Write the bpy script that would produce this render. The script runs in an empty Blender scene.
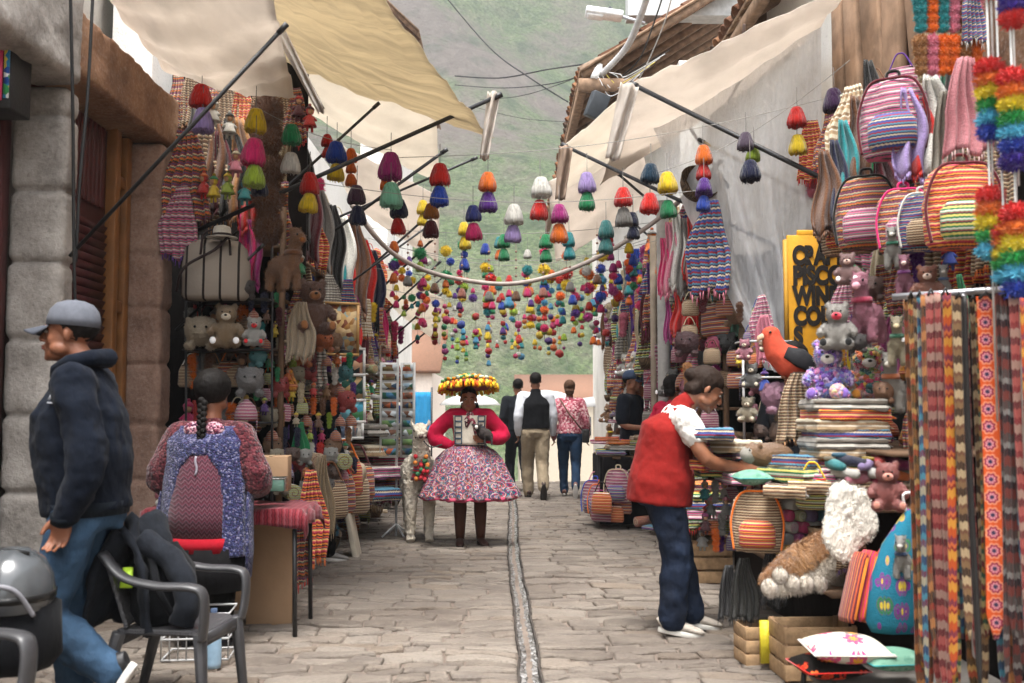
import bpy, bmesh, math, random
from math import sin, cos, pi, radians
from mathutils import Vector, Matrix, noise, Quaternion
random.seed(7)
SC = bpy.context.scene
COL = SC.collection
# ---------------------------------------------------------------- camera, world, sun, exposure
F = 996.0; HZ = 1.24; VPX = 503.0; VPY = 410.0
cam_d = bpy.data.cameras.new('camera'); cam = bpy.data.objects.new('camera', cam_d); COL.objects.link(cam)
cam_d.sensor_width = 36.0; cam_d.lens = 36.0 * F / 1024
PITCH = math.atan((VPY - 341.5) / F); YAW = math.atan((512 - VPX) / F)
cam.location = (0, 0, HZ); cam.rotation_euler = (pi / 2 + PITCH, 0, -YAW)
cam_d.clip_start = 0.1; cam_d.clip_end = 20000
cam_d.dof.use_dof = True; cam_d.dof.focus_distance = 9.0; cam_d.dof.aperture_fstop = 3.2
SC.camera = cam
RM = cam.rotation_euler.to_matrix()
w = bpy.data.worlds.new('World'); SC.world = w; w.use_nodes = True
nt = w.node_tree; nt.nodes.clear()
sky = nt.nodes.new('ShaderNodeTexSky'); sky.sky_type = 'NISHITA'; sky.sun_disc = False
SUN_EL, SUN_AZ = radians(74), radians(186)      # azimuth measured clockwise from +Y
sky.sun_elevation = SUN_EL; sky.sun_rotation = SUN_AZ; sky.air_density = 1.0; sky.dust_density = 4.0
hs = nt.nodes.new('ShaderNodeHueSaturation'); hs.inputs['Saturation'].default_value = 0.22; hs.inputs['Value'].default_value = 1.0
bg = nt.nodes.new('ShaderNodeBackground'); bg.inputs['Strength'].default_value = 0.15
out = nt.nodes.new('ShaderNodeOutputWorld')
nt.links.new(sky.outputs[0], hs.inputs['Color']); nt.links.new(hs.outputs[0], bg.inputs[0]); nt.links.new(bg.outputs[0], out.inputs[0])
sun_d = bpy.data.lights.new('sun', 'SUN'); sun_d.energy = 1.5; sun_d.angle = radians(28); sun_d.color = (1.0, 0.97, 0.92)
sun = bpy.data.objects.new('sun', sun_d); COL.objects.link(sun)
sd = Vector((sin(SUN_AZ) * cos(SUN_EL), cos(SUN_AZ) * cos(SUN_EL), sin(SUN_EL)))
sun.rotation_euler = sd.to_track_quat('Z', 'Y').to_euler()
SC.view_settings.view_transform = 'Standard'; SC.view_settings.look = 'None'
SC.view_settings.exposure = 2.2; SC.view_settings.gamma = 1.0
SC.render.film_transparent = False
try:
    SC.cycles.max_bounces = 5; SC.cycles.diffuse_bounces = 3; SC.cycles.glossy_bounces = 2; SC.cycles.transparent_max_bounces = 10
    SC.cycles.transmission_bounces = 3; SC.cycles.volume_bounces = 0; SC.cycles.use_denoising = True
    SC.cycles.sample_clamp_indirect = 6; SC.cycles.volume_step_rate = 4
except Exception: pass

# ---------------------------------------------------------------- pixel helpers
def ray(px, py):
    return RM @ Vector(((px - 512) / F, (341.5 - py) / F, -1.0))
def P(px, py, Y):
    r = ray(px, py); t = Y / r.y; return Vector((r.x * t, Y, HZ + r.z * t))
def PX(px, py, x):
    r = ray(px, py); t = x / r.x; return Vector((x, r.y * t, HZ + r.z * t))
def proj(p):
    q = RM.transposed() @ (Vector(p) - Vector((0, 0, HZ))); return (512 + F * q.x / -q.z, 341.5 - F * q.y / -q.z)
def G(px, py, z=0.0):
    r = ray(px, py); t = (z - HZ) / r.z; return Vector((r.x * t, r.y * t, z))

# ---------------------------------------------------------------- materials
MATS = {}
def lin(c):
    if isinstance(c, str):
        c = c.lstrip('#'); c = [int(c[i:i + 2], 16) / 255 for i in (0, 2, 4)]
        c = [x / 12.92 if x <= .04045 else ((x + .055) / 1.055) ** 2.4 for x in c]
    return (c[0], c[1], c[2], 1.0)
class NT:
    def __init__(s, name):
        s.m = bpy.data.materials.new(name); s.m.use_nodes = True; s.t = s.m.node_tree; s.t.nodes.clear()
        s.out = s.n('ShaderNodeOutputMaterial')
    def n(s, typ, **kw):
        nd = s.t.nodes.new(typ)
        for k, v in kw.items(): setattr(nd, k, v)
        return nd
    def l(s, a, b): s.t.links.new(a, b)
    def co(s, kind='Object', scale=(1, 1, 1)):
        t = s.n('ShaderNodeTexCoord'); m = s.n('ShaderNodeMapping'); m.inputs['Scale'].default_value = scale
        s.l(t.outputs[kind], m.inputs[0]); return m.outputs[0]
    def noise(s, vec, scale, detail=4, rough=.55):
        n = s.n('ShaderNodeTexNoise'); n.inputs['Scale'].default_value = scale; n.inputs['Detail'].default_value = detail
        n.inputs['Roughness'].default_value = rough; s.l(vec, n.inputs['Vector']); return n.outputs[0]
    def vor(s, vec, scale, feature='F1', rnd=1.0):
        n = s.n('ShaderNodeTexVoronoi'); n.feature = feature; n.inputs['Scale'].default_value = scale
        n.inputs['Randomness'].default_value = rnd; s.l(vec, n.inputs['Vector']); return n
    def ramp(s, fac, stops, interp='LINEAR'):
        r = s.n('ShaderNodeValToRGB'); r.color_ramp.interpolation = interp; e = r.color_ramp.elements
        while len(e) < len(stops): e.new(0.5)
        for i, (p, c) in enumerate(stops): e[i].position = p; e[i].color = lin(c)
        s.l(fac, r.inputs[0]); return r.outputs[0]
    def mix(s, fac, a, b, mode='MIX'):
        m = s.n('ShaderNodeMix', data_type='RGBA', blend_type=mode)
        for sock, v in ((m.inputs[0], fac), (m.inputs[6], a), (m.inputs[7], b)):
            if hasattr(v, 'links'): s.l(v, sock)
            elif isinstance(v, (int, float)): sock.default_value = v
            else: sock.default_value = lin(v)
        return m.outputs[2]
    def math(s, op, a, b=None):
        m = s.n('ShaderNodeMath', operation=op)
        for i, v in enumerate((a, b)):
            if v is None: continue
            if hasattr(v, 'links'): s.l(v, m.inputs[i])
            else: m.inputs[i].default_value = v
        return m.outputs[0]
    def sep(s, vec):
        x = s.n('ShaderNodeSeparateXYZ'); s.l(vec, x.inputs[0]); return x.outputs
    def bump(s, h, strength=.5, dist=.01):
        b = s.n('ShaderNodeBump'); b.inputs['Strength'].default_value = strength; b.inputs['Distance'].default_value = dist
        s.l(h, b.inputs['Height']); return b.outputs[0]
    def bsdf(s, col, rough=.8, normal=None, metal=0.0, sheen=0.0, spec=.4, trans=0.0, sss=0.0, alpha=None):
        b = s.n('ShaderNodeBsdfPrincipled')
        if hasattr(col, 'links'): s.l(col, b.inputs['Base Color'])
        else: b.inputs['Base Color'].default_value = lin(col)
        if hasattr(rough, 'links'): s.l(rough, b.inputs['Roughness'])
        else: b.inputs['Roughness'].default_value = rough
        b.inputs['Metallic'].default_value = metal; b.inputs['Specular IOR Level'].default_value = spec
        b.inputs['Sheen Weight'].default_value = sheen; b.inputs['Transmission Weight'].default_value = trans
        if sss: b.inputs['Subsurface Weight'].default_value = sss; b.inputs['Subsurface Radius'].default_value = (.02, .008, .004)
        if alpha is not None: b.inputs['Alpha'].default_value = alpha
        if normal is not None: s.l(normal, b.inputs['Normal'])
        return b
    def done(s, b):
        s.l(b.outputs[0], s.out.inputs[0]); return s.m
def M(name, col=None, rough=.8, var=.18, scale=12, bump=.4, bdist=.006, metal=0, sheen=0, spec=.3, kind='Object', bscale=None, sss=0):
    """plain material with slight tone variation and fine bump"""
    if name in MATS: return MATS[name]
    t = NT(name); v = t.co(kind); c = lin(col)
    nz = t.noise(v, scale, 5)
    dk = [x * (1 - var) for x in c[:3]]; lt = [min(1, x * (1 + var)) for x in c[:3]]
    colr = t.ramp(nz, [(.3, dk), (.7, lt)])
    bn = t.bump(t.noise(v, bscale or scale * 6, 3), bump, bdist)
    MATS[name] = t.done(t.bsdf(colr, rough, bn, metal, sheen, spec, sss=sss)); return MATS[name]
def obcol_mat(name, rough=.9, fibre=0, var=.25, sheen=.3, scale=40, bdist=.01, bump=.6):
    """takes its colour from the object's own colour"""
    if name in MATS: return MATS[name]
    t = NT(name); v = t.co('Object'); oi = t.n('ShaderNodeObjectInfo')
    if fibre:
        v2 = t.co('Object', (fibre, fibre, fibre * .08)); nz = t.noise(v2, 1.0, 2)
    else: nz = t.noise(v, scale, 3)
    f = t.ramp(nz, [(.3, (1 - var,) * 3), (.7, (1,) * 3)])
    col = t.mix(1.0, oi.outputs['Color'], f, 'MULTIPLY')
    b = t.bsdf(col, rough, t.bump(nz, bump, bdist), sheen=sheen, spec=.15)
    if fibre:   # loose yarn lets some light through
        tr = t.n('ShaderNodeBsdfTranslucent'); t.l(col, tr.inputs[0]); mx = t.n('ShaderNodeMixShader'); mx.inputs[0].default_value = .38
        t.l(b.outputs[0], mx.inputs[1]); t.l(tr.outputs[0], mx.inputs[2]); t.l(mx.outputs[0], t.out.inputs[0]); MATS[name] = t.m; return t.m
    MATS[name] = t.done(b); return MATS[name]
def stripes(name, cols, per=8.0, axis=2, zig=0.0, zf=40.0, rough=.9, kind='Object', fine=.22, seed=0, bands=None):
    """woven stripes across one axis with little zigzag figures inside the bands"""
    if name in MATS: return MATS[name]
    t = NT(name); v = t.co(kind); x = t.sep(v); other = [i for i in range(3) if i != axis]
    a = x[axis]
    nzz = t.math('MULTIPLY', t.math('SUBTRACT', t.noise(v, 3, 2), .5), .02)
    a = t.math('ADD', a, nzz)
    if zig:
        s = t.math('ADD', x[other[0]], x[other[1]])
        z = t.math('PINGPONG', t.math('MULTIPLY', s, zf), 1.0); a = t.math('ADD', a, t.math('MULTIPLY', z, zig / per))
    fr = t.math('FRACT', t.math('MULTIPLY', a, per))
    rnd = random.Random(seed); n = len(cols); pos = [0.0]
    for i in range(n - 1): pos.append(pos[-1] + rnd.uniform(.5, 1.5))
    tot = pos[-1] + 1; pos = [p / tot for p in pos]
    if bands: pos = bands
    c = t.ramp(fr, list(zip(pos, cols)), 'CONSTANT')
    if fine:
        s = t.math('ADD', x[other[0]], x[other[1]])
        ck = t.math('MULTIPLY', t.math('PINGPONG', t.math('MULTIPLY', s, zf * 2.6), 1.0), t.math('PINGPONG', t.math('MULTIPLY', t.math('ADD', x[axis], t.math('MULTIPLY', s, .6)), zf * 3.1), 1.0))
        ck = t.math('GREATER_THAN', ck, .28)
        c = t.mix(t.math('MULTIPLY', ck, fine), c, cols[(n // 2 + 1) % n])
    wv = t.noise(v, 260, 2)
    MATS[name] = t.done(t.bsdf(c, rough, t.bump(wv, .5, .004), sheen=.2, spec=.15)); return MATS[name]
def speckle(name, cols, scale=60, rough=.95, kind='Object', bdist=.012):
    """cells of several colours, as on bobble knit or a printed cloth"""
    if name in MATS: return MATS[name]
    t = NT(name); v = t.co(kind); vo = t.vor(v, scale); n = len(cols)
    c = t.ramp(t.sep(vo.outputs['Color'])[0], [(i / n, cc) for i, cc in enumerate(cols)], 'CONSTANT')
    MATS[name] = t.done(t.bsdf(c, rough, t.bump(t.math('SUBTRACT', 1.0, vo.outputs['Distance']), .7, bdist), sheen=.2, spec=.15)); return MATS[name]
def cloth_mat(name, col, transl=.45, var=.1, rough=.9, streak=None):
    if name in MATS: return MATS[name]
    t = NT(name); v = t.co('Object'); c = lin(col)
    nz = t.noise(v, 1.3, 6, .65)
    if streak: nz = t.noise(t.co('Object', streak), 1.0, 6, .65)
    colr = t.ramp(nz, [(.25, [x * (1 - var * 1.8) for x in c[:3]]), (.55, c[:3]), (.8, [min(1, x * (1 + var)) for x in c[:3]])])
    b = t.bsdf(colr, rough, t.bump(t.noise(v, 9, 6), .5, .03), spec=.1)
    tr = t.n('ShaderNodeBsdfTranslucent'); t.l(colr, tr.inputs[0]); mx = t.n('ShaderNodeMixShader'); mx.inputs[0].default_value = transl
    t.l(b.outputs[0], mx.inputs[1]); t.l(tr.outputs[0], mx.inputs[2]); t.l(mx.outputs[0], t.out.inputs[0]); MATS[name] = t.m; return t.m

# ---------------------------------------------------------------- mesh builder
def perp(d, ref=None):
    d = d.normalized()
    r = Vector(ref) if ref is not None else (Vector((0, 0, 1)) if abs(d.z) < .9 else Vector((1, 0, 0)))
    u = (r - d * r.dot(d))
    if u.length < 1e-5: u = Vector((0, 1, 0)) - d * d.y
    u.normalize(); return u, d.cross(u).normalized()
class MB:
    def __init__(s): s.v = []; s.f = []; s.mi = []; s.cur = 0
    def face(s, idx): s.f.append(tuple(idx)); s.mi.append(s.cur)
    def tube(s, pts, rad, n=8, ref=None, caps=True, rnd=0):
        """tapered tube; rad: number or (a,b) per point; a lies along ref"""
        pts = [Vector(p) for p in pts]; k = len(pts)
        if not isinstance(rad, (list,)): rad = [rad] * k
        rad = [(r, r) if not isinstance(r, tuple) else r for r in rad]
        base = len(s.v); u = None
        for i, p in enumerate(pts):
            d = (pts[min(i + 1, k - 1)] - pts[max(i - 1, 0)])
            if d.length < 1e-7: d = Vector((0, 0, 1))
            if u is None or ref is not None: u, vv = perp(d, ref)
            else:
                u = u - d.normalized() * u.dot(d.normalized())
                if u.length < 1e-5: u, vv = perp(d)
                u.normalize(); vv = d.normalized().cross(u)
            for j in range(n):
                a = 2 * pi * j / n
                s.v.append(p + u * (cos(a) * rad[i][0]) + vv * (sin(a) * rad[i][1]))
        for i in range(k - 1):
            for j in range(n):
                s.face((base + i * n + j, base + i * n + (j + 1) % n, base + (i + 1) * n + (j + 1) % n, base + (i + 1) * n + j))
        if caps:
            s.face([base + j for j in range(n)][::-1]); s.face([base + (k - 1) * n + j for j in range(n)])
        return s
    def ball(s, c, r, rot=None, nu=10, nv=7, jit=0, rnd=None):
        c = Vector(c)
        if not isinstance(r, (tuple, list, Vector)): r = (r, r, r)
        base = len(s.v); rot = rot or Matrix.Identity(3)
        if isinstance(rot, (tuple, list)):
            from mathutils import Euler
            rot = Euler(rot).to_matrix()
        def pt(th, ph):
            q = Vector((r[0] * sin(th) * cos(ph), r[1] * sin(th) * sin(ph), r[2] * cos(th)))
            if jit: q *= 1 + random.uniform(-jit, jit)
            return c + rot @ q
        s.v.append(pt(0, 0))
        for i in range(1, nv):
            for j in range(nu): s.v.append(pt(pi * i / nv, 2 * pi * j / nu))
        s.v.append(pt(pi, 0)); last = len(s.v) - 1
        for j in range(nu): s.face((base, base + 1 + j, base + 1 + (j + 1) % nu))
        for i in range(nv - 2):
            for j in range(nu):
                a = base + 1 + i * nu; s.face((a + j, a + nu + j, a + nu + (j + 1) % nu, a + (j + 1) % nu))
        a = base + 1 + (nv - 2) * nu
        for j in range(nu): s.face((a + j, last, a + (j + 1) % nu))
        return s
    def box(s, c, h, rot=None):
        """h = half sizes"""
        c = Vector(c); base = len(s.v); rot = rot or Matrix.Identity(3)
        if isinstance(rot, (tuple, list)):
            from mathutils import Euler
            rot = Euler(rot).to_matrix()
        for x in (-1, 1):
            for y in (-1, 1):
                for z in (-1, 1): s.v.append(c + rot @ Vector((x * h[0], y * h[1], z * h[2])))
        for q in ((0, 1, 3, 2), (4, 6, 7, 5), (0, 4, 5, 1), (2, 3, 7, 6), (0, 2, 6, 4), (1, 5, 7, 3)): s.face([base + i for i in q])
        return s
    def span(s, x0, x1, y0, y1, z0, z1): return s.box(((x0 + x1) / 2, (y0 + y1) / 2, (z0 + z1) / 2), (abs(x1 - x0) / 2, abs(y1 - y0) / 2, abs(z1 - z0) / 2))
    def lathe(s, prof, c=(0, 0, 0), n=16, sq=1.0, wav=0, wn=0, capb=False, capt=False):
        """prof: list of (radius, z)"""
        c = Vector(c); base = len(s.v)
        for i, (r, z) in enumerate(prof):
            for j in range(n):
                a = 2 * pi * j / n; q = r * (1 + wav * (i / max(1, len(prof) - 1)) * sin(wn * a))
                s.v.append(c + Vector((cos(a) * q, sin(a) * q * sq, z)))
        for i in range(len(prof) - 1):
            for j in range(n): s.face((base + i * n + j, base + i * n + (j + 1) % n, base + (i + 1) * n + (j + 1) % n, base + (i + 1) * n + j))
        if capb: s.face([base + j for j in range(n)][::-1])
        if capt: s.face([base + (len(prof) - 1) * n + j for j in range(n)])
        return s
    def grid(s, fn, nu, nv):
        base = len(s.v)
        for i in range(nu + 1):
            for j in range(nv + 1): s.v.append(Vector(fn(i / nu, j / nv)))
        for i in range(nu):
            for j in range(nv):
                a = base + i * (nv + 1) + j; s.face((a, a + nv + 1, a + nv + 2, a + 1))
        return s
    def xf(s, m, start=0):
        for i in range(start, len(s.v)): s.v[i] = m @ s.v[i]
        return s
    def mesh(s, name, mats, smooth=True):
        me = bpy.data.meshes.new(name); me.from_pydata([tuple(v) for v in s.v], [], s.f); me.update()
        if not isinstance(mats, (list, tuple)): mats = [mats]
        for m in mats: me.materials.append(m)
        if len(mats) > 1: me.polygons.foreach_set('material_index', s.mi)
        if smooth: me.polygons.foreach_set('use_smooth', [True] * len(me.polygons))
        return me
    def build(s, name, mats, parent=None, smooth=True, loc=None, mods=(), col=None, rot=None):
        o = bpy.data.objects.new(name, s.mesh(name, mats, smooth)); COL.objects.link(o)
        if parent is not None: o.parent = parent
        if loc is not None: o.location = loc
        if rot is not None: o.rotation_euler = rot
        if col is not None: o.color = lin(col)
        for m in mods: addmod(o, *m)
        return o
def addmod(o, kind, *a):
    if kind == 'bevel':
        m = o.modifiers.new('b', 'BEVEL'); m.width = a[0]; m.segments = a[1] if len(a) > 1 else 2; m.limit_method = 'ANGLE'
    elif kind == 'sub':
        m = o.modifiers.new('s', 'SUBSURF'); m.levels = m.render_levels = a[0]
    elif kind == 'solid':
        m = o.modifiers.new('t', 'SOLIDIFY'); m.thickness = a[0]; m.offset = 0
    elif kind == 'remesh':
        m = o.modifiers.new('r', 'REMESH'); m.mode = 'VOXEL'; m.voxel_size = a[0]; m.use_smooth_shade = True
    elif kind == 'smooth':
        m = o.modifiers.new('m', 'SMOOTH'); m.factor = .5; m.iterations = a[0]
    elif kind == 'disp':
        key = 'clouds%g' % a[1]; t = bpy.data.textures.get(key) or bpy.data.textures.new(key, 'CLOUDS'); t.noise_scale = a[1]; t.noise_depth = 2
        m = o.modifiers.new('d', 'DISPLACE'); m.texture = t; m.strength = a[0]; m.mid_level = .5; m.texture_coords = 'LOCAL'
def apply_mods(o):
    dg = bpy.context.evaluated_depsgraph_get(); dg.update()
    me = bpy.data.meshes.new_from_object(o.evaluated_get(dg)); o.modifiers.clear(); o.data = me
def tag(o, label, cat, group=None, kind=None):
    if label: o['label'] = label
    if cat: o['category'] = cat
    if group: o['group'] = group
    if kind: o['kind'] = kind
    return o
def struct(o): o['kind'] = 'structure'; return o
def empty(name, loc, rz=0, label=None, cat=None, group=None, scale=None, rot=None):
    o = bpy.data.objects.new(name, None); COL.objects.link(o); o.location = loc; o.rotation_euler = rot or (0, 0, rz)
    o.empty_display_size = .1
    if scale: o.scale = (scale,) * 3 if not isinstance(scale, tuple) else scale
    return tag(o, label, cat, group)
def dup(root, loc, rot=(0, 0, 0), scale=1.0, label=None, group=None, col=None, cols=None, cat=None):
    """a copy of a thing with copies of its parts and sub-parts; cols: {part name: colour}"""
    def cp(o, par):
        c = o.copy(); COL.objects.link(c)
        if par is not None: c.parent = par
        base = o.name.split('.')[0]
        if cols and base in cols: c.color = lin(cols[base])
        elif base == 'fur' and cols and 'body' in cols: c.color = lin(cols['body'])
        elif col is not None and (par is None or not cols): c.color = lin(col)
        for ch in KIDS.get(o.name, ()): cp(ch, c)
        return c
    r = cp(root, None); r.location = loc; r.rotation_euler = rot; r.scale = (scale,) * 3 if not isinstance(scale, tuple) else scale
    if label: r['label'] = label
    if group: r['group'] = group
    if cat: r['category'] = cat
    return r
KIDS = {}
def proto(root):
    """remember a prototype's children (once), for dup()"""
    def rec(o):
        KIDS[o.name] = list(o.children)
        for c in o.children: rec(c)
    rec(root); return root
def drop(root):
    for c in list(root.children_recursive): bpy.data.objects.remove(c)
    bpy.data.objects.remove(root)
# ================================================================ SETTING
# ---- hill
def build_hill():
    mb = MB()
    def fn(u, v):
        x = (u - .5) * 2600; y = 130 + v * 1900
        h = 980 * (v ** .93) * (1 + .12 * sin(x * .004 + 1))
        q = Vector((x * .0022, y * .0022, 3.1))
        rg = 1 - abs(noise.fractal(q, 1.0, 2.0, 4)); h += (rg - .6) * 270 * min(1, v * 5)
        h += noise.fractal(q * 5, .9, 2.1, 5) * 26 * min(1, v * 8)
        h += noise.fractal(q * 25, .9, 2.1, 3) * 6 * min(1, v * 8)
        h += max(0, abs(x) - 500) * .12 * v
        return (x, y, h - 12)
    mb.grid(fn, 240, 220)
    t = NT('hill_vegetation'); v = t.co('Object')
    big = t.noise(v, .006, 7, .62); mid = t.noise(v, .03, 6, .7); fine = t.noise(v, .22, 6, .8); shr = t.vor(v, .09)
    green = t.ramp(fine, [(.3, (.08, .15, .04)), (.5, (.19, .29, .09)), (.72, (.33, .43, .16))])
    dry = t.ramp(fine, [(.3, (.25, .26, .13)), (.7, (.42, .42, .24))])
    rock = t.ramp(fine, [(.3, (.24, .17, .14)), (.7, (.42, .34, .30))])
    mic = t.noise(v, .9, 5, .8); c = t.mix(t.ramp(mid, [(.44, (0, 0, 0)), (.6, (.9,) * 3)]), green, dry); c = t.mix(t.ramp(mic, [(.38, (.7,) * 3), (.5, (0, 0, 0))]), c, (.06, .09, .035)); c = t.mix(t.ramp(mic, [(.52, (0, 0, 0)), (.66, (.6,) * 3)]), c, (.5, .52, .34))
    c = t.mix(t.ramp(t.math('ADD', t.math('MULTIPLY', big, .75), t.math('MULTIPLY', mid, .25)), [(.5, (0, 0, 0)), (.56, (.9,) * 3)]), c, rock)
    c = t.mix(t.math('MULTIPLY', t.ramp(shr.outputs['Distance'], [(.28, (.85,) * 3), (.42, (0, 0, 0))]), t.ramp(mid, [(.42, (.75,) * 3), (.58, (0, 0, 0))])), c, (.05, .10, .03))
    m = t.done(t.bsdf(c, .95, t.bump(t.math('ADD', fine, mid), 1.0, 14.0), spec=.1))
    struct(mb.build('hills', m))
build_hill()
# ---- ground sheet reaching the horizon (dips behind the crest of the street)
def gz(y): return -0.012 if y < 16 else max(-14, -0.012 - (y - 16) * .09)
mb = MB()
ys = [-40, -5, 0, 4, 8, 12, 16, 20, 26, 34, 50, 80, 130, 400, 4000]; xs = [-4000, -400, -60, -12, -3, 0, 3, 12, 60, 400, 4000]
b0 = 0
for y in ys:
    for x in xs: mb.v.append(Vector((x, y, gz(y))))
for i in range(len(ys) - 1):
    for j in range(len(xs) - 1):
        a = i * len(xs) + j; mb.face((a, a + 1, a + len(xs) + 1, a + len(xs)))
t = NT('earth'); v = t.co('Object'); nz = t.noise(v, 2.2, 8, .7)
m_earth = t.done(t.bsdf(t.ramp(nz, [(.3, (.10, .075, .06)), (.7, (.22, .18, .15))]), .95, t.bump(t.noise(v, 22, 5), .8, .02), spec=.2))
struct(mb.build('ground', m_earth, smooth=False))
# ---- flagstones: irregular courses of flat stones laid across the street
def drain_x(y): return .112 + .018 * sin(y * .75 - 1.9) + .003 * sin(y * 5)
def pave():
    rnd = random.Random(3); mb = MB()
    y = 2.6; rows = []
    while y < 17.5:
        rows.append(y); y += rnd.choice([rnd.uniform(.06, .12), rnd.uniform(.10, .20)])
    nz = lambda x, y: noise.noise(Vector((x * 1.6, y * 1.6, 0))) * .07 + noise.noise(Vector((x * 6, y * 6, 4))) * .035
    for i in range(len(rows) - 1):
        ya, yb = rows[i], rows[i + 1]
        for side in (-1, 1):
            lim = 2.9; x = 0.05
            while x < lim:
                wdt = rnd.uniform(.11, .42); x2 = x + wdt
                if rnd.random() < .13 and i % 2: pass
                g = rnd.uniform(.004, .009); hgt = rnd.uniform(-.005, .009); tilt = rnd.uniform(-.03, .03); ty = rnd.uniform(-.06, .06)
                pts = []
                nseg = max(3, int(wdt / .07)); xa, xb = x + g, x2 - g
                for k in range(nseg + 1): xx = xa + (xb - xa) * k / nseg; pts.append((xx, ya + g * .8 + rnd.uniform(-.010, .016)))
                for k in range(nseg + 1): xx = xb - (xb - xa) * k / nseg; pts.append((xx + rnd.uniform(-.01, .01), yb - g * .8 - rnd.uniform(-.010, .016)))
                cx = (xa + xb) / 2; cy = (ya + yb) / 2; cc = []
                # round the corners slightly, then warp the whole stone
                ring = []
                for (qx, qy) in pts:
                    dx = (qx - cx) / (xb - xa) * 2; rr = 1 - .16 * abs(dx) ** 5
                    ring.append((qx, cy + (qy - cy) * rr))
                def pl(qx, qy, s, z):
                    a = cx + (qx - cx) * (1 - s / (xb - xa) * 2); b = cy + (qy - cy) * (1 - s / (yb - ya) * 2)
                    X = side * a; wy = nz(X, b) * 1.5; 
                    cam_ = -.0009 * (a ** 2) * 0
                    return Vector((X + nz(b + 5, a) * .6 * min(1, (a - .07) * 5) + drain_x(b), b + wy, z + cam_ + tilt * (a - cx) + ty * (b - cy)))
                base = len(mb.v); n = len(ring)
                for s_, z_ in ((0, -.03), (.0, hgt - .008), (.007, hgt), (.02, hgt + .0025)):
                    for q in ring: mb.v.append(pl(q[0], q[1], s_, z_))
                for L in range(3):
                    for j in range(n):
                        f = (base + L * n + j, base + L * n + (j + 1) % n, base + (L + 1) * n + (j + 1) % n, base + (L + 1) * n + j)
                        mb.face(f if side > 0 else f[::-1])
                f = [base + 3 * n + j for j in range(n)]; mb.face(f if side > 0 else f[::-1])
                x = x2
    t = NT('flagstone'); v = t.co('Object'); g = t.n('ShaderNodeNewGeometry')
    isl = t.ramp(g.outputs['Random Per Island'], [(0, '#5c544d'), (.2, '#746c64'), (.38, '#675f58'), (.5, '#7a7066'), (.66, '#6c645d'), (.8, '#837b72'), (.92, '#716457')], 'CONSTANT')
    a = t.noise(t.co('Object', (5, 11, 6)), 1.0, 8, .72); bb = t.noise(v, 60, 4, .6); st = t.noise(v, 1.1, 4)
    c = t.mix(t.ramp(a, [(.35, (0, 0, 0)), (.75, (.75,) * 3)]), isl, '#998e81')
    c = t.mix(t.ramp(st, [(.42, (0, 0, 0)), (.7, (.6,) * 3)]), c, '#564c45')
    c = t.mix(t.ramp(bb, [(.3, (.5,) * 3), (.5, (0, 0, 0))]), c, '#5b5048')
    hgt = t.math('ADD', t.math('MULTIPLY', a, 1.0), t.math('MULTIPLY', bb, .25))
    m = t.done(t.bsdf(c, t.math('ADD', .5, t.math('MULTIPLY', a, .35)), t.bump(hgt, 1.0, .035), spec=.35))
    struct(mb.build('street_paving', m, smooth=False))
pave()
# ---- drain channel: dark kerb lip, wet bed
mb = MB()
mb.grid(lambda u, v: (drain_x(2.6 + v * 14.8) + (u - .5) * .10, 2.6 + v * 14.8, -.006 - .008 * (1 - abs(u * 2 - 1)) + .003 * noise.noise(Vector((u * 9, v * 300, 0)))), 8, 500)
t = NT('wet_channel'); v = t.co('Object', (9, 5, 9)); a = t.noise(v, 3.0, 6, .7); vo = t.vor(v, 3.2, 'DISTANCE_TO_EDGE')
c = t.ramp(a, [(.3, (.05, .045, .04)), (.5, (.22, .21, .20)), (.72, (.5, .5, .5))])
c = t.mix(t.ramp(vo.outputs['Distance'], [(.02, (1,) * 3), (.09, (0, 0, 0))]), c, (.015, .013, .01))
struct(mb.build('drain_channel', t.done(t.bsdf(c, t.ramp(a, [(.4, (.4,) * 3), (.52, (.06,) * 3)]), t.bump(a, .6, .03), spec=1.0))))
mb = MB(); rnd = random.Random(5); y = 2.6
while y < 17:
    L = rnd.uniform(.12, .3)
    for sd_ in (-1, 1):
        c = Vector((drain_x(y + L / 2) + sd_ * .05 + rnd.uniform(-.004, .004), y + L / 2, .0 + rnd.uniform(-.006, .006)))
        mb.box(c, (.006, L / 2 - .004, .020), (rnd.uniform(-.02, .02), 0, math.atan(-(drain_x(y + L) - drain_x(y)) / L) + rnd.uniform(-.03, .03)))
    y += L
struct(mb.build('drain_lip', M('dark_lip', (.05, .042, .036), .8), mods=[('bevel', .004)]))

# ---- haze
mb = MB(); mb.span(-1450, 1450, -60, 2100, -16, 1400)
hz = mb.build('haze', None or bpy.data.materials.new('haze_air'), smooth=False); hz['kind'] = 'stuff'
hm = hz.data.materials[0]; hm.use_nodes = True; hm.node_tree.nodes.clear()
pv = hm.node_tree.nodes.new('ShaderNodeVolumePrincipled'); pv.inputs['Density'].default_value = .0008; pv.inputs['Color'].default_value = (.93, .96, 1, 1); pv.inputs['Anisotropy'].default_value = 0
ho = hm.node_tree.nodes.new('ShaderNodeOutputMaterial'); hm.node_tree.links.new(pv.outputs[0], ho.inputs['Volume'])

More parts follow.
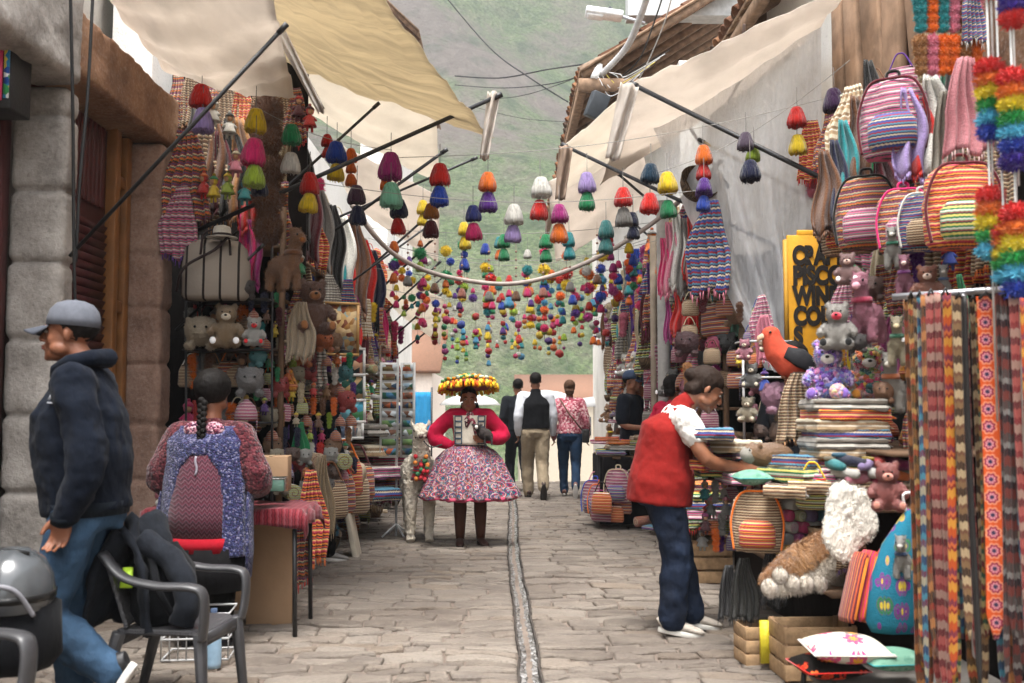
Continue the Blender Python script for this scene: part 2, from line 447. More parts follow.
# ---------------------------------------------------------------- stone and plaster
def stone_mat(name, a, b, c3, sc=3.0):
    t = NT(name); v = t.co('Object'); n1 = t.noise(v, sc, 7, .65); n2 = t.noise(v, 40, 5, .7)
    c = t.ramp(n1, [(.28, a), (.5, b), (.74, c3)]); c = t.mix(t.ramp(n2, [(.5, (0, 0, 0)), (.8, (.35,) * 3)]), c, (.5, .46, .42))
    c = t.mix(t.ramp(n2, [(.25, (.5,) * 3), (.45, (0, 0, 0))]), c, (.06, .05, .045))
    return t.done(t.bsdf(c, .85, t.bump(t.math('ADD', n1, t.math('MULTIPLY', n2, .35)), .7, .03), spec=.25))
m_stone_g = stone_mat('grey_andesite', '#6f6963', '#928c85', '#b0aaa3')
m_stone_r = stone_mat('rosy_andesite', '#6c5346', '#8f7465', '#a88d7d')
m_beam = stone_mat('beam_stone', '#5f4636', '#8a6850', '#a58468', 2.0)
m_white = stone_mat('white_plaster', '#cfccc4', '#e6e3dc', '#f0eee9', .8)
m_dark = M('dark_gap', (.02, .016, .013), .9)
m_iron = M('black_iron', (.012, .012, .013), .45, spec=.5, bump=.2)
def pier(name, x0, x1, y0, y1, zs, m, label):
    mb = MB(); rnd = random.Random(hash(label) % 99)
    for a, b in zip(zs[:-1], zs[1:]):
        j = rnd.uniform(-.006, .006)
        mb.span(x0, x1 + j, y0 + j, y1, a + .004, b - .004)
    o = mb.build(name, m, mods=[('bevel', .04, 3), ('remesh', .014), ('disp', .012, .14), ('disp', .007, .02)])
    co = MB(); co.span(x0 + .03, x1 - .03, y0 + .035, y1 - .03, zs[0], zs[-1]); co.build('mortar_core', M('mortar', (.16, .14, .12)), o)
    return tag(o, label, 'stone pier')
pier('stone_pier', -2.70, -2.39, 5.38, 5.56, [0, .4, .8, 1.21, 1.62, 2.04, 2.44, 2.86, 3.02], m_stone_g, 'pale grey stone pier of cushion-shaped blocks beside the man in the cap')
pier('stone_pier', -2.66, -2.385, 6.92, 7.18, [0, .37, .76, 1.14, 1.56, 1.95, 2.33, 2.73, 3.12], m_stone_r, 'rosy brown stone pier behind the woman with the braid')
mb = MB(); mb.span(-2.72, -2.375, 5.3, 7.2, 3.125, 3.5)
o = mb.build('stone_lintel', m_beam, mods=[('bevel', .03, 3), ('remesh', .02), ('disp', .035, .16), ('disp', .012, .03)]); tag(o, 'long brown stone beam resting on the two stone piers', 'stone beam')
mb = MB(); mb.span(-2.9, -2.33, 3.4, 5.45, 3.03, 3.7)
o = mb.build('stone_lintel', m_stone_g, mods=[('bevel', .05, 4), ('remesh', .02), ('disp', .035, .16), ('disp', .012, .03)]); tag(o, 'thick grey stone lintel on top of the grey pier', 'stone beam')
# near door: dark frame and sign box
dr = empty('doorway', (-2.72, 4.7, 0), 0, 'open doorway with a dark red frame behind the man in the cap', 'doorway')
mb = MB(); mb.span(-.04, .04, .55, .66, 0, 2.95); mb.span(-.04, .04, -.6, -.5, 0, 2.95); mb.span(-.04, .04, -.5, .55, 2.7, 2.8); mb.build('frame', M('dark_red_wood', (.06, .015, .014), .6), dr)
mb = MB(); mb.span(-.3, -.25, -.5, .55, 0, 2.7); mb.build('door_leaf', M('grey_door', (.25, .27, .29), .5), dr)
mb = MB(); mb.span(-.3, .02, -.5, .55, 2.8, 2.99); mb.build('transom', m_dark, dr)
sg = empty('shop_sign', P(3, 70, 4.9), 0, 'black boxed shop sign with pink and blue pictures over the doorway', 'sign')
mb = MB(); mb.span(-.20, .05, -.02, .2, -.2, .2); mb.build('case', M('sign_case', (.015, .015, .015), .5), sg, mods=[('bevel', .01)])
mb = MB(); mb.span(-.18, .01, -.028, -.021, -.16, .16); mb.build('pink_picture', M('sign_pink', '#d0436a', .5), sg)
mb = MB(); mb.span(.018, .044, -.028, -.021, -.15, .16); mb.build('blue_picture', speckle('sign_blue', ['#2f86b5', '#e9d354', '#3f9a5c', '#e7e9ea', '#284f9a'], 25), sg)
# shuttered door
sh = empty('shuttered_door', (-2.64, 6.2, 0), 0, 'tall door with maroon louvred shutters and an orange wooden frame', 'door')
m_mar = M('maroon_paint', (.075, .017, .018), .45, spec=.4); m_or = M('orange_wood', (.22, .095, .03), .55, scale=6)
mb = MB(); mb.span(-.05, -.01, -.62, .38, 0, 3.1); mb.build('shutter_board', m_mar, sh)
mb = MB()
for k in range(36): mb.box((.0, .1, .5 + k * .055), (.006, .26, .026), (0, radians(28), 0))
mb.build('louvres', m_mar, sh)
mb = MB()
for k in range(14): mb.span(-.01, .008, -.58 + k * .065, -.58 + k * .065 + .05, 2.56, 3.1)
mb.build('top_panel', m_mar, sh, mods=[('bevel', .008)])
mb = MB(); mb.span(-.02, .06, .38, .46, 0, 3.12); mb.span(-.02, .05, .60, .68, 0, 3.12); mb.span(-.02, .04, .46, .60, 1.9, 1.98); mb.span(-.02, .04, .46, .6, 2.75, 2.83)
mb.build('frame', m_or, sh, mods=[('bevel', .008)])
mb = MB(); mb.span(-.02, .0, .46, .60, 0, 3.1); mb.build('pane', M('dim_glass', (.05, .04, .03), .15, spec=.6), sh)
# walls of the left terrace
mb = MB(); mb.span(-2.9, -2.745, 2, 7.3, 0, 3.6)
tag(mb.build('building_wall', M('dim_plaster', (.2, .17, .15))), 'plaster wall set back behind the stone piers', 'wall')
mb = MB(); mb.span(-3.2, -3.0, 2, 8, 3.62, 6.0); tag(mb.build('building_wall', m_white), 'bright white upper wall above the long stone beam', 'wall')
lb = empty('white_house', (-2.62, 7.3, 0), 0, 'white plastered house running along the street behind the tassel awnings', 'house')
mb = MB(); mb.span(-.3, 0, 0, 16, 0, 4.9); mb.build('wall', m_white, lb, smooth=False)
for k in range(4):
    mb = MB(); y = 2.4 + k * 3.2; mb.span(-.02, .035, y, y + 1.0, 2.75, 2.83); mb.span(-.02, .035, y, y + 1, 4.1, 4.2); mb.span(-.02, .035, y, y + .1, 2.83, 4.1); mb.span(-.02, .035, y + .9, y + 1, 2.83, 4.1)
    f = mb.build('window', M('window_wood', (.16, .08, .04), .6), lb); mb = MB(); mb.span(0.002, .01, y + .1, y + .9, 2.83, 4.1); mb.build('pane', M('window_glass', (.04, .05, .06), .1, spec=.6), f)
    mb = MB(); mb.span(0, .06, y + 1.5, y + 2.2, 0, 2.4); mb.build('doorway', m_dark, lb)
# ---- tiled roof builder (curved clay tiles, broken edge)
t = NT('clay_tile'); v = t.co('Object'); g = t.n('ShaderNodeNewGeometry')
c = t.ramp(g.outputs['Random Per Island'], [(0, '#6b4632'), (.25, '#8d6044'), (.45, '#7b5a48'), (.6, '#a07455'), (.75, '#5d4a3f'), (.88, '#9c8572')], 'CONSTANT')
n_ = t.noise(v, 14, 6, .7); c = t.mix(t.ramp(n_, [(.45, (0, 0, 0)), (.7, (.6,) * 3)]), c, '#4e473c')
m_tile = t.done(t.bsdf(c, .9, t.bump(n_, .8, .02), spec=.2))
m_raft = M('old_timber', (.19, .12, .075), .85, var=.4)
def tile_roof(root, x_eave, x_back, y0, y1, z_eave, z_back, seed=1):
    rnd = random.Random(seed); mb = MB(); dx = x_back - x_eave; Lr = math.hypot(dx, z_back - z_eave); ang = math.atan2(z_back - z_eave, dx)
    ny = int((y1 - y0) / .17); nx = int(Lr / .34)
    for i in range(ny):
        y = y0 + (i + .5) * .17
        for j in range(nx):
            if rnd.random() < (.12 if j == 0 else .03): continue
            s0 = j * .34 + rnd.uniform(-.03, .02); s1 = s0 + .42
            def pp(s, off, hz): return Vector((x_eave + dx * s / Lr - hz * sin(ang) * (1 if dx > 0 else 1), y + off, z_eave + (z_back - z_eave) * s / Lr + abs(cos(ang)) * hz))
            base = len(mb.v); yo = rnd.uniform(-.02, .02); lift = rnd.uniform(0, .02)
            for si, (s, rr) in enumerate(((s0, .085), (s1, .072))):
                for th in (.008, -.008):
                    for k in range(7):
                        a = pi * k / 6; mb.v.append(pp(s, cos(a) * (rr + th) + yo, sin(a) * (rr + th) * .8 + lift - si * .02))
            for k in range(6):
                o_ = base; mb.face((o_ + k, o_ + k + 1, o_ + 14 + k + 1, o_ + 14 + k)); mb.face((o_ + 7 + k, o_ + 21 + k, o_ + 21 + k + 1, o_ + 7 + k + 1)); mb.face((o_ + k, o_ + 7 + k, o_ + 7 + k + 1, o_ + k + 1))
    mb.build('roof_tiles', m_tile, root)
    mb = MB()
    for i in range(ny):
        y = y0 + (i + 0.0) * .17
        c = Vector(((x_eave + x_back) / 2, y, (z_eave + z_back) / 2 - .02)); mb.box(c, (Lr / 2, .085, .012), (0, -ang if dx > 0 else -ang, 0))
    mb.build('roof_boards', M('reed_boards', (.30, .20, .13), .9, var=.4), root)
    mb = MB()
    k = y0
    while k < y1:
        c = Vector(((x_eave + x_back) / 2, k, (z_eave + z_back) / 2 - .10)); mb.box(c, (Lr / 2 - .05, .04, .05), (0, -ang, 0)); k += .5
    mb.build('rafters', m_raft, root)
r1 = empty('tiled_house', (0, 0, 0), 0, 'old house with a sagging clay tile roof and deep eaves beyond the plastic sheet', 'house')
mb = MB(); mb.span(2.35, 2.7, 13, 26, 0, 5.9); mb.build('wall', m_white, r1, smooth=False)
tile_roof(r1, 1.02, 3.8, 13.0, 24.0, 5.75, 7.5, 2)
mb = MB(); mb.span(1.0, 3.2, 12.9, 12.98, 5.45, 5.62); mb.span(1.02, 1.12, 13, 24, 5.5, 5.66); mb.build('fascia_beam', m_raft, r1)
r2 = empty('tiled_house', (0, 0, 0), 0, 'nearer house with broken clay tiles over the big beige awning', 'house')
mb = MB(); mb.span(2.6, 2.95, 7.3, 13, 0, 5.2); mb.build('wall', m_white, r2, smooth=False)
tile_roof(r2, 2.2, 3.6, 7.6, 12.4, 4.95, 5.9, 5)
mb = MB(); mb.span(2.22, 2.6, 7.5, 7.58, 4.72, 4.86); mb.span(2.22, 2.3, 7.6, 12.4, 4.76, 4.88); mb.build('fascia_beam', m_raft, r2)
mb = MB(); mb.span(1.7, 3.5, 13.2, 13.5, 6.6, 9.5); mb.build('gable_wall', M('grey_render', (.45, .46, .45)), r1, smooth=False)
# rough wall by the rainbow pompoms
mw = stone_mat('mud_wall', '#4a3527', '#7a5a44', '#9a7a60', 4)
rb = empty('mud_brick_building', (0, 0, 0), 0, 'rough mud brick building front behind the hanging backpacks', 'building')
mb = MB(); mb.grid(lambda u, v: (2.62 + .05 * noise.noise(Vector((u * 14, v * 9, 1))) + .02 * noise.noise(Vector((u * 50, v * 40, 1))), 2.5 + u * 4.9, v * 5.2), 60, 60)
mb.build('wall', mw, rb, mods=[('solid', .08)])
mb = MB()
for y, z0, z1, wd in ((6.9, 2.9, 4.4, .12), (6.55, 3.0, 5, .16), (6.2, 2.8, 4.3, .14), (5.8, 3.1, 5.0, .2), (7.2, 3.2, 5, .1)): mb.box((2.5, y, (z0 + z1) / 2), (.035, wd, (z1 - z0) / 2), (radians(random.uniform(-9, 9)), 0, 0))
mb.build('timber_shutters', M('pale_timber', (.30, .19, .12), .85, var=.35, scale=5), rb, mods=[('bevel', .02)])
mb = MB(); mb.span(2.35, 2.6, 4.2, 7.3, 2.62, 2.72); mb.build('ledge', m_raft, rb)
# far left roof above yellow awning
r3 = empty('tiled_house', (0, 0, 0), 0, 'house whose tile roof edge peeps above the yellow awning', 'house')
mb = MB(); mb.span(-3.4, -2.75, 23.4, 30, -1, 10.2); mb.build('wall', m_white, r3, smooth=False)
tile_roof(r3, -1.9, -4.2, 22, 30, 9.8, 12.0, 8)
# buildings and things closing the street
def house(px0, px1, pyt, Y, depth, col, label, roof=None, wins=2):
    a = P(px0, pyt, Y); b = P(px1, pyt, Y); o = empty('distant_house', (a.x, Y, 0), 0, label, 'house'); W = b.x - a.x; z0 = gz(Y) - .5
    mb = MB(); mb.span(0, W, 0, depth, z0, a.z); mb.build('wall', M('wall_' + col, col, .9, var=.08), o, smooth=False)
    mb = MB(); mb.grid(lambda u, v: (-.3 + u * (W + .6), -.3 + v * (depth * .6), a.z + v * depth * .22), 2, 2); mb.build('roof', roof or m_tile, o, mods=[('solid', .12)])
    for k in range(wins):
        x = W * (k + .5) / wins; mb = MB(); mb.span(x - W * .09, x + W * .09, -.06, .02, a.z - 2.0, a.z - .9); mb.build('window', M('window_glass'), o)
house(330, 432, 372, 34, 8, '#dccfc2', 'low salmon walled house beyond the end of the street', None, 2)
house(520, 640, 402, 60, 8, '#b0a592', 'long pale house low beyond the walking couple', None, 3)
tp = empty('blue_awning_stall', P(408, 392, 21), 0, 'bright blue tarpaulin stall cover beyond the dancing woman', 'stall cover')
mb = MB(); mb.grid(lambda u, v: (u * .5 + .02 * sin(v * 9), .02 * sin(u * 22), -v * 1.05), 16, 10); mb.build('tarpaulin', cloth_mat('blue_tarp', '#3f9fd2', .3), tp, mods=[('solid', .01)])
mb = MB(); mb.tube([(0, 0, .1), (0, 0, -2.2)], .02); mb.tube([(.5, 0, .1), (.5, 0, -2.2)], .02); mb.build('poles', m_iron, tp)
for (px, py, wd, hh, lb_) in ((470, 402, .8, .4, 'round white market umbrella behind the dancer'), (545, 399, .9, .42, 'domed white market umbrella behind the walking man'), (595, 404, .7, .35, 'small white market umbrella beyond the woman in pink')):
    o = empty('market_umbrella', P(px, py, 26), 0, lb_, 'umbrella', 'white umbrellas in the square')
    mb = MB(); mb.lathe([(.02, hh * .55), (wd * .45, hh * .42), (wd * .8, hh * .15), (wd, -hh * .2)], n=16); mb.build('canopy', cloth_mat('umbrella_white', (.8, .8, .8), .4), o, mods=[('solid', .01)])
    mb = MB(); mb.tube([(0, 0, hh * .5), (0, 0, -2.6)], .03); mb.build('pole', m_iron, o)
# the street goes on behind the photographer: unseen walls added to shade the near stalls
for x0, x1 in ((-3.7, -3.3), (2.9, 3.3)):
    mb = MB(); mb.span(x0, x1, -16, 2.4, 0, 6.5); struct(mb.build('unseen_side_wall', m_white, smooth=False))
# ---------------------------------------------------------------- awnings
CLOTHS = []
def cloth(name, c, mat, label, sag=.12, nu=26, nv=20, wr=.02, cat='awning', edge=0, seed=0):
    """c: four corners as world points a b / d e in the order a,b,e,d"""
    a, b, e, d = [Vector(x) for x in c]; cen = (a + b + e + d) / 4
    def fn(u, v):
        p = a.lerp(b, u).lerp(d.lerp(e, u), v)
        s = sin(pi * u) * sin(pi * v)
        e_ = .25 * (sin(pi * u) * (1 - abs(2 * v - 1)) + sin(pi * u) * .5)
        z = -sag * (s + e_) + wr * noise.noise(Vector((u * 5 + seed, v * 14, seed))) + wr * .6 * sin((u * 9 + v * 2 + seed) * pi) * sin(pi * v) + wr * .5 * noise.noise(Vector((u * 22, v * 22, seed)))
        # hem droops between its ties
        z -= .03 * abs(sin(u * pi * 4)) * (1 - s) * (wr / .02)
        return p + Vector((0, 0, z)) - cen
    mb = MB(); mb.grid(fn, nu, nv); o = mb.build(name, mat, mods=[('solid', .006)]); o.location = cen
    return tag(o, label, cat)
m_beige = cloth_mat('beige_canvas', '#ddd5cc', .6, .12); m_yel = cloth_mat('yellow_canvas', '#d2c6ae', .55, .16, streak=(.8, 14, 4)); m_gr = cloth_mat('greyish_canvas', '#e6dfd4', .55, .1)
a1 = cloth('awning', (P(95, -25, 5.9), P(172, 72, 7.05), P(296, 96, 6.4), P(272, -12, 4.7)), m_beige, 'beige canvas awning sloping down from the long stone beam', .16, wr=.03)
a2 = cloth('awning', (P(225, -60, 5.4), P(283, 62, 8.0), P(494, 138, 7.3), P(382, -8, 5.3)), m_yel, 'yellow striped canvas awning stretched out to the middle of the street', .10, wr=.03, seed=3)
a3 = cloth('awning', (P(262, 20, 7.6), P(300, 108, 9.3), P(440, 184, 10.0), P(436, 108, 8.6)), m_gr, 'pale beige awning hanging below the yellow one', .12, seed=5)
a4 = cloth('awning', (P(330, 140, 10.4), P(352, 205, 12.4), P(438, 262, 12.8), P(440, 196, 10.8)), m_beige, 'dusty beige awning over the far tassel strings', .10, seed=6)
a5 = cloth('awning', (P(352, 250, 13), P(366, 285, 15), P(440, 345, 15.5), P(445, 300, 13.6)), m_gr, 'small faded awning above the postcard rack', .10, seed=8)
b1 = cloth('awning', (P(632, 83, 7.4), P(600, 185, 9.6), P(780, 62, 8.6), P(850, -14, 6.3)), m_beige, 'large beige canvas awning with a dark seam on the tiled house side', .10, seed=9, wr=.03)
b2 = cloth('awning', (P(563, 146, 8.8), P(560, 192, 10.5), P(700, 108, 10.6), P(640, 82, 8.6)), m_gr, 'cream awning with a folded edge below the big beige one', .06, seed=11)
b3 = cloth('awning', (P(548, 182, 11), P(556, 262, 13), P(655, 200, 13), P(640, 140, 11.4)), m_beige, 'shabby brown awning hanging beside the tiled eaves', .08, seed=12)
def flap(px0, py0, px1, py1, Y, wd, mat, label):
    a = P(px0, py0, Y); b = P(px1, py1, Y); n = (b - a).cross(Vector((0, 1, 0))).normalized()
    mb = MB(); mb.grid(lambda u, v: a.lerp(b, u) + n * ((v - .5) * wd * (1 - .3 * u)) + Vector((0, .04 * sin(v * 9 + u * 3) + .02 * noise.noise(Vector((u * 6, v * 5, 1))), 0)), 16, 14)
    return tag(mb.build('canvas_flap', mat, mods=[('solid', .006)]), label, 'canvas flap')
flap(494, 92, 484, 160, 7.0, .09, m_beige, 'loose canvas end hanging from the tip of the yellow awning')
flap(630, 84, 612, 160, 7.3, .14, m_beige, 'frayed canvas end hanging from the pole tip of the big beige awning')
flap(566, 146, 560, 200, 8.7, .12, M('brown_canvas', (.2, .14, .1)), 'brown canvas end hanging from the lower awning pole')
flap(280, 32, 322, 112, 5.6, .06, m_beige, 'curled canvas hem at the edge of the near beige awning') 
# seam on the large awning
mb = MB(); pts = [P(744, 14, 7.4), P(742, 44, 7.55), P(739, 72, 7.75), P(728, 93, 7.95)]
tag(mb.tube([p - Vector((0, 0, .08)) for p in pts], .012).build('cord', M('dark_cord', (.07, .045, .035))), 'dark cord lying along the big beige awning', 'cord')
# plastic sheet
t = NT('clear_plastic'); v = t.co('Object', (1.2, 1.2, .35)); nz = t.noise(v, 6, 6, .7)
b = t.bsdf((.95, .96, .98), .3, t.bump(nz, 1, .12), spec=1.0); tr = t.n('ShaderNodeBsdfTransparent'); tr.inputs[0].default_value = (.95, .96, .97, 1)
tl = t.n('ShaderNodeBsdfTranslucent'); tl.inputs[0].default_value = (.97, .98, 1, 1)
m1 = t.n('ShaderNodeMixShader'); m1.inputs[0].default_value = .45; t.l(b.outputs[0], m1.inputs[1]); t.l(tl.outputs[0], m1.inputs[2])
m2 = t.n('ShaderNodeMixShader'); t.l(t.ramp(nz, [(.3, (.5,) * 3), (.7, (.82,) * 3)]), m2.inputs[0]); t.l(tr.outputs[0], m2.inputs[1]); t.l(m1.outputs[0], m2.inputs[2]); t.l(m2.outputs[0], t.out.inputs[0])
m_plastic = t.m
pa, pb, pc, pd_ = P(650, 120, 8.3), P(822, 20, 7.1), P(826, 380, 7.0), P(766, 370, 7.1)
pm = P(688, 212, 7.9)
def pf(u, v):
    top = pa.lerp(pb, u); L = pa.lerp(pm, v * 2) if v < .5 else pm.lerp(pd_, v * 2 - 1); R = pb.lerp(pc, v); p = L.lerp(R, u)
    return p + Vector((0, .07 * sin(u * 26 + v * 3) * (.3 + .7 * v) + .04 * noise.noise(Vector((u * 9, v * 3, 2))), 0))
mb = MB(); mb.grid(pf, 60, 30); tag(mb.build('plastic_sheet', m_plastic), 'crumpled clear plastic sheet hanging from the big awning down to the stall', 'plastic sheet')
# ---------------------------------------------------------------- poles
POLES = 'thin dark poles holding up the awnings'
def pole(p0, p1, r, label, mat=None, group=POLES):
    mb = MB(); c = (p0 + p1) / 2; mb.tube([p0 - c, p1 - c], r, 8)
    tip = MB(); d = (p1 - p0).normalized(); tip.tube([p1 - c - d * .05, p1 - c + d * .015], r * 1.35, 8)
    o = mb.build('awning_pole', mat or m_iron, loc=c); tip.build('end_cap', m_iron, o); return tag(o, label, 'pole', group)
pole(PX(70, 256, -2.36), P(285, 26, 4.9), .011, 'thin dark pole rising across the shuttered door to the near beige awning')
pole(PX(162, 246, -2.4), P(500, 95, 7.0), .016, 'longest dark pole reaching from the rosy pier to the yellow awning tip')
pole(PX(252, 290, -2.5), P(446, 150, 9.0), .016, 'dark pole ending under the pale beige awning at the red tassel')
pole(PX(176, 330, -2.4), P(262, 246, 6.9), .010, 'thin dark pole slanting beside the striped bag')
pole(PX(285, 330, -2.5), P(428, 226, 10.4), .012, 'dark pole just under the mint green tassel')
pole(PX(340, 372, -2.5), P(444, 276, 13.4), .012, 'slender dark pole over the top of the postcard rack')
pole(PX(190, 275, -2.4), P(378, 104, 7.6), .012, 'dark pole crossing in front of the blue tassel')
pole(PX(262, 250, -2.5), P(476, 158, 9.6), .013, 'dark pole whose tip meets the string of the orange tassel')
pole(PX(300, 330, -2.5), P(440, 205, 11), .014, 'dark pole passing behind the mint green tassel')
pole(PX(322, 345, -2.5), P(432, 240, 12), .014, 'dark pole just above the framed tapestry')
pole(PX(335, 360, -2.5), P(440, 262, 13), .014, 'dark pole over the postcard rack with red pompoms beside it')
pole(PX(345, 380, -2.5), P(446, 290, 14), .014, 'far dark pole above the dancer hat')
pole(PX(352, 390, -2.5), P(448, 315, 15), .014, 'farthest dark pole close above the postcard rack')
pole(PX(890, 212, 2.56), P(632, 84, 7.4), .018, 'dark pole from the mud wall up to the tip of the big beige awning')
pole(PX(838, 276, 2.56), P(563, 145, 8.8), .016, 'long dark pole passing in front of the yellow wine sign')
pole(PX(738, 278, 2.56), P(616, 172, 10.5), .016, 'short dark pole ending at the dark red tassel on the sheet side')
pole(PX(715, 290, 2.5), P(632, 222, 12.0), .014, 'thin dark pole just above the hanging scarves')
pole(P(690, 128, 8.2), P(728, 186, 8.4), .012, 'short loose black bar tied in front of the white wall')
pole(P(818, 202, 7.2), P(700, 140, 7.9), .012, 'pale bamboo cane holding the plastic sheet', M('bamboo', (.45, .36, .24)), None)
# steel hoop spanning the street
mb = MB(); hp = []
for (x, y, Y) in ((352, 205, 8.4), (375, 236, 8.6), (400, 258, 8.8), (440, 275, 9), (500, 284, 9), (548, 277, 9), (600, 256, 9), (650, 225, 8.8), (692, 190, 8.6), (722, 160, 8.5)): hp.append(P(x, y, Y))
def crom(pts, n=8):
    o = []
    for i in range(len(pts) - 1):
        p0, p1, p2, p3 = pts[max(0, i - 1)], pts[i], pts[i + 1], pts[min(len(pts) - 1, i + 2)]
        for k in range(n):
            t = k / n; o.append(.5 * ((2 * p1) + (p2 - p0) * t + (2 * p0 - 5 * p1 + 4 * p2 - p3) * t * t + (3 * p1 - p0 - 3 * p2 + p3) * t ** 3))
    o.append(pts[-1]); return o
mb.tube(crom(hp), .022, 8); tag(mb.build('hanging_hose', M('hose_grey', (.30, .25, .22), .6)), 'thick grey brown hose slung in a deep arc across the street', 'hose')
# ---------------------------------------------------------------- cables and street lamp
def wire(pts, r, label, mat=None, cat='cable'):
    mb = MB(); mb.tube(crom([Vector(p) for p in pts], 8), r, 5); return tag(mb.build('overhead_cable', mat or M('cable_black', (.02, .02, .02), .6)), label, cat, 'overhead cables')
wire([P(440, -10, 18), P(490, 48, 17), P(530, 78, 16), P(568, 102, 15)], .012, 'black cable running diagonally down in front of the hill')
wire([P(455, 76, 18), P(500, 78, 17), P(545, 70, 16), P(592, 63, 13)], .012, 'black cable dipping gently towards the tiled eaves')
wire([P(455, 85, 19), P(505, 88, 17), P(560, 82, 15), P(600, 66, 13)], .008, 'thin cable sagging just below the dipping one')
wire([P(480, 100, 19), P(520, 96, 17), P(560, 84, 15), P(592, 70, 13)], .006, 'thin cable rising to the tangle of wires')
wire([P(470, 106, 22), P(520, 118, 18), P(570, 122, 15)], .005, 'faint lowest cable in front of the hill')
wire([P(668, -20, 10), P(655, 20, 11), P(640, 58, 12.5), P(622, 76, 13)], .010, 'dark wire beside the ribbed conduit')
wire([P(676, -20, 10), P(664, 24, 11), P(646, 66, 12.5), P(636, 84, 13)], .008, 'pale wire hanging down to the beige awning', M('wire_grey', (.5, .5, .48)))
wire([PX(70, -30, -2.28), PX(73, 120, -2.30), PX(74, 250, -2.32), PX(77, 360, -2.33)], .009, 'black cable hanging down in front of the grey pier')
wire([PX(94, -30, -2.25), PX(88, 90, -2.28), PX(80, 180, -2.3), PX(76, 262, -2.32)], .009, 'second black cable slanting across the shuttered door')
for k in range(7):
    wire([P(592 + k * 3, 62 + k * 2, 13), P(600 + 4 * k, 80 + 6 * sin(k), 12.9), P(612 + 3 * k, 96 - 4 * k, 12.9), P(640 + 5 * k, 74 - 4 * k, 12.5)], .005, ['white wire', 'black wire', 'grey wire', 'yellowish wire', 'thin grey wire', 'thin white wire', 'thin black wire'][k] + ' in the tangle under the tiled eaves', [M('wire_white', (.7,) * 3), M('cable_black', (.02,) * 3), M('wire_grey', (.5,) * 3), M('wire_yellow', (.6, .5, .1))][k % 4 if k < 4 else (k + 1) % 3])
mb = MB(); mb.tube(crom([P(652, -20, 11.5), P(641, 15, 12), P(626, 48, 12.6), P(600, 76, 13)], 30), [.045 if i % 2 else .036 for i in range(91)], 10)
tag(mb.build('ribbed_conduit', M('conduit_grey', (.42, .41, .40), .5)), 'thick ribbed grey conduit curving down to the eaves', 'conduit')
mb = MB(); mb.box((0, 0, 0), (.12, .08, .17), (.2, .3, .3)); tag(mb.build('junction_box', M('junction_black', (.03, .035, .04), .5), loc=P(597, 106, 12.8), mods=[('bevel', .015)]), 'tilted black junction box under the tiled eaves', 'junction box')
mb = MB(); mb.tube([P(600, 66, 13), P(594, 78, 12.9)], .05, 10); tag(mb.build('insulator', M('insul', (.7, .7, .68), .4)), 'white cylinder clipped to the end of the conduit', 'insulator')
la = empty('street_lamp', P(604, 14, 13), 0, 'flat white street lamp on a short arm above the tiled eaves', 'street lamp')
mb = MB(); mb.box((0, 0, 0), (.25, .13, .04), (0, radians(8), 0)); mb.box((-.12, 0, -.035), (.11, .09, .02), (0, radians(8), 0)); mb.build('lamp_head', M('lamp_white', (.75, .77, .78), .4), la, mods=[('bevel', .02)])
mb = MB(); mb.tube([(.22, 0, -.03), (.55, .02, -.12)], .025); mb.build('arm', M('lamp_arm', (.4, .42, .45), .4, metal=.6), la)
mb = MB(); mb.ball((.08, 0, .06), (.035, .035, .04)); mb.build('light_sensor', M('sensor', (.05, .05, .06)), la)
# ================================================================ PEOPLE
from mathutils import Euler
def skin_mat(name, c=None):
    if name in MATS: return MATS[name]
    t = NT(name); v = t.co('Object'); n1 = t.noise(v, 14, 4); n2 = t.noise(v, 160, 3); c = lin(c)
    col = t.ramp(n1, [(.3, [x * .82 for x in c[:3]]), (.7, (min(1, c[0] * 1.12), c[1] * 1.05, c[2] * 1.02))])
    MATS[name] = t.done(t.bsdf(col, .5, t.bump(n2, .35, .002), spec=.4, sss=.12)); return MATS[name]
def fabric(name, c=None, var=.22, folds=6.0, depth=.03, rough=.9, weave=300):
    if name in MATS: return MATS[name]
    t = NT(name); v = t.co('Object'); n1 = t.noise(t.co('Object', (1, 1, .55)), folds, 4, .5); n2 = t.noise(v, weave, 2); n3 = t.noise(v, 30, 4, .7); c = lin(c)
    col = t.ramp(n3, [(.3, [x * (1 - var) for x in c[:3]]), (.7, [min(1, x * (1 + var)) for x in c[:3]])])
    h = t.math('ADD', n1, t.math('MULTIPLY', n2, .04)); MATS[name] = t.done(t.bsdf(col, rough, t.bump(h, .8, depth), sheen=.03, spec=.12)); return MATS[name]
def denim(name, c, hi):
    if name in MATS: return MATS[name]
    t = NT(name); v = t.co('Object'); n1 = t.noise(t.co('Object', (1, 1, .6)), 7, 5, .55); n2 = t.noise(v, 380, 2); n3 = t.noise(v, 4.5, 4, .6)
    col = t.ramp(t.math('ADD', t.math('MULTIPLY', n3, .7), t.math('MULTIPLY', n1, .3)), [(.36, c), (.64, hi)]); col = t.mix(t.math('MULTIPLY', n2, .35), col, [min(1, x * 1.5) for x in lin(hi)[:3]])
    MATS[name] = t.done(t.bsdf(col, .85, t.bump(t.math('ADD', n1, t.math('MULTIPLY', n2, .03)), .9, .035), spec=.2)); return MATS[name]
def hair_mat(name='black_hair', c=(.006, .005, .0045)):
    if name in MATS: return MATS[name]
    t = NT(name); v = t.co('Object', (60, 60, 9)); n1 = t.noise(v, 2.5, 4, .6)
    MATS[name] = t.done(t.bsdf(t.ramp(n1, [(.3, c), (.8, [x * 1.8 for x in c])]), .62, t.bump(n1, .7, .005), spec=.12)); return MATS[name]
SK = lambda: skin_mat('skin', '#80533c')
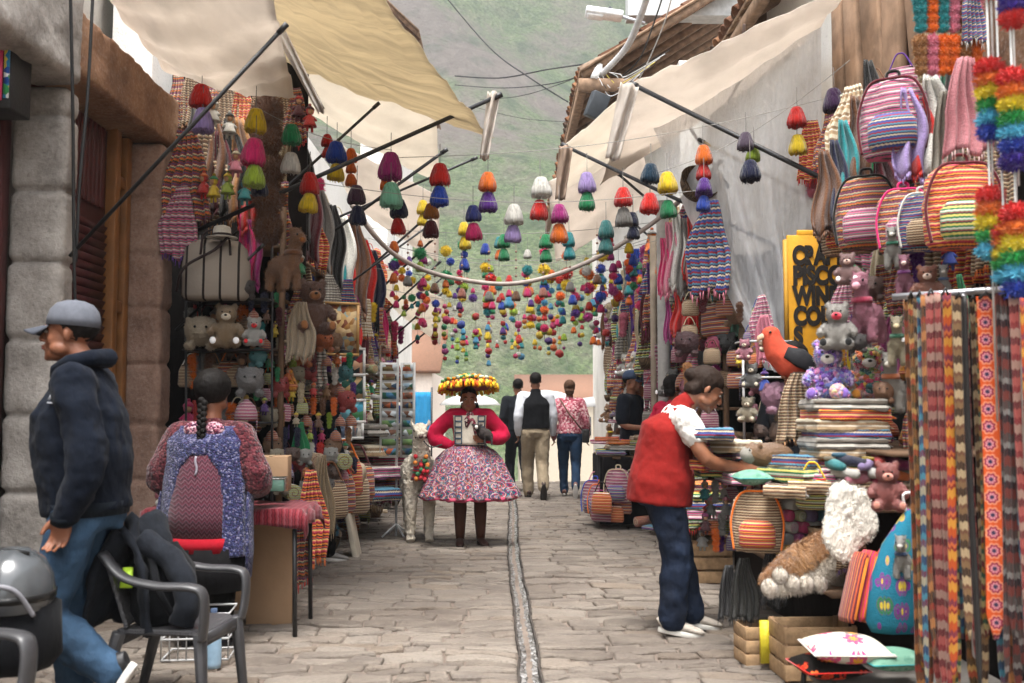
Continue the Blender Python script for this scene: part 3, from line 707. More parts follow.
def head_mat4(pos, yaw=0, pitch=0, roll=0, s=1.0):
    return Matrix.Translation(Vector(pos)) @ Euler((pitch, roll, yaw)).to_matrix().to_4x4() @ Matrix.Scale(s, 4)
def add_head(mb, M4, female=False):
    st = len(mb.v)
    mb.ball((0, .014, .034), (.073, .092, .080), nu=20, nv=14); mb.ball((0, -.026, -.015), (.061 if not female else .058, .062, .084), nu=18, nv=12)
    mb.ball((0, -.045, -.080), (.040, .042, .030), nu=14, nv=10); mb.ball((0, -.072, -.098), (.021, .017, .014)); mb.ball((0, .0, -.06), (.052, .06, .045))
    mb.tube([(0, -.082, .018), (0, -.094, -.002), (0, -.107, -.024), (0, -.102, -.034)], [.007, .009, .012, .009], 8)
    for s in (-1, 1):
        mb.ball((s * .012, -.095, -.030), (.008, .010, .007)); mb.ball((s * .036, -.055, -.024), (.022, .020, .026)); mb.ball((s * .027, -.078, .026), (.023, .010, .007))
        mb.ball((s * .075, .012, -.004), (.007, .017, .030), rot=(0, 0, s * .35)); mb.ball((s * .078, .010, -.002), (.009, .012, .02), rot=(0, 0, s * .35)); mb.ball((s * .050, -.02, -.06), (.018, .04, .025))
    mb.ball((0, -.091, -.052), (.021, .010, .006)); mb.ball((0, -.089, -.062), (.018, .010, .007))
    mb.xf(M4, st)
def face_parts(root, M4, brows=True, sk=None):
    for s in (-1, 1):
        mb = MB(); mb.ball((s * .029, -.0790, .004), (.0125, .0085, .0065)); mb.xf(M4); e = mb.build('eye', M('eye_white', (.26, .22, .19), .3, var=.05), root)
        mb = MB(); mb.ball((s * .029, -.0862, .004), (.0052, .0026, .0054)); mb.xf(M4); mb.build('iris', M('iris', (.012, .007, .005), .15, spec=.8), e)
    if brows:
        for s in (-1, 1):
            mb = MB(); mb.tube([(s * .012, -.090, .022), (s * .028, -.090, .028), (s * .046, -.078, .022)], [.0022, .0038, .0015], 6); mb.xf(M4); mb.build('eyebrow', hair_mat(), root)
    mb = MB(); mb.ball((0, -.0945, -.0525), (.0205, .0080, .0042)); mb.ball((0, -.0925, -.0615), (.0175, .0085, .0052)); mb.xf(M4); mb.build('lips', skin_mat('lip', '#8a4a42'), root)
def add_hand(mb, wrist, d, side_dir, s=1.0, curl=.35, thumb=1):
    """d: pointing direction of the hand, side_dir: towards the thumb side; the palm normal is their cross product"""
    wrist = Vector(wrist); d = Vector(d).normalized(); u = Vector(side_dir); u = (u - d * u.dot(d)).normalized(); nrm = u.cross(d) * thumb
    L = .092 * s
    mb.tube([wrist - d * .03 * s, wrist, wrist + d * L * .5, wrist + d * L], [(.027 * s, .019 * s), (.028 * s, .018 * s), (.041 * s, .015 * s), (.040 * s, .012 * s)], 12, ref=u)
    for k, (ln, off) in enumerate(((.070, .030), (.080, .010), (.074, -.011), (.056, -.031))):
        b = wrist + d * (L * (.96 if k != 3 else .88)) + u * off * s; fan = u * (off * .28 / .03)
        pts = [b - d * .02 * s, b]; cur = b; ang = 0; rr = [.0095, .0095]
        for q in (.45, .32, .25):
            ang += curl * (1.0 + .15 * k); dd = (d * cos(ang) + nrm * sin(ang) + fan * .35).normalized(); cur = cur + dd * ln * q * s; pts.append(cur); rr.append(.0092 - .001 * len(rr) * .5)
        mb.tube(pts, [x * s for x in rr], 8)
    b = wrist + d * L * .25 + u * .026 * s; p1 = b + (d * .6 + u * .75 + nrm * .25).normalized() * .034 * s; p2 = p1 + (d * .9 + u * .3 + nrm * .35).normalized() * .028 * s; p3 = p2 + (d * .9 + nrm * .5).normalized() * .022 * s
    mb.tube([b - d * .01, p1, p2, p3], [.014 * s, .0125 * s, .011 * s, .008 * s], 8)
def limb(mb, pts, rad, n=14, ref=None):
    """tapered limb with extra points between the joints so that it swells and bends smoothly"""
    pts = [Vector(p) for p in pts]; mb.tube(crom(pts, 4), sum([[tuple((a if isinstance(a, tuple) else (a, a))[i] * (1 - k / 4) + (b if isinstance(b, tuple) else (b, b))[i] * (k / 4) for i in (0, 1)) for k in range(4)] for a, b in zip(rad[:-1], rad[1:])], []) + [rad[-1]], n, ref=ref)
    mb.ball(pts[0], (rad[0] if not isinstance(rad[0], tuple) else min(rad[0])) * .98, nu=n, nv=8); mb.ball(pts[-1], (rad[-1] if not isinstance(rad[-1], tuple) else min(rad[-1])) * .98, nu=n, nv=8)
def shoe(root, an, toe, mat, sole_mat, s=1.0, name='shoe', low=False):
    an = Vector(an); toe = Vector(toe); heel = an + (an - toe).normalized() * .05 * s; heel.z -= .055 * s
    d = (toe - an); d.z = toe.z - heel.z; d.normalize(); side = Vector((-d.y, d.x, 0)).normalized(); up = side.cross(d).normalized()
    if up.z < 0: up = -up
    L = .265 * s; o = an - d * .07 * s - up * (.075 * s)
    mb = MB(); secs = [(0, .026, .028, .040), (.06, .036, .042, .050), (.2, .036, .046, .052), (.4, .038, .036, .040), (.6, .046, .030, .032), (.8, .046, .024, .026), (.94, .034, .019, .02), (1.0, .016, .012, .014)]
    mb.tube([o + d * L * t + up * (h * s + .012 * s) for t, w_, h, c in secs], [(w_ * s, c * s * .85) for t, w_, h, c in secs], 14, ref=side)
    if not low: mb.tube([an - up * .03 * s, an + up * .02 * s], [(.045 * s, .05 * s), (.040 * s, .046 * s)], 12, ref=side)
    sh = mb.build(name, mat, root, mods=[('remesh', .006), ('smooth', 3)])
    mb = MB(); k = 18; pts = []
    for i in range(k):
        a = 2 * pi * i / k; t = .5 - .5 * cos(a); w_ = .047 * (sin(a)) * (1 if sin(a) > 0 else 1) * (.80 + .3 * t) * (1 - .25 * t ** 6); pts.append(o + d * (L * 1.03 * t - .004) + side * w_ * s)
    base = 0
    for z in (-.006, .024): 
        for p in pts: mb.v.append(p + up * z * s)
    for i in range(k): mb.face((i, (i + 1) % k, k + (i + 1) % k, k + i))
    mb.face(list(range(k))[::-1]); mb.face([k + i for i in range(k)]); mb.build('sole', sole_mat, sh, mods=[('bevel', .005)])
    if not low:
        mb = MB()
        for q in range(4): c = o + d * L * (.42 + .07 * q) + up * (.072 - .009 * q) * s; mb.tube([c - side * .024 * s - up * .008, c + up * .002, c + side * .024 * s - up * .008], .003 * s, 6)
        mb.build('laces', sole_mat, sh)
def person(loc, rz, label, group=None, scale=1.0): return empty('person', loc, rz, label, 'person', group, scale=scale)
def body(root, J, sk, vox=.007, female=False, hs=1.0, arms=True, curl=(.35, .35), thumbdir=None, bare_legs=False, hand_s=1.0, legmat=None, face=True, hd=(0, 0, 0), armr=1.0):
    """one continuous skin: head, neck, trunk, arms with hands, legs"""
    mb = MB(); H4 = head_mat4(J['hd'], *hd, s=hs); add_head(mb, H4, female)
    hd_ = Vector(J['hd']); nk = Vector(J['nk']); mb.tube([nk - Vector((0, 0, .03)), nk.lerp(hd_, .35), hd_ + (H4.to_3x3() @ Vector((0, .02, -.05)))], [.062, .052, .050], 14)
    mb.tube([J['pel'], Vector(J['pel']).lerp(Vector(J['ch']), .5), J['ch'], nk - Vector((0, 0, .02))], [(.13, .09), (.11, .085), (.13, .09), (.07, .06)], 14, ref=Vector(J['shL']) - Vector(J['shR']))
    for i, s in enumerate('LR'):
        if 'sh' + s in J and arms:
            limb(mb, [J['sh' + s], J['el' + s], J['wr' + s]], [.045 * armr, .039 * armr, .026 * armr]); mb.tube([J['ch'], J['sh' + s]], [.06, .045], 10)
            e = Vector(J['el' + s]); w_ = Vector(J['wr' + s]); d = Vector(J.get('hdir' + s, w_ - e)); td = Vector(J.get('thumb' + s, (0, -1, 0)))
            add_hand(mb, w_, d, td, .98 * hand_s, curl[i], 1 if s == 'L' else -1)
        if 'an' + s in J: 
            limb(mb, [J['hp' + s], J['kn' + s], Vector(J['kn' + s]).lerp(Vector(J['an' + s]), .35), J['an' + s]], [.075, .052, .054, .034])
    mb.build('body', sk, root, mods=[('remesh', vox), ('smooth', 2)])
    if face: face_parts(root, H4)
    return H4
def trousers(root, J, mat, r=(.10, .075, .062), waist=(.17, .12), vox=.01, disp=.02, name='jeans', cuff=None, top=.04, ds=.09):
    mb = MB(); pel = Vector(J['pel']); ref = Vector(J['hpL']) - Vector(J['hpR'])
    ax = (Vector(J['ch']) - pel).normalized()
    mb.tube([pel - ax * .10, pel - ax * .03, pel + ax * (.03 + top)], [(waist[0] * .8, waist[1] * .85), (waist[0], waist[1] * 1.05), (waist[0] * .92, waist[1] * .92)], 18, ref=ref)
    for s in 'LR':
        hp = Vector(J['hp' + s]); kn = Vector(J['kn' + s]); an = Vector(J['an' + s])
        limb(mb, [hp + (hp - kn).normalized() * .01, hp.lerp(kn, .5), kn, kn.lerp(an, .4), an - Vector((0, 0, -.0))], [r[0], r[0] * .88, r[1], r[1] * .92, r[2]], 16)
    o = mb.build(name, mat, root, mods=[('remesh', vox), ('smooth', 4), ('disp', disp, ds)])
    return o
def top(root, J, mat, name='shirt', tr=((.165, .115), (.15, .105), (.175, .12), (.16, .10)), sl=(.062, .055, .042), hem=0.0, vox=.01, disp=.015, sleeve=1.0, collar=.07, ds=.09, sides='LR', nkup=.0):
    mb = MB(); pel = Vector(J['pel']); ch = Vector(J['ch']); nk = Vector(J['nk']); ref = Vector(J['shL']) - Vector(J['shR']); ax = (ch - pel).normalized()
    mb.tube([pel - ax * hem, pel + ax * .05, pel.lerp(ch, .5), ch, ch.lerp((Vector(J['shL']) + Vector(J['shR'])) / 2, .8), nk, nk + (Vector(J['hd']) - nk).normalized() * (.02 + nkup)], [tr[0], tr[0], tr[1], tr[2], tr[3], (collar, collar * .9), (collar * .85, collar * .8)], 20, ref=ref)
    for s in sides:
        sh = Vector(J['sh' + s]); el = Vector(J['el' + s]); wr = Vector(J['wr' + s]); mb.tube([ch.lerp(nk, .45), sh], [(.09, .08), (sl[0], sl[0])], 12)
        if sleeve >= 1: limb(mb, [sh, el, wr], list(sl))
        elif sleeve > 0: limb(mb, [sh, sh.lerp(el, sleeve * .6), sh.lerp(el, sleeve)], [sl[0], sl[0] * 1.05, sl[1]])
    return mb.build(name, mat, root, mods=[('remesh', vox), ('smooth', 4), ('disp', disp, ds)])
def hair(root, M4, mat=None, back=.0, vol=1.0, fringe=.03, name='hair', bun=None, side=0):
    mb = MB(); st = 0
    mb.ball((0, .022, .042), (.082 * vol, .097 * vol, .084 * vol), nu=22, nv=14)
    # keep the face free: pull the front lower part of the cap back inside the skull
    for i, v in enumerate(mb.v):
        if v.y < -.02 and v.z < .07 - fringe: v.y = -.02 + (v.y + .02) * .1; v.x *= .93
        if v.z < -.035: v.x *= .8; v.y = min(v.y, .085)
    if back: mb.tube([(0, .05, .0), (0, .075, -.05), (0, .075, -.05 - back)], [(.075, .05), (.07, .045), (.05, .03)], 14, ref=(1, 0, 0))
    if side:
        for s in (-1, 1): mb.tube([(s * .06, .0, .06), (s * .077, .015, .0), (s * .07, .02, -side)], [(.02, .05), (.018, .045), (.012, .03)], 10, ref=(1, 0, 0))
    if bun: mb.ball(bun, .04, nu=12, nv=9)
    mb.xf(M4); return mb.build(name, mat or hair_mat(), root, mods=[('remesh', .007), ('smooth', 1), ('disp', .008, .02)])

# ---- the man in the cap, walking towards the wall
R_ = person((-1.76, 4.09, 0), -pi / 2, 'man in a grey cap, navy hooded sweatshirt and blue jeans walking past the stone pier', scale=.985)
J = dict(pel=(0, .075, .86), ch=(0, .035, 1.24), nk=(0, .045, 1.44), hd=(0, -.018, 1.572), shL=(.185, .08, 1.365), shR=(-.18, .03, 1.365), elL=(.235, .165, 1.06), elR=(-.23, .02, 1.08),
         wrL=(.225, .085, .845), wrR=(-.2, -.12, .9), hpL=(.09, .065, .81), hpR=(-.09, .05, .81), knL=(.10, -.045, .44), knR=(-.085, -.03, .45), anL=(.10, .225, .225), anR=(-.09, .02, .08), toL=(.10, .13, .05), toR=(-.09, -.17, .02),
         hdirL=(-.05, -.28, -1), thumbL=(0, -1, .1), hdirR=(0, -.2, -1))
H4 = body(R_, J, SK(), .006, hd=(.12, -.06, 0), curl=(.42, .3), hs=1.04)
trousers(R_, J, denim('blue_denim', '#1a2838', '#38526c'), r=(.105, .088, .068), waist=(.165, .15), disp=.035)
hoodie = top(R_, J, fabric('navy_sweat', '#0d131e', .25, 7, .035), 'hooded_sweatshirt', tr=((.175, .175), (.19, .20), (.195, .19), (.155, .13)), sl=(.085, .080, .052), hem=.02, disp=.03, collar=.078)
mb = MB(); mb.tube([(-.07, -.04, 1.425), (-.105, .03, 1.455), (-.085, .11, 1.47), (0, .145, 1.475), (.085, .11, 1.47), (.105, .03, 1.455), (.07, -.04, 1.425), (0, -.075, 1.395)], [.022, .03, .036, .042, .036, .03, .024, .02], 10)
mb.build('hood', MATS['navy_sweat'], R_, mods=[('remesh', .008), ('smooth', 3)])
mb = MB(); 
for s in (0, 1): mb.tube([(.235 - .0, .085 + .0, .858), (.224, .083, .83)], .054, 14)
mb.build('cuff', fabric('navy_rib', '#12181f', .2, 30, .01), R_)
mb = MB(); mb.tube([(.0, .08, .83), (.0, .078, .885)], [(.176, .158), (.184, .166)], 24, ref=(1, 0, 0)); mb.build('waistband', MATS['navy_rib'], R_)
# small printed mark on the chest and drawstrings
mb = MB()
def onchest(y, z): return (.165 + .0 * y, y, z)
for (y0, z0, y1, z1) in ((-.085, 1.255, -.072, 1.280), (-.072, 1.280, -.064, 1.262), (-.064, 1.262, -.052, 1.282), (-.052, 1.282, -.046, 1.262)):
    mb.tube([(.176 + (y0 + .085) * .25, y0 + .07, z0 + .045), (.176 + (y1 + .085) * .25, y1 + .07, z1 + .045)], .0045, 6)
mb.tube([(.180, -.020, 1.288), (.190, .033, 1.285)], .0028, 6); mb.build('chest_emblem', M('emblem_white', (.6, .62, .68)), R_)
mb = MB()
mb = None
hair(R_, H4, vol=.96, fringe=.03)
# cap
mb = MB(); mb.lathe([(.0, .092), (.03, .090), (.058, .078), (.078, .052), (.086, .018), (.087, -.012)], (0, .012, .045), 24, 1.16)
for v in mb.v: v.y += 0
mb.xf(H4); cp = mb.build('cap', fabric('cap_grey', '#5b5e66', .15, 12, .006), R_, mods=[('solid', .004)])
mb = MB(); mb.grid(lambda u, v: ((u - .5) * .155 * (1 - .25 * v), -.068 - v * .105 * math.sqrt(max(.02, 1 - (u * 2 - 1) ** 2 * .8)), .036 - .030 * v - .020 * (u * 2 - 1) ** 2), 16, 8); mb.xf(H4); mb.build('visor', fabric('visor_grey', '#474a52', .1, 12, .004), cp, mods=[('solid', .006)])
mb = MB(); mb.ball((0, .012, .138), (.008, .008, .005)); mb.xf(H4); mb.build('button', MATS['visor_grey'], cp)
m_rub = M('sole_white', (.55, .53, .50), .6); m_blk = M('shoe_black', (.014, .014, .016), .5, spec=.5)
shoe(R_, J['anL'], (.10, .125, .04), m_blk, m_rub, 1.05); shoe(R_, J['anR'], J['toR'], m_blk, m_rub, 1.05)
mb = MB(); mb.tube([(.233, .050, .738), (.218, .050, .735)], .011, 10); mb.build('ring', M('silver', (.6, .6, .62), .25, metal=1), R_)

# ---- woman with the braid, seen from behind
R_ = person((-1.575, 5.4, 0), pi - .12, 'woman with a black braid and flowered apron seen from behind at the stall table')
J = dict(pel=(0, .03, .74), ch=(0, .0, 1.03), nk=(0, .0, 1.175), hd=(0, -.03, 1.325), shL=(.165, 0, 1.10), shR=(-.165, 0, 1.10), elL=(.265, -.0, .86), elR=(-.265, -.0, .86), wrL=(.16, -.20, .84), wrR=(-.16, -.2, .84),
         hpL=(.085, .02, .68), hpR=(-.085, .02, .68), knL=(.09, 0, .40), knR=(-.09, 0, .40), anL=(.09, .02, .07), anR=(-.09, .02, .07), toL=(.10, -.14, .02), toR=(-.10, -.14, .02), thumbL=(-.3, 0, 1), thumbR=(.3, 0, 1))
H4 = body(R_, J, SK(), .007, True, hd=(.0, .06, 0), face=True, hs=.97)
top(R_, J, speckle('print_blouse', ['#421820', '#57222a', '#32121a', '#643438'], 70), 'blouse', tr=((.19, .155), (.19, .15), (.19, .14), (.16, .10)), sl=(.085, .085, .06), disp=.02, collar=.07)
m_zig = stripes('zigzag_weave', ['#3d1822', '#6a4c55', '#481b28', '#2a111a', '#634450', '#521a2a'], 22, 2, .45, 60, seed=4, fine=.3)
m_flor = speckle('blue_floral', ['#1c1f3a', '#2c3056', '#44486e', '#20233f', '#6d6b86', '#3a3258', '#262a50'], 110)
mb = MB(); mb.tube([(0, .03, .56), (0, .03, .70), (0, .02, .85), (0, 0, 1.0), (0, 0, 1.10)], [(.215, .175), (.208, .17), (.198, .16), (.19, .15), (.16, .10)], 24, ref=(1, 0, 0)); mb.build('woven_back', m_zig, R_, mods=[('disp', .02, .1)])
mb = MB(); mb.tube([(0, .03, .50), (0, .03, .575)], [(.222, .18), (.218, .178)], 24, ref=(1, 0, 0)); mb.build('red_hem', fabric('red_wool', '#8f1220', .15), R_)
mb = MB(); mb.lathe([(.235, .30), (.225, .40), (.212, .52)], (0, .03, 0), 28, .85, wav=.05, wn=11); mb.build('skirt', fabric('black_skirt', '#0c0b0d', .3), R_, mods=[('solid', .006)])
mb = MB()   # flowered apron: yoke over the shoulders and two side panels, rounded opening at the back
def ap(u, v):
    a = (u - .5) * 2; x = a * .215; z = 1.155 - v * .68; wv = abs(a)
    zz = z; yb = .165 * math.sqrt(max(.0, 1 - min(1, (abs(x) / .235) ** 2))) * (.75 + .35 * v) + .012
    if v < .12: yb *= .55 + 3.6 * v
    return (x * (1 + .12 * v), yb, zz)
mb.grid(ap, 34, 40)
keep = []
for f in mb.f:
    c = sum((mb.v[i] for i in f), Vector()) / 4; inside = (c.x / .125) ** 2 + ((c.z - .80) / .21) ** 2 < 1 or (abs(c.x) < .135 and c.z < .80)
    if not inside: keep.append(f)
mb.f = keep; mb.mi = [0] * len(keep); mb.build('apron', m_flor, R_, mods=[('solid', .008), ('smooth', 1)])
for s in (-1, 1):
    mb = MB(); mb.ball((s * .055, .085, 1.135), (.058, .03, .045), nu=14, nv=8); mb.build('collar', speckle('rosy_floral', ['#6b2a3c', '#a8707f', '#45203a', '#c6a0a8'], 90), R_)
mb = MB(); mb.tube([(.004 * sin(k), .176 + .002 * sin(k), 1.0 - k * .014) for k in range(8)], [.006] * 8, 8); mb.build('apron_tie', M('tie', (.3, .28, .33)), R_)
mb = MB(); mb.tube([(.235, .0, .9), (.255, .03, .7), (.262, .03, .5), (.25, .02, .34)], [(.045, .012), (.055, .014), (.06, .016), (.05, .012)], 10, ref=(0, 1, 0)); mb.build('apron_side', m_flor, R_)
mb = MB(); mb.tube([(-.235, .0, .9), (-.24, .04, .7), (-.245, .04, .5), (-.24, .04, .36)], [(.04, .012), (.05, .014), (.05, .016), (.04, .012)], 10, ref=(0, 1, 0)); mb.build('apron_side', m_flor, R_)
hair(R_, H4, vol=1.24, fringe=.03)
mb = MB(); 
for k in range(24): mb.ball((.009 * (-1) ** k, .105 + .016 * sin(k * .15), 1.29 - k * .0145), (.020 - k * .0003, .018, .020), rot=(0, .6 * (-1) ** k, 0), nu=9, nv=6)
mb.tube([(0, .125, .95), (0, .155, .90)], [.008, .02], 8); mb.build('braid', hair_mat(), R_)
mb = MB(); mb.tube([(-.085, 0, .07), (-.085, 0, .42)], [.055, .08], 12); mb.tube([(.085, .01, .07), (.085, .01, .42)], [.055, .08], 12); mb.build('leggings', fabric('black_leggings', '#0b0a0a', .2), R_)
for s in 'LR': shoe(R_, J['an' + s], J['to' + s], m_blk, m_blk, .92, low=True)

# ---- woman in the red fleece vest, leaning over the stall
R_ = person((.99, 5.66, 0), pi / 2, 'woman in a red fleece vest and dark jeans leaning over the textile stall')
J = dict(pel=(0, .10, .80), ch=(0, .065, 1.12), nk=(0, -.035, 1.275), hd=(0, -.165, 1.355), shL=(.155, -.02, 1.195), shR=(-.165, -.02, 1.185), elL=(.2, -.18, 1.0), elR=(-.215, -.12, .975), wrL=(.10, -.38, .93), wrR=(-.13, -.31, .925),
         hpL=(.085, .085, .76), hpR=(-.085, .085, .76), knL=(.09, -.01, .45), knR=(-.09, .03, .44), anL=(.09, -.08, .09), anR=(-.10, .06, .09), toL=(.09, -.28, .02), toR=(-.11, -.14, .02), hdirR=(.15, -1, -.15), thumbR=(.3, 0, 1), hdirL=(-.1, -1, -.2), thumbL=(-.3, 0, 1))
H4 = body(R_, J, skin_mat('skin_light', '#8d5f46'), .006, True, hd=(.06, .55, 0), curl=(.35, .3), hs=1.02, armr=1.08)
trousers(R_, J, denim('dark_denim', '#080d18', '#1a2538'), r=(.108, .086, .076), waist=(.15, .135), disp=.03)
m_red = fabric('red_fleece', '#7a1a17', .14, 6, .03, weave=140)
top(R_, J, fabric('white_blouse', '#d5d2cc', .06, 25, .02), 'blouse', tr=((.14, .11), (.13, .1), (.15, .115), (.14, .09)), sl=(.070, .072, .04), sleeve=.42, disp=.02, ds=.03, collar=.05)
top(R_, J, m_red, 'fleece_vest', tr=((.205, .190), (.18, .168), (.175, .15), (.145, .10)), sl=(.06, .05, .04), sleeve=0, hem=.085, disp=.02, collar=.068, nkup=.03)
mb = MB(); mb.tube([(-.185, -.04, .93), (-.193, -.05, .90), (-.186, -.045, .87)], [.004] * 3, 6); mb.build('pocket_piping', M('piping_red', (.16, .02, .02)), R_)
hair(R_, H4, vol=1.05, fringe=.035, mat=hair_mat('dark_hair', (.018, .011, .008)), bun=(0, .115, .03), back=.02)
m_beish = M('shoe_pale', '#a89f94', .8, scale=30); 
for s in 'LR': shoe(R_, J['an' + s], J['to' + s], m_beish, M('sole_cream', (.6, .58, .53), .6), .95)

# ---- dancer in the fringed hat
R_ = person((-.31, 9.3, 0), 0.05, 'woman in a flowered fringed hat, red sleeves and wide embroidered skirt')
J = dict(pel=(0, .0, .86), ch=(0, .0, 1.12), nk=(0, 0, 1.24), hd=(-.01, -.02, 1.335), shL=(.165, 0, 1.185), shR=(-.165, 0, 1.185), elL=(.31, .0, 1.0), elR=(-.34, .03, 1.0), wrL=(.16, -.16, .985), wrR=(-.19, -.05, .92),
         hpL=(.09, 0, .78), hpR=(-.09, 0, .78), knL=(.10, 0, .44), knR=(-.085, 0, .44), anL=(.105, .01, .07), anR=(-.085, .01, .07), toL=(.15, -.13, .015), toR=(-.09, -.14, .015), hdirL=(-1, -.2, -.1), thumbL=(0, 0, 1), hdirR=(.8, .1, -.5), thumbR=(0, 1, .3))
H4 = body(R_, J, skin_mat('skin_light'), .008, True, hd=(0, .04, 0), hs=.98)
top(R_, J, fabric('pink_red_wool', '#ab1438', .12, 10, .02), 'jacket', tr=((.155, .12), (.15, .12), (.175, .13), (.15, .10)), sl=(.072, .075, .05), disp=.018, collar=.06)
m_blk2 = M('black_band', (.02, .018, .02)); m_cream = fabric('cream_panel', '#cfc6b6', .1)
mb = MB(); mb.grid(lambda u, v: ((u - .5) * .30 * (1 - .1 * v), -.137 * math.sqrt(max(0, 1 - ((u - .5) * 1.65) ** 2)) - .012 + .03 * (1 - v) * (1 if v < .2 else 0) * 0, 1.19 - v * .27), 16, 10)
jp = mb.build('vest_front', m_cream, R_, mods=[('solid', .012)])
mb = MB()
for s in (-1, 1):
    for k in range(5):
        for (a0, b0, a1, b1) in ((0, 0, 1, 0), (1, 0, 1, 1), (1, 1, 0, 1), (0, 1, 0, 0)):
            def q(a, b): x = s * (.075 + a * .06); z = 1.185 - k * .052 - b * .046; return (x, -.150 * math.sqrt(max(0, 1 - (x / .182) ** 2)) - .010, z)
            mb.tube([q(a0, b0), q((a0 + a1) / 2, (b0 + b1) / 2), q(a1, b1)], .0055, 6)
mb.build('square_trim', M('trim_blue', (.06, .09, .12)), jp)
mb = MB(); mb.tube([(0, -.11, 1.21), (-.02, -.15, 1.14), (-.03, -.152, 1.08)], [.03, .035, .012], 8); mb.tube([(0, -.11, 1.21), (.035, -.15, 1.12), (.07, -.155, .98)], [.03, .02, .018], 8); mb.build('neck_scarf', speckle('scarf_print', ['#6d1f2c', '#c8b7ad', '#3d1620', '#a05060'], 60), R_)
mb = MB(); mb.tube([(0, 0, .885), (0, 0, .925)], [(.165, .13), (.158, .125)], 20, ref=(1, 0, 0)); mb.build('belt', m_blk2, R_)
m_skirt = None
t = NT('embroidered_skirt'); v = t.co('Object'); x = t.sep(v); ang = t.math('ARCTAN2', x[0], x[1]); cmb = t.n('ShaderNodeCombineXYZ'); t.l(t.math('MULTIPLY', ang, 4.8), cmb.inputs[0]); t.l(t.math('MULTIPLY', x[2], 13.0), cmb.inputs[1])
vo = t.vor(cmb.outputs[0], 1.0, rnd=.35); rings = t.math('FRACT', t.math('MULTIPLY', vo.outputs['Distance'], 3.2))
c1 = t.ramp(rings, [(0, '#a83050'), (.18, '#1f4a78'), (.32, '#b8b2ac'), (.45, '#b03a28'), (.6, '#183850'), (.72, '#2f7a80'), (.86, '#201f38')], 'CONSTANT')
n2 = t.vor(v, 60); c2 = t.ramp(t.sep(n2.outputs['Color'])[0], [(0, '#c8c2be'), (.22, '#a82c48'), (.42, '#24507c'), (.68, '#1c1a2c'), (.85, '#b8642a')], 'CONSTANT')
c = t.mix(.30, c1, c2); m_skirt = t.done(t.bsdf(c, .9, t.bump(n2.outputs['Distance'], .5, .01), spec=.15))
mb = MB(); mb.lathe([(.16, .905), (.235, .86), (.29, .78), (.345, .67), (.39, .56), (.43, .46), (.435, .44)], (0, 0, 0), 120, .85, wav=.11, wn=17); mb.build('skirt', m_skirt, R_, mods=[('solid', .012), ('disp', .07, .13)])
mb = MB(); mb.lathe([(.415, .425), (.432, .437), (.428, .455)], (0, 0, 0), 120, .85, wav=.11, wn=17); mb.build('skirt_hem', M('hem_pink', (.4, .05, .10)), R_, mods=[('solid', .014), ('disp', .07, .13)])
mb = MB(); mb.lathe([(.33, .44), (.32, .52)], (0, 0, 0), 60, .85, wav=.05, wn=15); mb.build('petticoat', M('petticoat', (.35, .05, .09)), R_, mods=[('solid', .01)])
m_stk = fabric('brown_stocking', '#4a2c20', .1, 20, .003)
mb = MB(); 
for s in 'LR': limb(mb, [J['kn' + s], Vector(J['kn' + s]).lerp(Vector(J['an' + s]), .35), J['an' + s]], [.058, .060, .040])
mb.build('stockings', m_stk, R_)
for s in 'LR': shoe(R_, J['an' + s], J['to' + s], M('shoe_brown', (.05, .025, .02), .5), M('sole_dark', (.02, .015, .012)), .86, low=True)
HC = Vector((-.01, .0, 1.485)); hat = empty('hat', HC, 0); hat.parent = R_; hat.rotation_euler = (radians(-9), radians(-2), 0)
mb = MB(); mb.lathe([(.0, .085), (.08, .08), (.10, .03), (.2, .01), (.265, -.02), (.26, -.03), (.1, .0)], (0, 0, 0), 36); mb.build('hat_body', M('hat_red', (.25, .04, .04)), hat)
hc = ['#e6b414', '#f0cc3a', '#dc8a1a', '#4c7a42', '#aab8a4', '#c8801c', '#e0c84a', '#c8c8b0', '#5f9a62']
rnd = random.Random(4)
for nm, cols, n_, rr, zz, ln in (('fringe', hc[:3] + ['#d05a18'], 80, .265, -.024, .052), ('fringe', ['#e4bd3a', '#e8d25a', '#e0861c'], 80, .258, -.006, .04), ('flowers', hc[3:], 80, .22, .022, .03), ('flowers', hc[3:], 60, .16, .042, .03), ('flowers', hc, 40, .09, .062, .028)):
    mb = MB()
    for k in range(n_):
        a = 2 * pi * k / n_ + rnd.uniform(-.08, .08); r_ = rr + rnd.uniform(-.014, .014) * (1 if nm == 'fringe' else 2.6); c = Vector((cos(a) * r_, sin(a) * r_, zz)); mb.cur = rnd.randrange(len(cols))
        if nm == 'fringe': mb.tube([c, c + Vector((cos(a) * .01, sin(a) * .01, -ln * rnd.uniform(.7, 1.1)))], [.009, .014], 5)
        else: mb.ball(c, (.020, .020, .014), rot=(rnd.uniform(-.5, .5), rnd.uniform(-.5, .5), 0), nu=7, nv=4, jit=.2)
    mb.build(nm, [M('hatcol_' + q, q, .9) for q in cols], hat)
hair(R_, H4, vol=.98, fringe=.02)
for s in (-1, 1):
    mb = MB(); mb.tube([(s * .06, .03, 1.30), (s * .085, -.02, 1.2), (s * .09, -.09, 1.08)], [.02, .017, .011], 8); mb.build('braid', hair_mat(), R_)
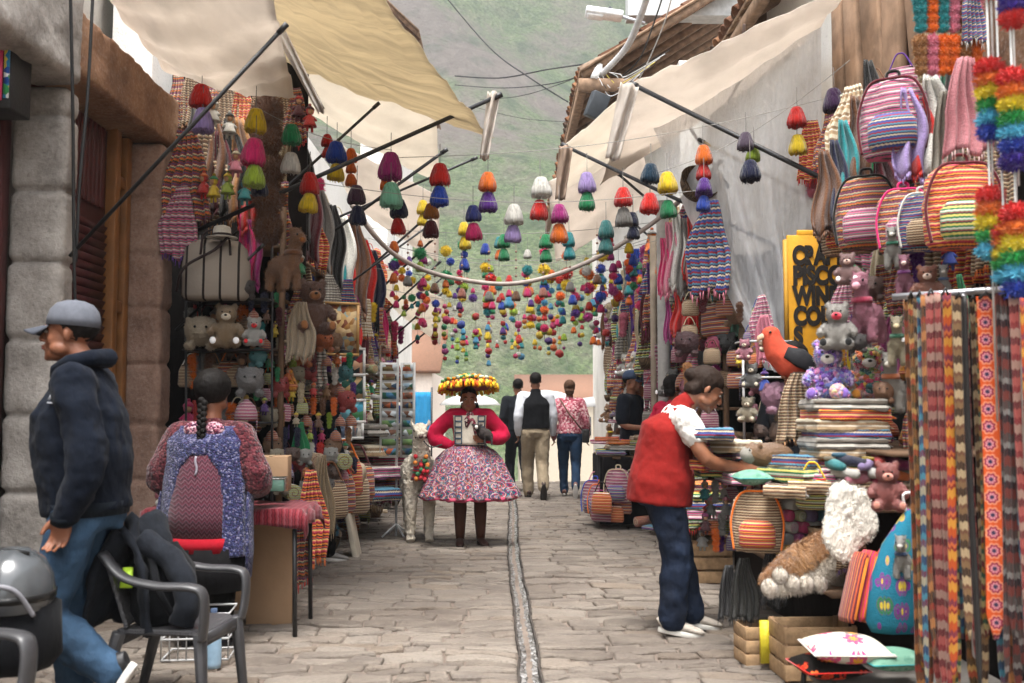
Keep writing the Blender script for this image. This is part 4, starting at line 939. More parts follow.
# little dark lamb cuddled in her arm: its own thing
lm = empty('lamb', (-.31 + .145, 9.10, 1.02), 0, 'small black and white lamb carried in the arm of the dancing woman', 'lamb')
mb = MB(); mb.ball((0, 0, 0), (.085, .06, .055), rot=(0, .5, 0), nu=14, nv=9); mb.ball((-.07, -.03, .065), (.035, .045, .032)); mb.tube([(-.04, 0, .02), (-.065, -.01, .06)], [.04, .028], 8)
for s in (-1, 1): mb.tube([(-.07 + s * .03, -.02, .085), (-.07 + s * .055, -.015, .085)], [.012, .006], 6)
for s in (-1, 1): mb.tube([(.03 + s * .03, -.03, -.03), (.035 + s * .03, -.05, -.10)], [.014, .009], 6)
mb.build('body', M('dark_fleece', (.035, .028, .026), .95, bump=1, bdist=.01, scale=25), lm, mods=[('remesh', .008)])
mb = MB(); mb.ball((-.075, -.062, .065), (.016, .02, .02)); mb.build('face_blaze', M('fleece_white', (.6, .57, .52)), lm)
# ---- alpaca
al = empty('alpaca', (-.79, 9.55, 0), radians(7), 'cream alpaca with a red woven bib standing beside the dancing woman', 'alpaca')
t = NT('alpaca_wool'); v = t.co('Object'); n1 = t.noise(v, 55, 4, .7); n2 = t.noise(v, 5, 3); c = t.ramp(n2, [(.3, '#d6c6ae'), (.6, '#efe4d2')]); c = t.mix(t.ramp(n1, [(.3, (.45,) * 3), (.6, (0, 0, 0))]), c, '#b8a488')
m_wool = t.done(t.bsdf(c, .95, t.bump(n1, 1, .03), sheen=.3, spec=.1))
mb = MB()
mb.tube([(0, -.18, .62), (0, -.08, .64), (0, .18, .64), (0, .42, .62), (0, .52, .58)], [(.12, .13), (.165, .18), (.18, .19), (.165, .17), (.08, .09)], 18, ref=(1, 0, 0))
mb.tube([(0, -.10, .66), (0, -.20, .80), (0, -.235, .92), (-.01, -.25, 1.0)], [.125, .088, .075, .068], 16)
mb.ball((-.01, -.27, 1.035), (.068, .085, .065), nu=16, nv=10); mb.tube([(-.01, -.31, 1.02), (-.01, -.385, 1.0)], [.048, .030], 12); mb.ball((-.01, -.25, 1.085), (.055, .05, .035))
for s in (-1, 1):
    mb.tube([(s * .045 - .01, -.235, 1.075), (s * .085 - .01, -.235, 1.12), (s * .075 - .01, -.235, 1.165)], [.02, .017, .004], 8)
    mb.tube([(s * .085, -.12, .58), (s * .085, -.12, .34), (s * .085, -.115, .20), (s * .085, -.12, .05), (s * .085, -.14, .02)], [.075, .058, .045, .038, .042], 12)
    mb.tube([(s * .10, .40, .60), (s * .10, .36, .42), (s * .10, .47, .27), (s * .10, .44, .05), (s * .10, .42, .02)], [.10, .072, .045, .038, .042], 12)
mb.tube([(0, .52, .62), (0, .60, .52)], [.04, .025], 8)
mb.build('body', m_wool, al, mods=[('remesh', .010), ('smooth', 3), ('disp', .035, .028), ('disp', .015, .01)])
mb = MB()
for s in (-1, 1): mb.ball((s * .054 - .01, -.305, 1.05), (.012, .012, .014))
mb.build('eyes', M('iris'), al)
mb = MB(); mb.tube([(-.01, -.392, .995), (-.01, -.40, .99)], [.022, .012], 8); mb.build('nose', M('alp_nose', (.12, .08, .07)), al)
mb = MB(); mb.tube([(-.01, -.40, .985), (-.01, -.355, .985)], [.002, .001], 4); mb.build('mouth', M('iris'), al)
mb = MB(); mb.grid(lambda u, v: ((u - .5) * (.08 + .10 * v), -.245 - .055 * v * (1 - abs(u - .5)) - .02 + abs(u - .5) * .12, .83 - .24 * v), 10, 10); bb = mb.build('bib', stripes('bib_weave', ['#8d1620', '#2c5b3b', '#a92230', '#20324a', '#b3262e'], 14, 2, .3, 20), al, mods=[('solid', .02)])
rnd = random.Random(9); mb = MB()
for k in range(16): mb.cur = k % 3; mb.ball((rnd.uniform(-.07, .07), -.31 + rnd.uniform(-.01, .02), rnd.uniform(.58, .84)), .022, nu=8, nv=6)
mb.build('pompoms', [M('pom_red', (.5, .03, .04)), M('pom_dkgreen', (.04, .16, .07)), M('pom_orange', (.6, .2, .04))], bb)
mb = MB(); mb.tube([(s * .074 - .01, -.24 + .02 * abs(s), .94) for s in (-1, -.5, 0, .5, 1)], .008, 6); mb.tube([(.0, -.32, 1.0), (.05, -.30, .985), (-.06, -.30, .985)], .006, 6); mb.build('halter', M('halter_dark', (.03, .03, .03)), al)
mb = MB(); lp = [Vector((-.79 + .06, 9.24, .955)), Vector((-.66, 9.2, .90)), Vector((-.54, 9.22, .93))]; mb.tube(crom(lp), .006, 6); tag(mb.build('lead_rope', M('rope_dark', (.05, .05, .05))), 'dark lead rope from the alpaca halter to the dancer hand', 'rope')

# ---- walking couple and others
def walker(x, Y, rz, label, skin, topm, topkw, trm, trkw, hairkw, shoe_m, sole_m, scale=1.0, female=False, step=.16, arms=None, extra=None, z=0):
    R_ = person((x, Y, z), rz, label, scale=scale)
    J = dict(pel=(0, 0, .93), ch=(0, 0, 1.28), nk=(0, .0, 1.45), hd=(0, -.02, 1.60), shL=(.185 if not female else .16, 0, 1.39), shR=(-.185 if not female else -.16, 0, 1.39), elL=(.24, .06, 1.12), elR=(-.24, -.01, 1.12), wrL=(.235, -.03, .88), wrR=(-.245, -.10, .88),
             hpL=(.09, 0, .87), hpR=(-.09, 0, .87), knL=(.10, -step * .9, .48), knR=(-.09, step * .15, .47), anL=(.09, -step, .085), anR=(-.09, step * 1.5, .17), toL=(.1, -step - .19, .02), toR=(-.09, step * 1.2, .0), thumbL=(0, -1, 0), thumbR=(0, -1, 0))
    if arms: J.update(arms)
    H4 = body(R_, J, skin, .010, female)
    trousers(R_, J, trm, **trkw); top(R_, J, topm, **topkw); hair(R_, H4, **hairkw)
    for s in 'LR': shoe(R_, J['an' + s], J['to' + s], shoe_m, sole_m, 1.0 if not female else .9)
    if extra: extra(R_, J, H4)
    return R_
m_kh = fabric('khaki', '#8b7d68', .12, 6, .03); m_wsh = fabric('white_shirt', '#c9ccd2', .05, 8, .02); m_vb = fabric('black_vest', '#0d0e11', .2, 8, .012)
def vest_x(R_, J, H4): top(R_, J, m_vb, 'padded_vest', tr=((.195, .15), (.19, .15), (.215, .155), (.17, .11)), sleeve=0, hem=-.02, disp=.012, collar=.075, nkup=.02)
walker(.46, 14.1, pi + .03, 'man in a black padded vest, white shirt and khaki trousers walking away', SK(), m_wsh, dict(sl=(.075, .066, .045), tr=((.175, .13), (.17, .13), (.195, .135), (.17, .10))), m_kh, dict(name='trousers', r=(.115, .09, .075), waist=(.18, .14)), dict(vol=1.0, fringe=.0), M('shoe_brown', (.05, .025, .02)), M('sole_dark', (.02, .015, .012)), 1.03, extra=vest_x)
def bag_x(R_, J, H4):
    mb = MB(); mb.tube([(.14, .13, 1.44), (0, .165, 1.22), (-.19, .12, .98)], [(.012, .006)] * 3, 6, ref=(1, 0, 0)); mb.build('bag_strap', M('strap_brown', (.12, .06, .04)), R_)
    mb = MB(); mb.box((-.24, .08, .9), (.05, .09, .1)); mb.build('shoulder_bag', M('bag_black', (.02, .018, .018)), R_, mods=[('bevel', .02)])
walker(.955, 14.3, pi - .1, 'woman in a pink flowered jacket and blue jeans walking away', skin_mat('skin_light', '#a97658'), speckle('pink_floral', ['#b56a76', '#cf9aa0', '#8f3a4a', '#c27b85', '#dcb9b8', '#a64c5c'], 38), dict(name='jacket', sl=(.075, .066, .05), tr=((.18, .14), (.165, .13), (.18, .13), (.155, .10))), denim('mid_denim', '#101d2e', '#203852'), dict(r=(.105, .075, .062), waist=(.17, .14)), dict(vol=1.05, fringe=.0, back=.05, mat=hair_mat('brown_hair', (.055, .028, .016))), M('shoe_rose', (.22, .11, .09)), m_rub, .97, female=True, extra=bag_x)
walker(.23, 15.3, pi + .15, 'man in dark clothes half hidden behind the man in the padded vest', SK(), fabric('dark_jacket', '#15181d', .2), dict(name='jacket', sl=(.075, .066, .045), tr=((.18, .14), (.175, .13), (.195, .135), (.17, .10))), fabric('dark_trousers', '#14161c', .2), dict(name='trousers', r=(.105, .08, .07)), dict(vol=1.0, fringe=0), m_blk, m_blk, 1.0, z=0)
# vendor in the blue cap on the far side stall
def cap_x(R_, J, H4):
    mb = MB(); mb.lathe([(.0, .092), (.03, .090), (.058, .078), (.078, .052), (.086, .018), (.087, -.012)], (0, .012, .045), 20, 1.16); mb.xf(H4); cp = mb.build('cap', fabric('cap_blue', '#3d4a60', .15), R_, mods=[('solid', .004)])
    mb = MB(); mb.grid(lambda u, v: ((u - .5) * .15 * (1 - .25 * v), -.075 - v * .085 * math.sqrt(max(.02, 1 - (u * 2 - 1) ** 2 * .8)), .035 - .028 * v - .018 * (u * 2 - 1) ** 2), 12, 6); mb.xf(H4); mb.build('visor', MATS['cap_blue'], cp, mods=[('solid', .006)])
walker(1.42, 11.1, 1.0, 'man in a blue cap and dark T-shirt minding the far stall', skin_mat('skin_light'), fabric('dark_tshirt', '#191d26', .2), dict(sleeve=.8, sl=(.08, .08, .05)), fabric('dark_trousers'), dict(name='trousers'), dict(vol=.95, fringe=0), m_blk, m_blk, .97, step=.02, extra=cap_x, arms=dict(wrL=(.15, -.25, 1.08), wrR=(-.15, -.25, 1.08), thumbL=(0, 0, 1), thumbR=(0, 0, 1)))
walker(1.52, 8.9, 2.2, 'dark haired vendor in a crimson knitted shawl behind the red vest woman', SK(), fabric('crimson_knit', '#a01b36', .2, 20, .02), dict(name='shawl', sl=(.085, .08, .06), tr=((.2, .15), (.2, .15), (.22, .16), (.18, .12)), disp=.03), fabric('dark_trousers'), dict(name='trousers'), dict(vol=1.1, fringe=.0, back=.04), m_blk, m_blk, .90, female=True, step=.02)
walker(1.74, 5.95, pi / 2 + .6 - pi, 'black haired seller standing behind the purple bear', SK(), fabric('dark_jacket'), dict(name='jacket', sl=(.075, .066, .045)), fabric('dark_trousers'), dict(name='trousers'), dict(vol=1.08, fringe=.0, back=.05), m_blk, m_blk, .955, female=True, step=.02)
walker(-1.44, 8.2, pi / 2 + .4, 'seller in black trousers standing hidden among the hats and pouches', SK(), fabric('dark_jacket'), dict(name='jacket', sl=(.075, .066, .045)), fabric('black_leggings'), dict(name='trousers'), dict(vol=1.0, fringe=0), M('shoe_grey', (.2, .19, .18)), m_rub, .9, step=.05)
# ================================================================ GOODS: prototypes
PAL = {'red': '#d0261c', 'orange': '#e8741c', 'yellow': '#e8c824', 'lime green': '#9fb838', 'green': '#228a54', 'teal': '#2a9296', 'sky blue': '#4f9cc0', 'royal blue': '#2448b0', 'navy': '#161b3c',
       'purple': '#5a2a86', 'lilac': '#a892c8', 'magenta': '#a8287a', 'hot pink': '#d82a6e', 'pink': '#d88094', 'white': '#dcd9d0', 'cream': '#c4b596', 'grey': '#7c7872', 'brown': '#6e472c', 'tan': '#a8784a', 'black': '#17140f', 'maroon': '#5a1620', 'mint': '#7fc0a0'}
def pc(c): return PAL.get(c, c)
m_yarn = obcol_mat('yarn', .95, fibre=110, var=.42, bump=1.0, bdist=.02)
m_knit = obcol_mat('knit', .95, scale=70, var=.4, bump=1, bdist=.01)
m_plush = obcol_mat('plush', .98, scale=95, var=.45, bump=1, bdist=.02)
m_felt = obcol_mat('felt', .9, scale=20, var=.2, bump=.5, bdist=.01)
m_pomy = obcol_mat('pompom_yarn', .95, scale=30, var=.12)
m_thread = M('thread', (.12, .11, .10))
TX = [stripes('aguayo_red', ['#8e1a24', '#1c1a22', '#c4711f', '#a92038', '#2c5f4a', '#c9b79a', '#7d1530', '#3a2a60'], 9, 2, 0.08, 49.4, seed=1),
      stripes('aguayo_pink', ['#b8286a', '#2a2430', '#d87a9a', '#5c2a78', '#c8c0b4', '#a01f50', '#208070'], 11, 2, 0.064, 57, seed=2),
      stripes('aguayo_blue', ['#22407a', '#c7b89c', '#16203c', '#3f8098', '#8a2430', '#2a5090'], 10, 2, 0.096, 45.6, seed=3),
      stripes('aguayo_earth', ['#6a4630', '#c0a988', '#3a261a', '#8f6a48', '#d2c4a8', '#54382a'], 12, 2, 0.064, 57, seed=4),
      stripes('aguayo_orange', ['#c9551a', '#2a1a20', '#d8912a', '#8a1a2a', '#c94a5c', '#e0c070', '#4a2a50'], 10, 2, 0.08, 53.2, seed=5),
      stripes('aguayo_green', ['#2f6a44', '#c8b860', '#1c2a24', '#8f2a34', '#4f9070', '#c8c0b0'], 10, 2, 0.064, 49.4, seed=6),
      stripes('alpaca_grey', ['#8d8880', '#55504a', '#b9b4aa', '#3a3632', '#a09a90'], 8, 2, 0.048, 57, seed=7),
      stripes('alpaca_cream', ['#c9bda4', '#a58c6c', '#ded6c4', '#8a7256', '#cabf a8'.replace(' ', '')], 7, 2, 0.048, 57, seed=8)]
TXN = ['red woven', 'pink woven', 'blue woven', 'brown woven', 'orange woven', 'green woven', 'grey wool', 'cream wool']
def add_fur(o, n=2600, L=.05, seed=3):
    """short pile all over the toy's body"""
    b0 = [c for c in o.children if c.name.split('.')[0] == 'body'][0]; dg = bpy.context.evaluated_depsgraph_get(); dg.update(); me = bpy.data.meshes.new_from_object(b0.evaluated_get(dg)); rr = random.Random(seed); mb = MB(); np_ = len(me.polygons)
    for k in range(n):
        p = me.polygons[rr.randrange(np_)]; q = p.center; d = (p.normal + Vector([rr.uniform(-.6, .6), rr.uniform(-.6, .6), rr.uniform(-.8, .3)])).normalized(); s_ = d.cross(Vector((rr.gauss(0, 1), rr.gauss(0, 1), rr.gauss(0, 1)))).normalized() * L * .12; b = len(mb.v)
        mb.v += [q - d * L * .3 - s_, q - d * L * .3 + s_, q + d * L * rr.uniform(.5, 1.1)]; mb.face((b, b + 1, b + 2))
    bpy.data.meshes.remove(me); f = mb.build('fur', m_plush, o, smooth=False)
def hide(o):   # prototypes are removed once everything has been placed
    PROTOS.append(o); proto(o); return o
PROTOS = []; H = {}
def tassel_mb(r=.05, h=.11, n=16, seed=0):
    rnd = random.Random(seed); mb = MB(); prof = [(.12, 0), (.42, -.035), (.60, -.12), (.66, -.22), (.78, -.38), (.92, -.58), (1.0, -.78), (1.0, -.93), (.86, -1.02), (.3, -.97)]
    mb.lathe([(p * r, z * h) for p, z in prof], n=n * 2); 
    for i, v in enumerate(mb.v):
        k = i % (n * 2); ring = i // (n * 2); v.x *= 1 + (.07 if k % 2 else -.05) * min(1, ring / 4); v.y *= 1 + (.07 if k % 2 else -.05) * min(1, ring / 4)
        if ring >= 7: v.z += rnd.uniform(-.09, .06) * h
    for k in range(46):
        a = rnd.uniform(0, 2 * pi); q = rnd.uniform(.55, 1.03) * r; x, y = cos(a), sin(a); mb.tube([(x * q * .8, y * q * .8, -.5 * h), (x * q, y * q, -.85 * h), (x * q * rnd.uniform(.85, 1.1), y * q * rnd.uniform(.85, 1.1), -h * rnd.uniform(.98, 1.13))], .0016, 3, caps=False)
    return mb
TME = [tassel_mb(seed=k).mesh('tassel', m_yarn) for k in range(3)]
def fuzz_mb(seed=0, n=900, w_=.045, lo=.92, hi=1.08):
    rr = random.Random(seed); mb = MB(); mb.ball((0, 0, 0), .80, nu=14, nv=10, jit=.03)
    for k in range(n):
        d = Vector([rr.gauss(0, 1) for _ in range(3)]).normalized(); sd = d.cross(Vector((rr.gauss(0, 1), rr.gauss(0, 1), rr.gauss(0, 1)))).normalized() * w_; b = len(mb.v); q = d * .7; e2 = (d + Vector([rr.uniform(-.22, .22) for _ in range(3)])) * rr.uniform(lo, hi); mb.v += [q - sd, q + sd, e2 + sd * .6, e2 - sd * .6]; mb.face((b, b + 1, b + 2, b + 3))
    return mb
def pom_mb(r, jit=.16, n=9, seed=0):
    st = random.getstate(); random.seed(seed); mb = MB(); mb.ball((0, 0, 0), r, nu=n, nv=n - 2, jit=jit); random.setstate(st); return mb
PME = [pom_mb(1, seed=k).mesh('pompom', m_yarn) for k in range(3)]; PMF = [fuzz_mb(k).mesh('pompom', m_pomy, False) for k in range(3)]
def inst(name, me, parent, loc, s=1.0, col=None, rot=None):
    o = bpy.data.objects.new(name, me); COL.objects.link(o); o.parent = parent; o.location = loc; o.scale = (s,) * 3 if not isinstance(s, tuple) else s
    if col: o.color = lin(pc(col))
    if rot: o.rotation_euler = rot
    return o
def strand(px, py_top, Y, items, label, wpx, group='wool tassels hanging over the street', gap=1.07, hk=1.0):
    """items: colours from the top; py_top: pixel row of the first tassel's crown; wpx tassel width in pixels"""
    p = P(px, py_top, Y); r = wpx / 2 / F * Y; e = empty('tassel_strand', p, random.uniform(0, 6), label, 'tassel', group)
    mb = MB(); mb.tube([(0, 0, .14), (0, 0, -r * 2.1 * len(items) * .9)], .0026, 5); mb.build('thread', m_thread, e); z = 0
    for i, c in enumerate(items):
        s = r / .05 * random.uniform(.88, 1.06) * (1 if i == 0 else .93); inst('tassel', random.choice(TME), e, (random.uniform(-.1, .1) * r, 0, z), (s, s, s * hk * random.uniform(.92, 1.05)), c, (random.uniform(-.08, .08), random.uniform(-.08, .08), random.uniform(0, 6))); z -= s * .11 * gap * hk
    return e
T = [ # px, py, Y, width, colours, label
 (203, 108, 6.0, 23, ['lilac'], 'lilac tassel hanging below a red pompom beside the patterned poncho'),
 (202, 84, 6.05, 22, ['red'], 'scarlet tassel just above the lilac one beside the stone beam'),
 (256, 108, 6.1, 20, ['yellow'], 'pale yellow tassel in front of the brown fur column'),
 (256, 138, 6.0, 24, ['hot pink', 'lime green'], 'bright pink tassel over a lime green one'),
 (291, 124, 6.3, 22, ['green'], 'single emerald tassel above the white one'),
 (292, 152, 6.4, 20, ['white'], 'single white tassel under the emerald one'),
 (259, 178, 6.2, 16, ['navy'], 'small dark blue tassel below the lime green one'),
 (310, 172, 6.6, 21, ['red', 'yellow'], 'red tassel over a mustard tassel on one thread'),
 (337, 141, 7.2, 20, ['royal blue', 'yellow'], 'blue tassel over a golden yellow tassel on one thread'),
 (327, 104+30, 7.6, 12, ['red', 'red'], 'two small red tassels behind the blue one'),
 (351, 148, 7.6, 12, ['orange', 'orange', 'orange'], 'three small orange tassels behind the blue one'),
 (357, 185, 7.0, 20, ['#4d3346', 'navy'], 'dusty plum tassel over a dark navy tassel'),
 (391, 152, 7.0, 23, ['magenta'], 'magenta tassel above the mint green one'),
 (391, 182, 6.9, 22, ['mint'], 'mint green tassel under the magenta one'),
 (398, 198, 7.3, 17, ['navy', 'red'], 'navy tassel over a red tassel behind the mint one'),
 (385, 178, 7.6, 11, ['orange', 'orange'], 'two small orange tassels behind the mint one'),
 (440, 163, 7.0, 21, ['red', 'royal blue'], 'scarlet tassel over a cobalt blue tassel near the awning tip'),
 (431, 203, 7.4, 17, ['#a8661c', 'maroon'], 'ochre tassel over a dark crimson tassel'),
 (423, 200, 8.6, 12, ['yellow', 'yellow'], 'two small lemon yellow tassels behind the ochre one'),
 (488, 172, 7.0, 20, ['orange', 'purple'], 'amber tassel over a violet tassel in front of the hill'),
 (473, 205, 7.2, 17, ['#353f86', 'hot pink'], 'slate blue tassel over a hot pink tassel'),
 (464, 222, 8.4, 12, ['yellow', 'yellow'], 'two small yellow tassels behind the hot pink one'),
 (514, 204, 7.2, 20, ['white', 'lilac'], 'chalky white tassel over a lavender tassel'),
 (504, 234, 8.2, 13, ['green', 'green'], 'two small green tassels beside the lavender one'),
 (540, 177, 7.1, 19, ['white', 'red'], 'ivory tassel over a bright red tassel'),
 (559, 204, 7.3, 18, ['magenta', 'orange'], 'orchid pink tassel over an orange tassel'),
 (546, 234, 8.2, 13, ['green', 'green'], 'two small green tassels beside the orange one'),
 (569, 232, 8.5, 12, ['teal', 'teal'], 'two small pale teal tassels behind the orange one'),
 (587, 172, 7.1, 18, ['lilac', 'green'], 'lilac tassel over an emerald tassel beside the cream awning'),
 (606, 220, 7.6, 15, ['#3f7f7c', '#3f7f7c'], 'two dull sea green tassels on one thread'),
 (623, 187, 7.2, 18, ['red', 'grey'], 'brick red tassel over a taupe grey tassel'),
 (633, 212, 7.6, 13, ['navy', 'navy'], 'two small navy tassels beside the grey one'),
 (651, 163, 6.9, 21, ['#17374c'], 'dark petrol blue tassel in front of the white wall'),
 (667, 172, 7.2, 19, ['yellow'], 'olive yellow tassel touching the petrol blue one'),
 (650, 193, 6.9, 21, ['red'], 'single tomato red tassel below the petrol blue one'),
 (667, 200, 7.2, 18, ['green'], 'single dark green tassel below the olive yellow one'),
 (703, 145, 6.9, 17, ['orange', 'red', 'purple'], 'chunky amber tassel over red and plum ones before the basket'),
 (704, 178, 6.7, 16, ['purple', 'royal blue'], 'plum tassel over a small blue tassel before the basket'),
 (746, 132, 6.8, 17, ['#5a4a5c', ], 'mauve grey tassel against the plastic sheet'),
 (754, 146, 7.0, 15, ['lime green'], 'small lime tassel against the plastic sheet'),
 (750, 160, 6.7, 22, ['navy'], 'round navy tassel against the plastic sheet'),
 (797, 107, 6.7, 21, ['red'], 'bright red tassel high against the plastic sheet'),
 (797, 134, 6.7, 19, ['yellow'], 'mustard tassel hanging just under the bright red one'),
 (834, 88, 6.5, 20, ['#3c1c44'], 'deep aubergine tassel in front of the mud wall'),
 (837, 116, 6.5, 18, ['#2a1638'], 'almost black violet tassel below the aubergine one')]
for px, py, Y, wd, cols, lb_ in T: strand(px, py, Y, cols, lb_, wd, hk=.98 if len(cols) > 1 else 1.0)
for a, b, lb_ in (((384, 158, 7.0), (860, 90, 6.6), 'upper thread carrying the tassels from the yellow awning to the mud wall'), ((300, 180, 6.6), (702, 190, 7.1), 'lower thread carrying the paired tassels in front of the hill'), ((196, 68, 6.2), (392, 150, 7.2), 'thread carrying tassels past the near beige awning'), ((640, 178, 7), (850, 60, 6.6), 'thread crossing in front of the plastic sheet')):
    A, B = P(*a), P(*b); mb = MB(); mb.tube([A.lerp(B, k / 12) - Vector((0, 0, .12 * sin(pi * k / 12))) for k in range(13)], .0025, 5); tag(mb.build('tassel_line', M('thread_grey', (.25, .24, .22))), lb_, 'string')
# ---- long strings of pompoms beyond the hose
rnd = random.Random(21); cn = ['red', 'orange', 'yellow', 'green', 'teal', 'royal blue', 'purple', 'magenta', 'hot pink', 'white', 'sky blue', 'lime green', 'yellow', 'red', 'hot pink', 'orange']
hueless = 'pompom garlands hanging across the street'
rows = [(9.4, 252, 30, 19, 388, 668, 17, .10), (9.9, 268, 30, 19, 398, 664, 18, .22), (10.6, 262, 26, 18, 386, 660, 20, .35), (11.2, 292, 24, 15, 392, 650, 20, .2), (11.9, 284, 24, 15, 386, 644, 22, .4), (12.8, 312, 22, 12, 396, 632, 20, .25), (13.6, 304, 22, 12, 400, 625, 20, .4), (14.4, 330, 18, 10, 414, 614, 18, .3), (15.2, 326, 18, 10, 424, 606, 16, .35), (16.2, 345, 12, 9, 434, 602, 15, .3)]
for ri, (Y, yb, hp_, wp, x0, x1, n_, sg2) in enumerate(rows):
    A, B = P(x0 - 18, yb - 24, Y), P(x1 + 18, yb - 34, Y)
    mb = MB(); mb.tube([A.lerp(B, k / 16) - Vector((0, 0, sg2 * sin(pi * k / 16))) for k in range(17)], .003, 4); tag(mb.build('garland_line', M('thread_grey')), '%s thread of pompom garlands counted from the hose' % ['first', 'second', 'third', 'fourth', 'fifth', 'sixth', 'seventh', 'eighth', 'ninth', 'tenth'][ri], 'string')
    n_ = int(n_ * .8)
    for k in range(n_):
        px = x0 + (x1 - x0) * (k + rnd.uniform(.1, .9)) / n_; u = (px - x0 + 18) / (x1 - x0 + 36); top = A.lerp(B, u); top.z -= sg2 * sin(pi * u); top.y += rnd.uniform(-.25, .25)
        cs = [rnd.choice(cn) for _ in range(rnd.choice([2, 2, 3, 3, 4]))]
        e = empty('pompom_garland', top, rnd.uniform(0, 6), 'garland of %s pompoms, %s thread' % (' and '.join(([', '.join(cs[:-1])] if len(cs) > 1 else []) + [cs[-1]]), ['first', 'second', 'third', 'fourth', 'fifth', 'sixth', 'seventh', 'eighth', 'ninth', 'tenth'][ri]), 'garland', hueless); z = -rnd.uniform(.02, .16)
        for c in cs:
            r = rnd.choice([.032, .041, .052]) * rnd.uniform(.85, 1.15); z -= r
            if rnd.random() < .6: inst('pompom', rnd.choice(PME if ri > 4 else PMF), e, (0, 0, z), (r, r, r * .95), c)
            else: inst('tassel', rnd.choice(TME), e, (0, 0, z + r), (r / .05 * .9,) * 3, c)
            z -= r * rnd.choice([1.0, 1.4, 2.6, 3.5])
        mb = MB(); mb.tube([(0, 0, 0), (0, 0, z + .04)], .0018, 4); mb.build('thread', m_thread, e)
# beads hanging from the hose
for k, px in enumerate(range(408, 600, 27)):
    p = P(px, 232 + 18 * sin((px - 400) / 200 * pi), 9); e = empty('bead_string', p, 0, ['string of tiny brown beads ending in a clay drop', 'string of tiny grey beads ending in a pink drop'][k % 2] + ', ' + ['first', 'second', 'third', 'fourth', 'fifth', 'sixth', 'seventh', 'eighth'][k] + ' along the hose', 'beads', 'bead strings by the hose')
    mb = MB(); mb.tube([(0, 0, .1), (0, 0, -.42)], .0015, 4)
    for q in range(5): mb.ball((0, 0, -.02 - q * .075), .012, nu=6, nv=4)
    mb.build('beads', M('bead_wood', (.25, .16, .12)), e); inst('drop', random.choice(TME), e, (0, 0, -.38), .8, ['grey', 'brown', '#a86a5a'][k % 3])

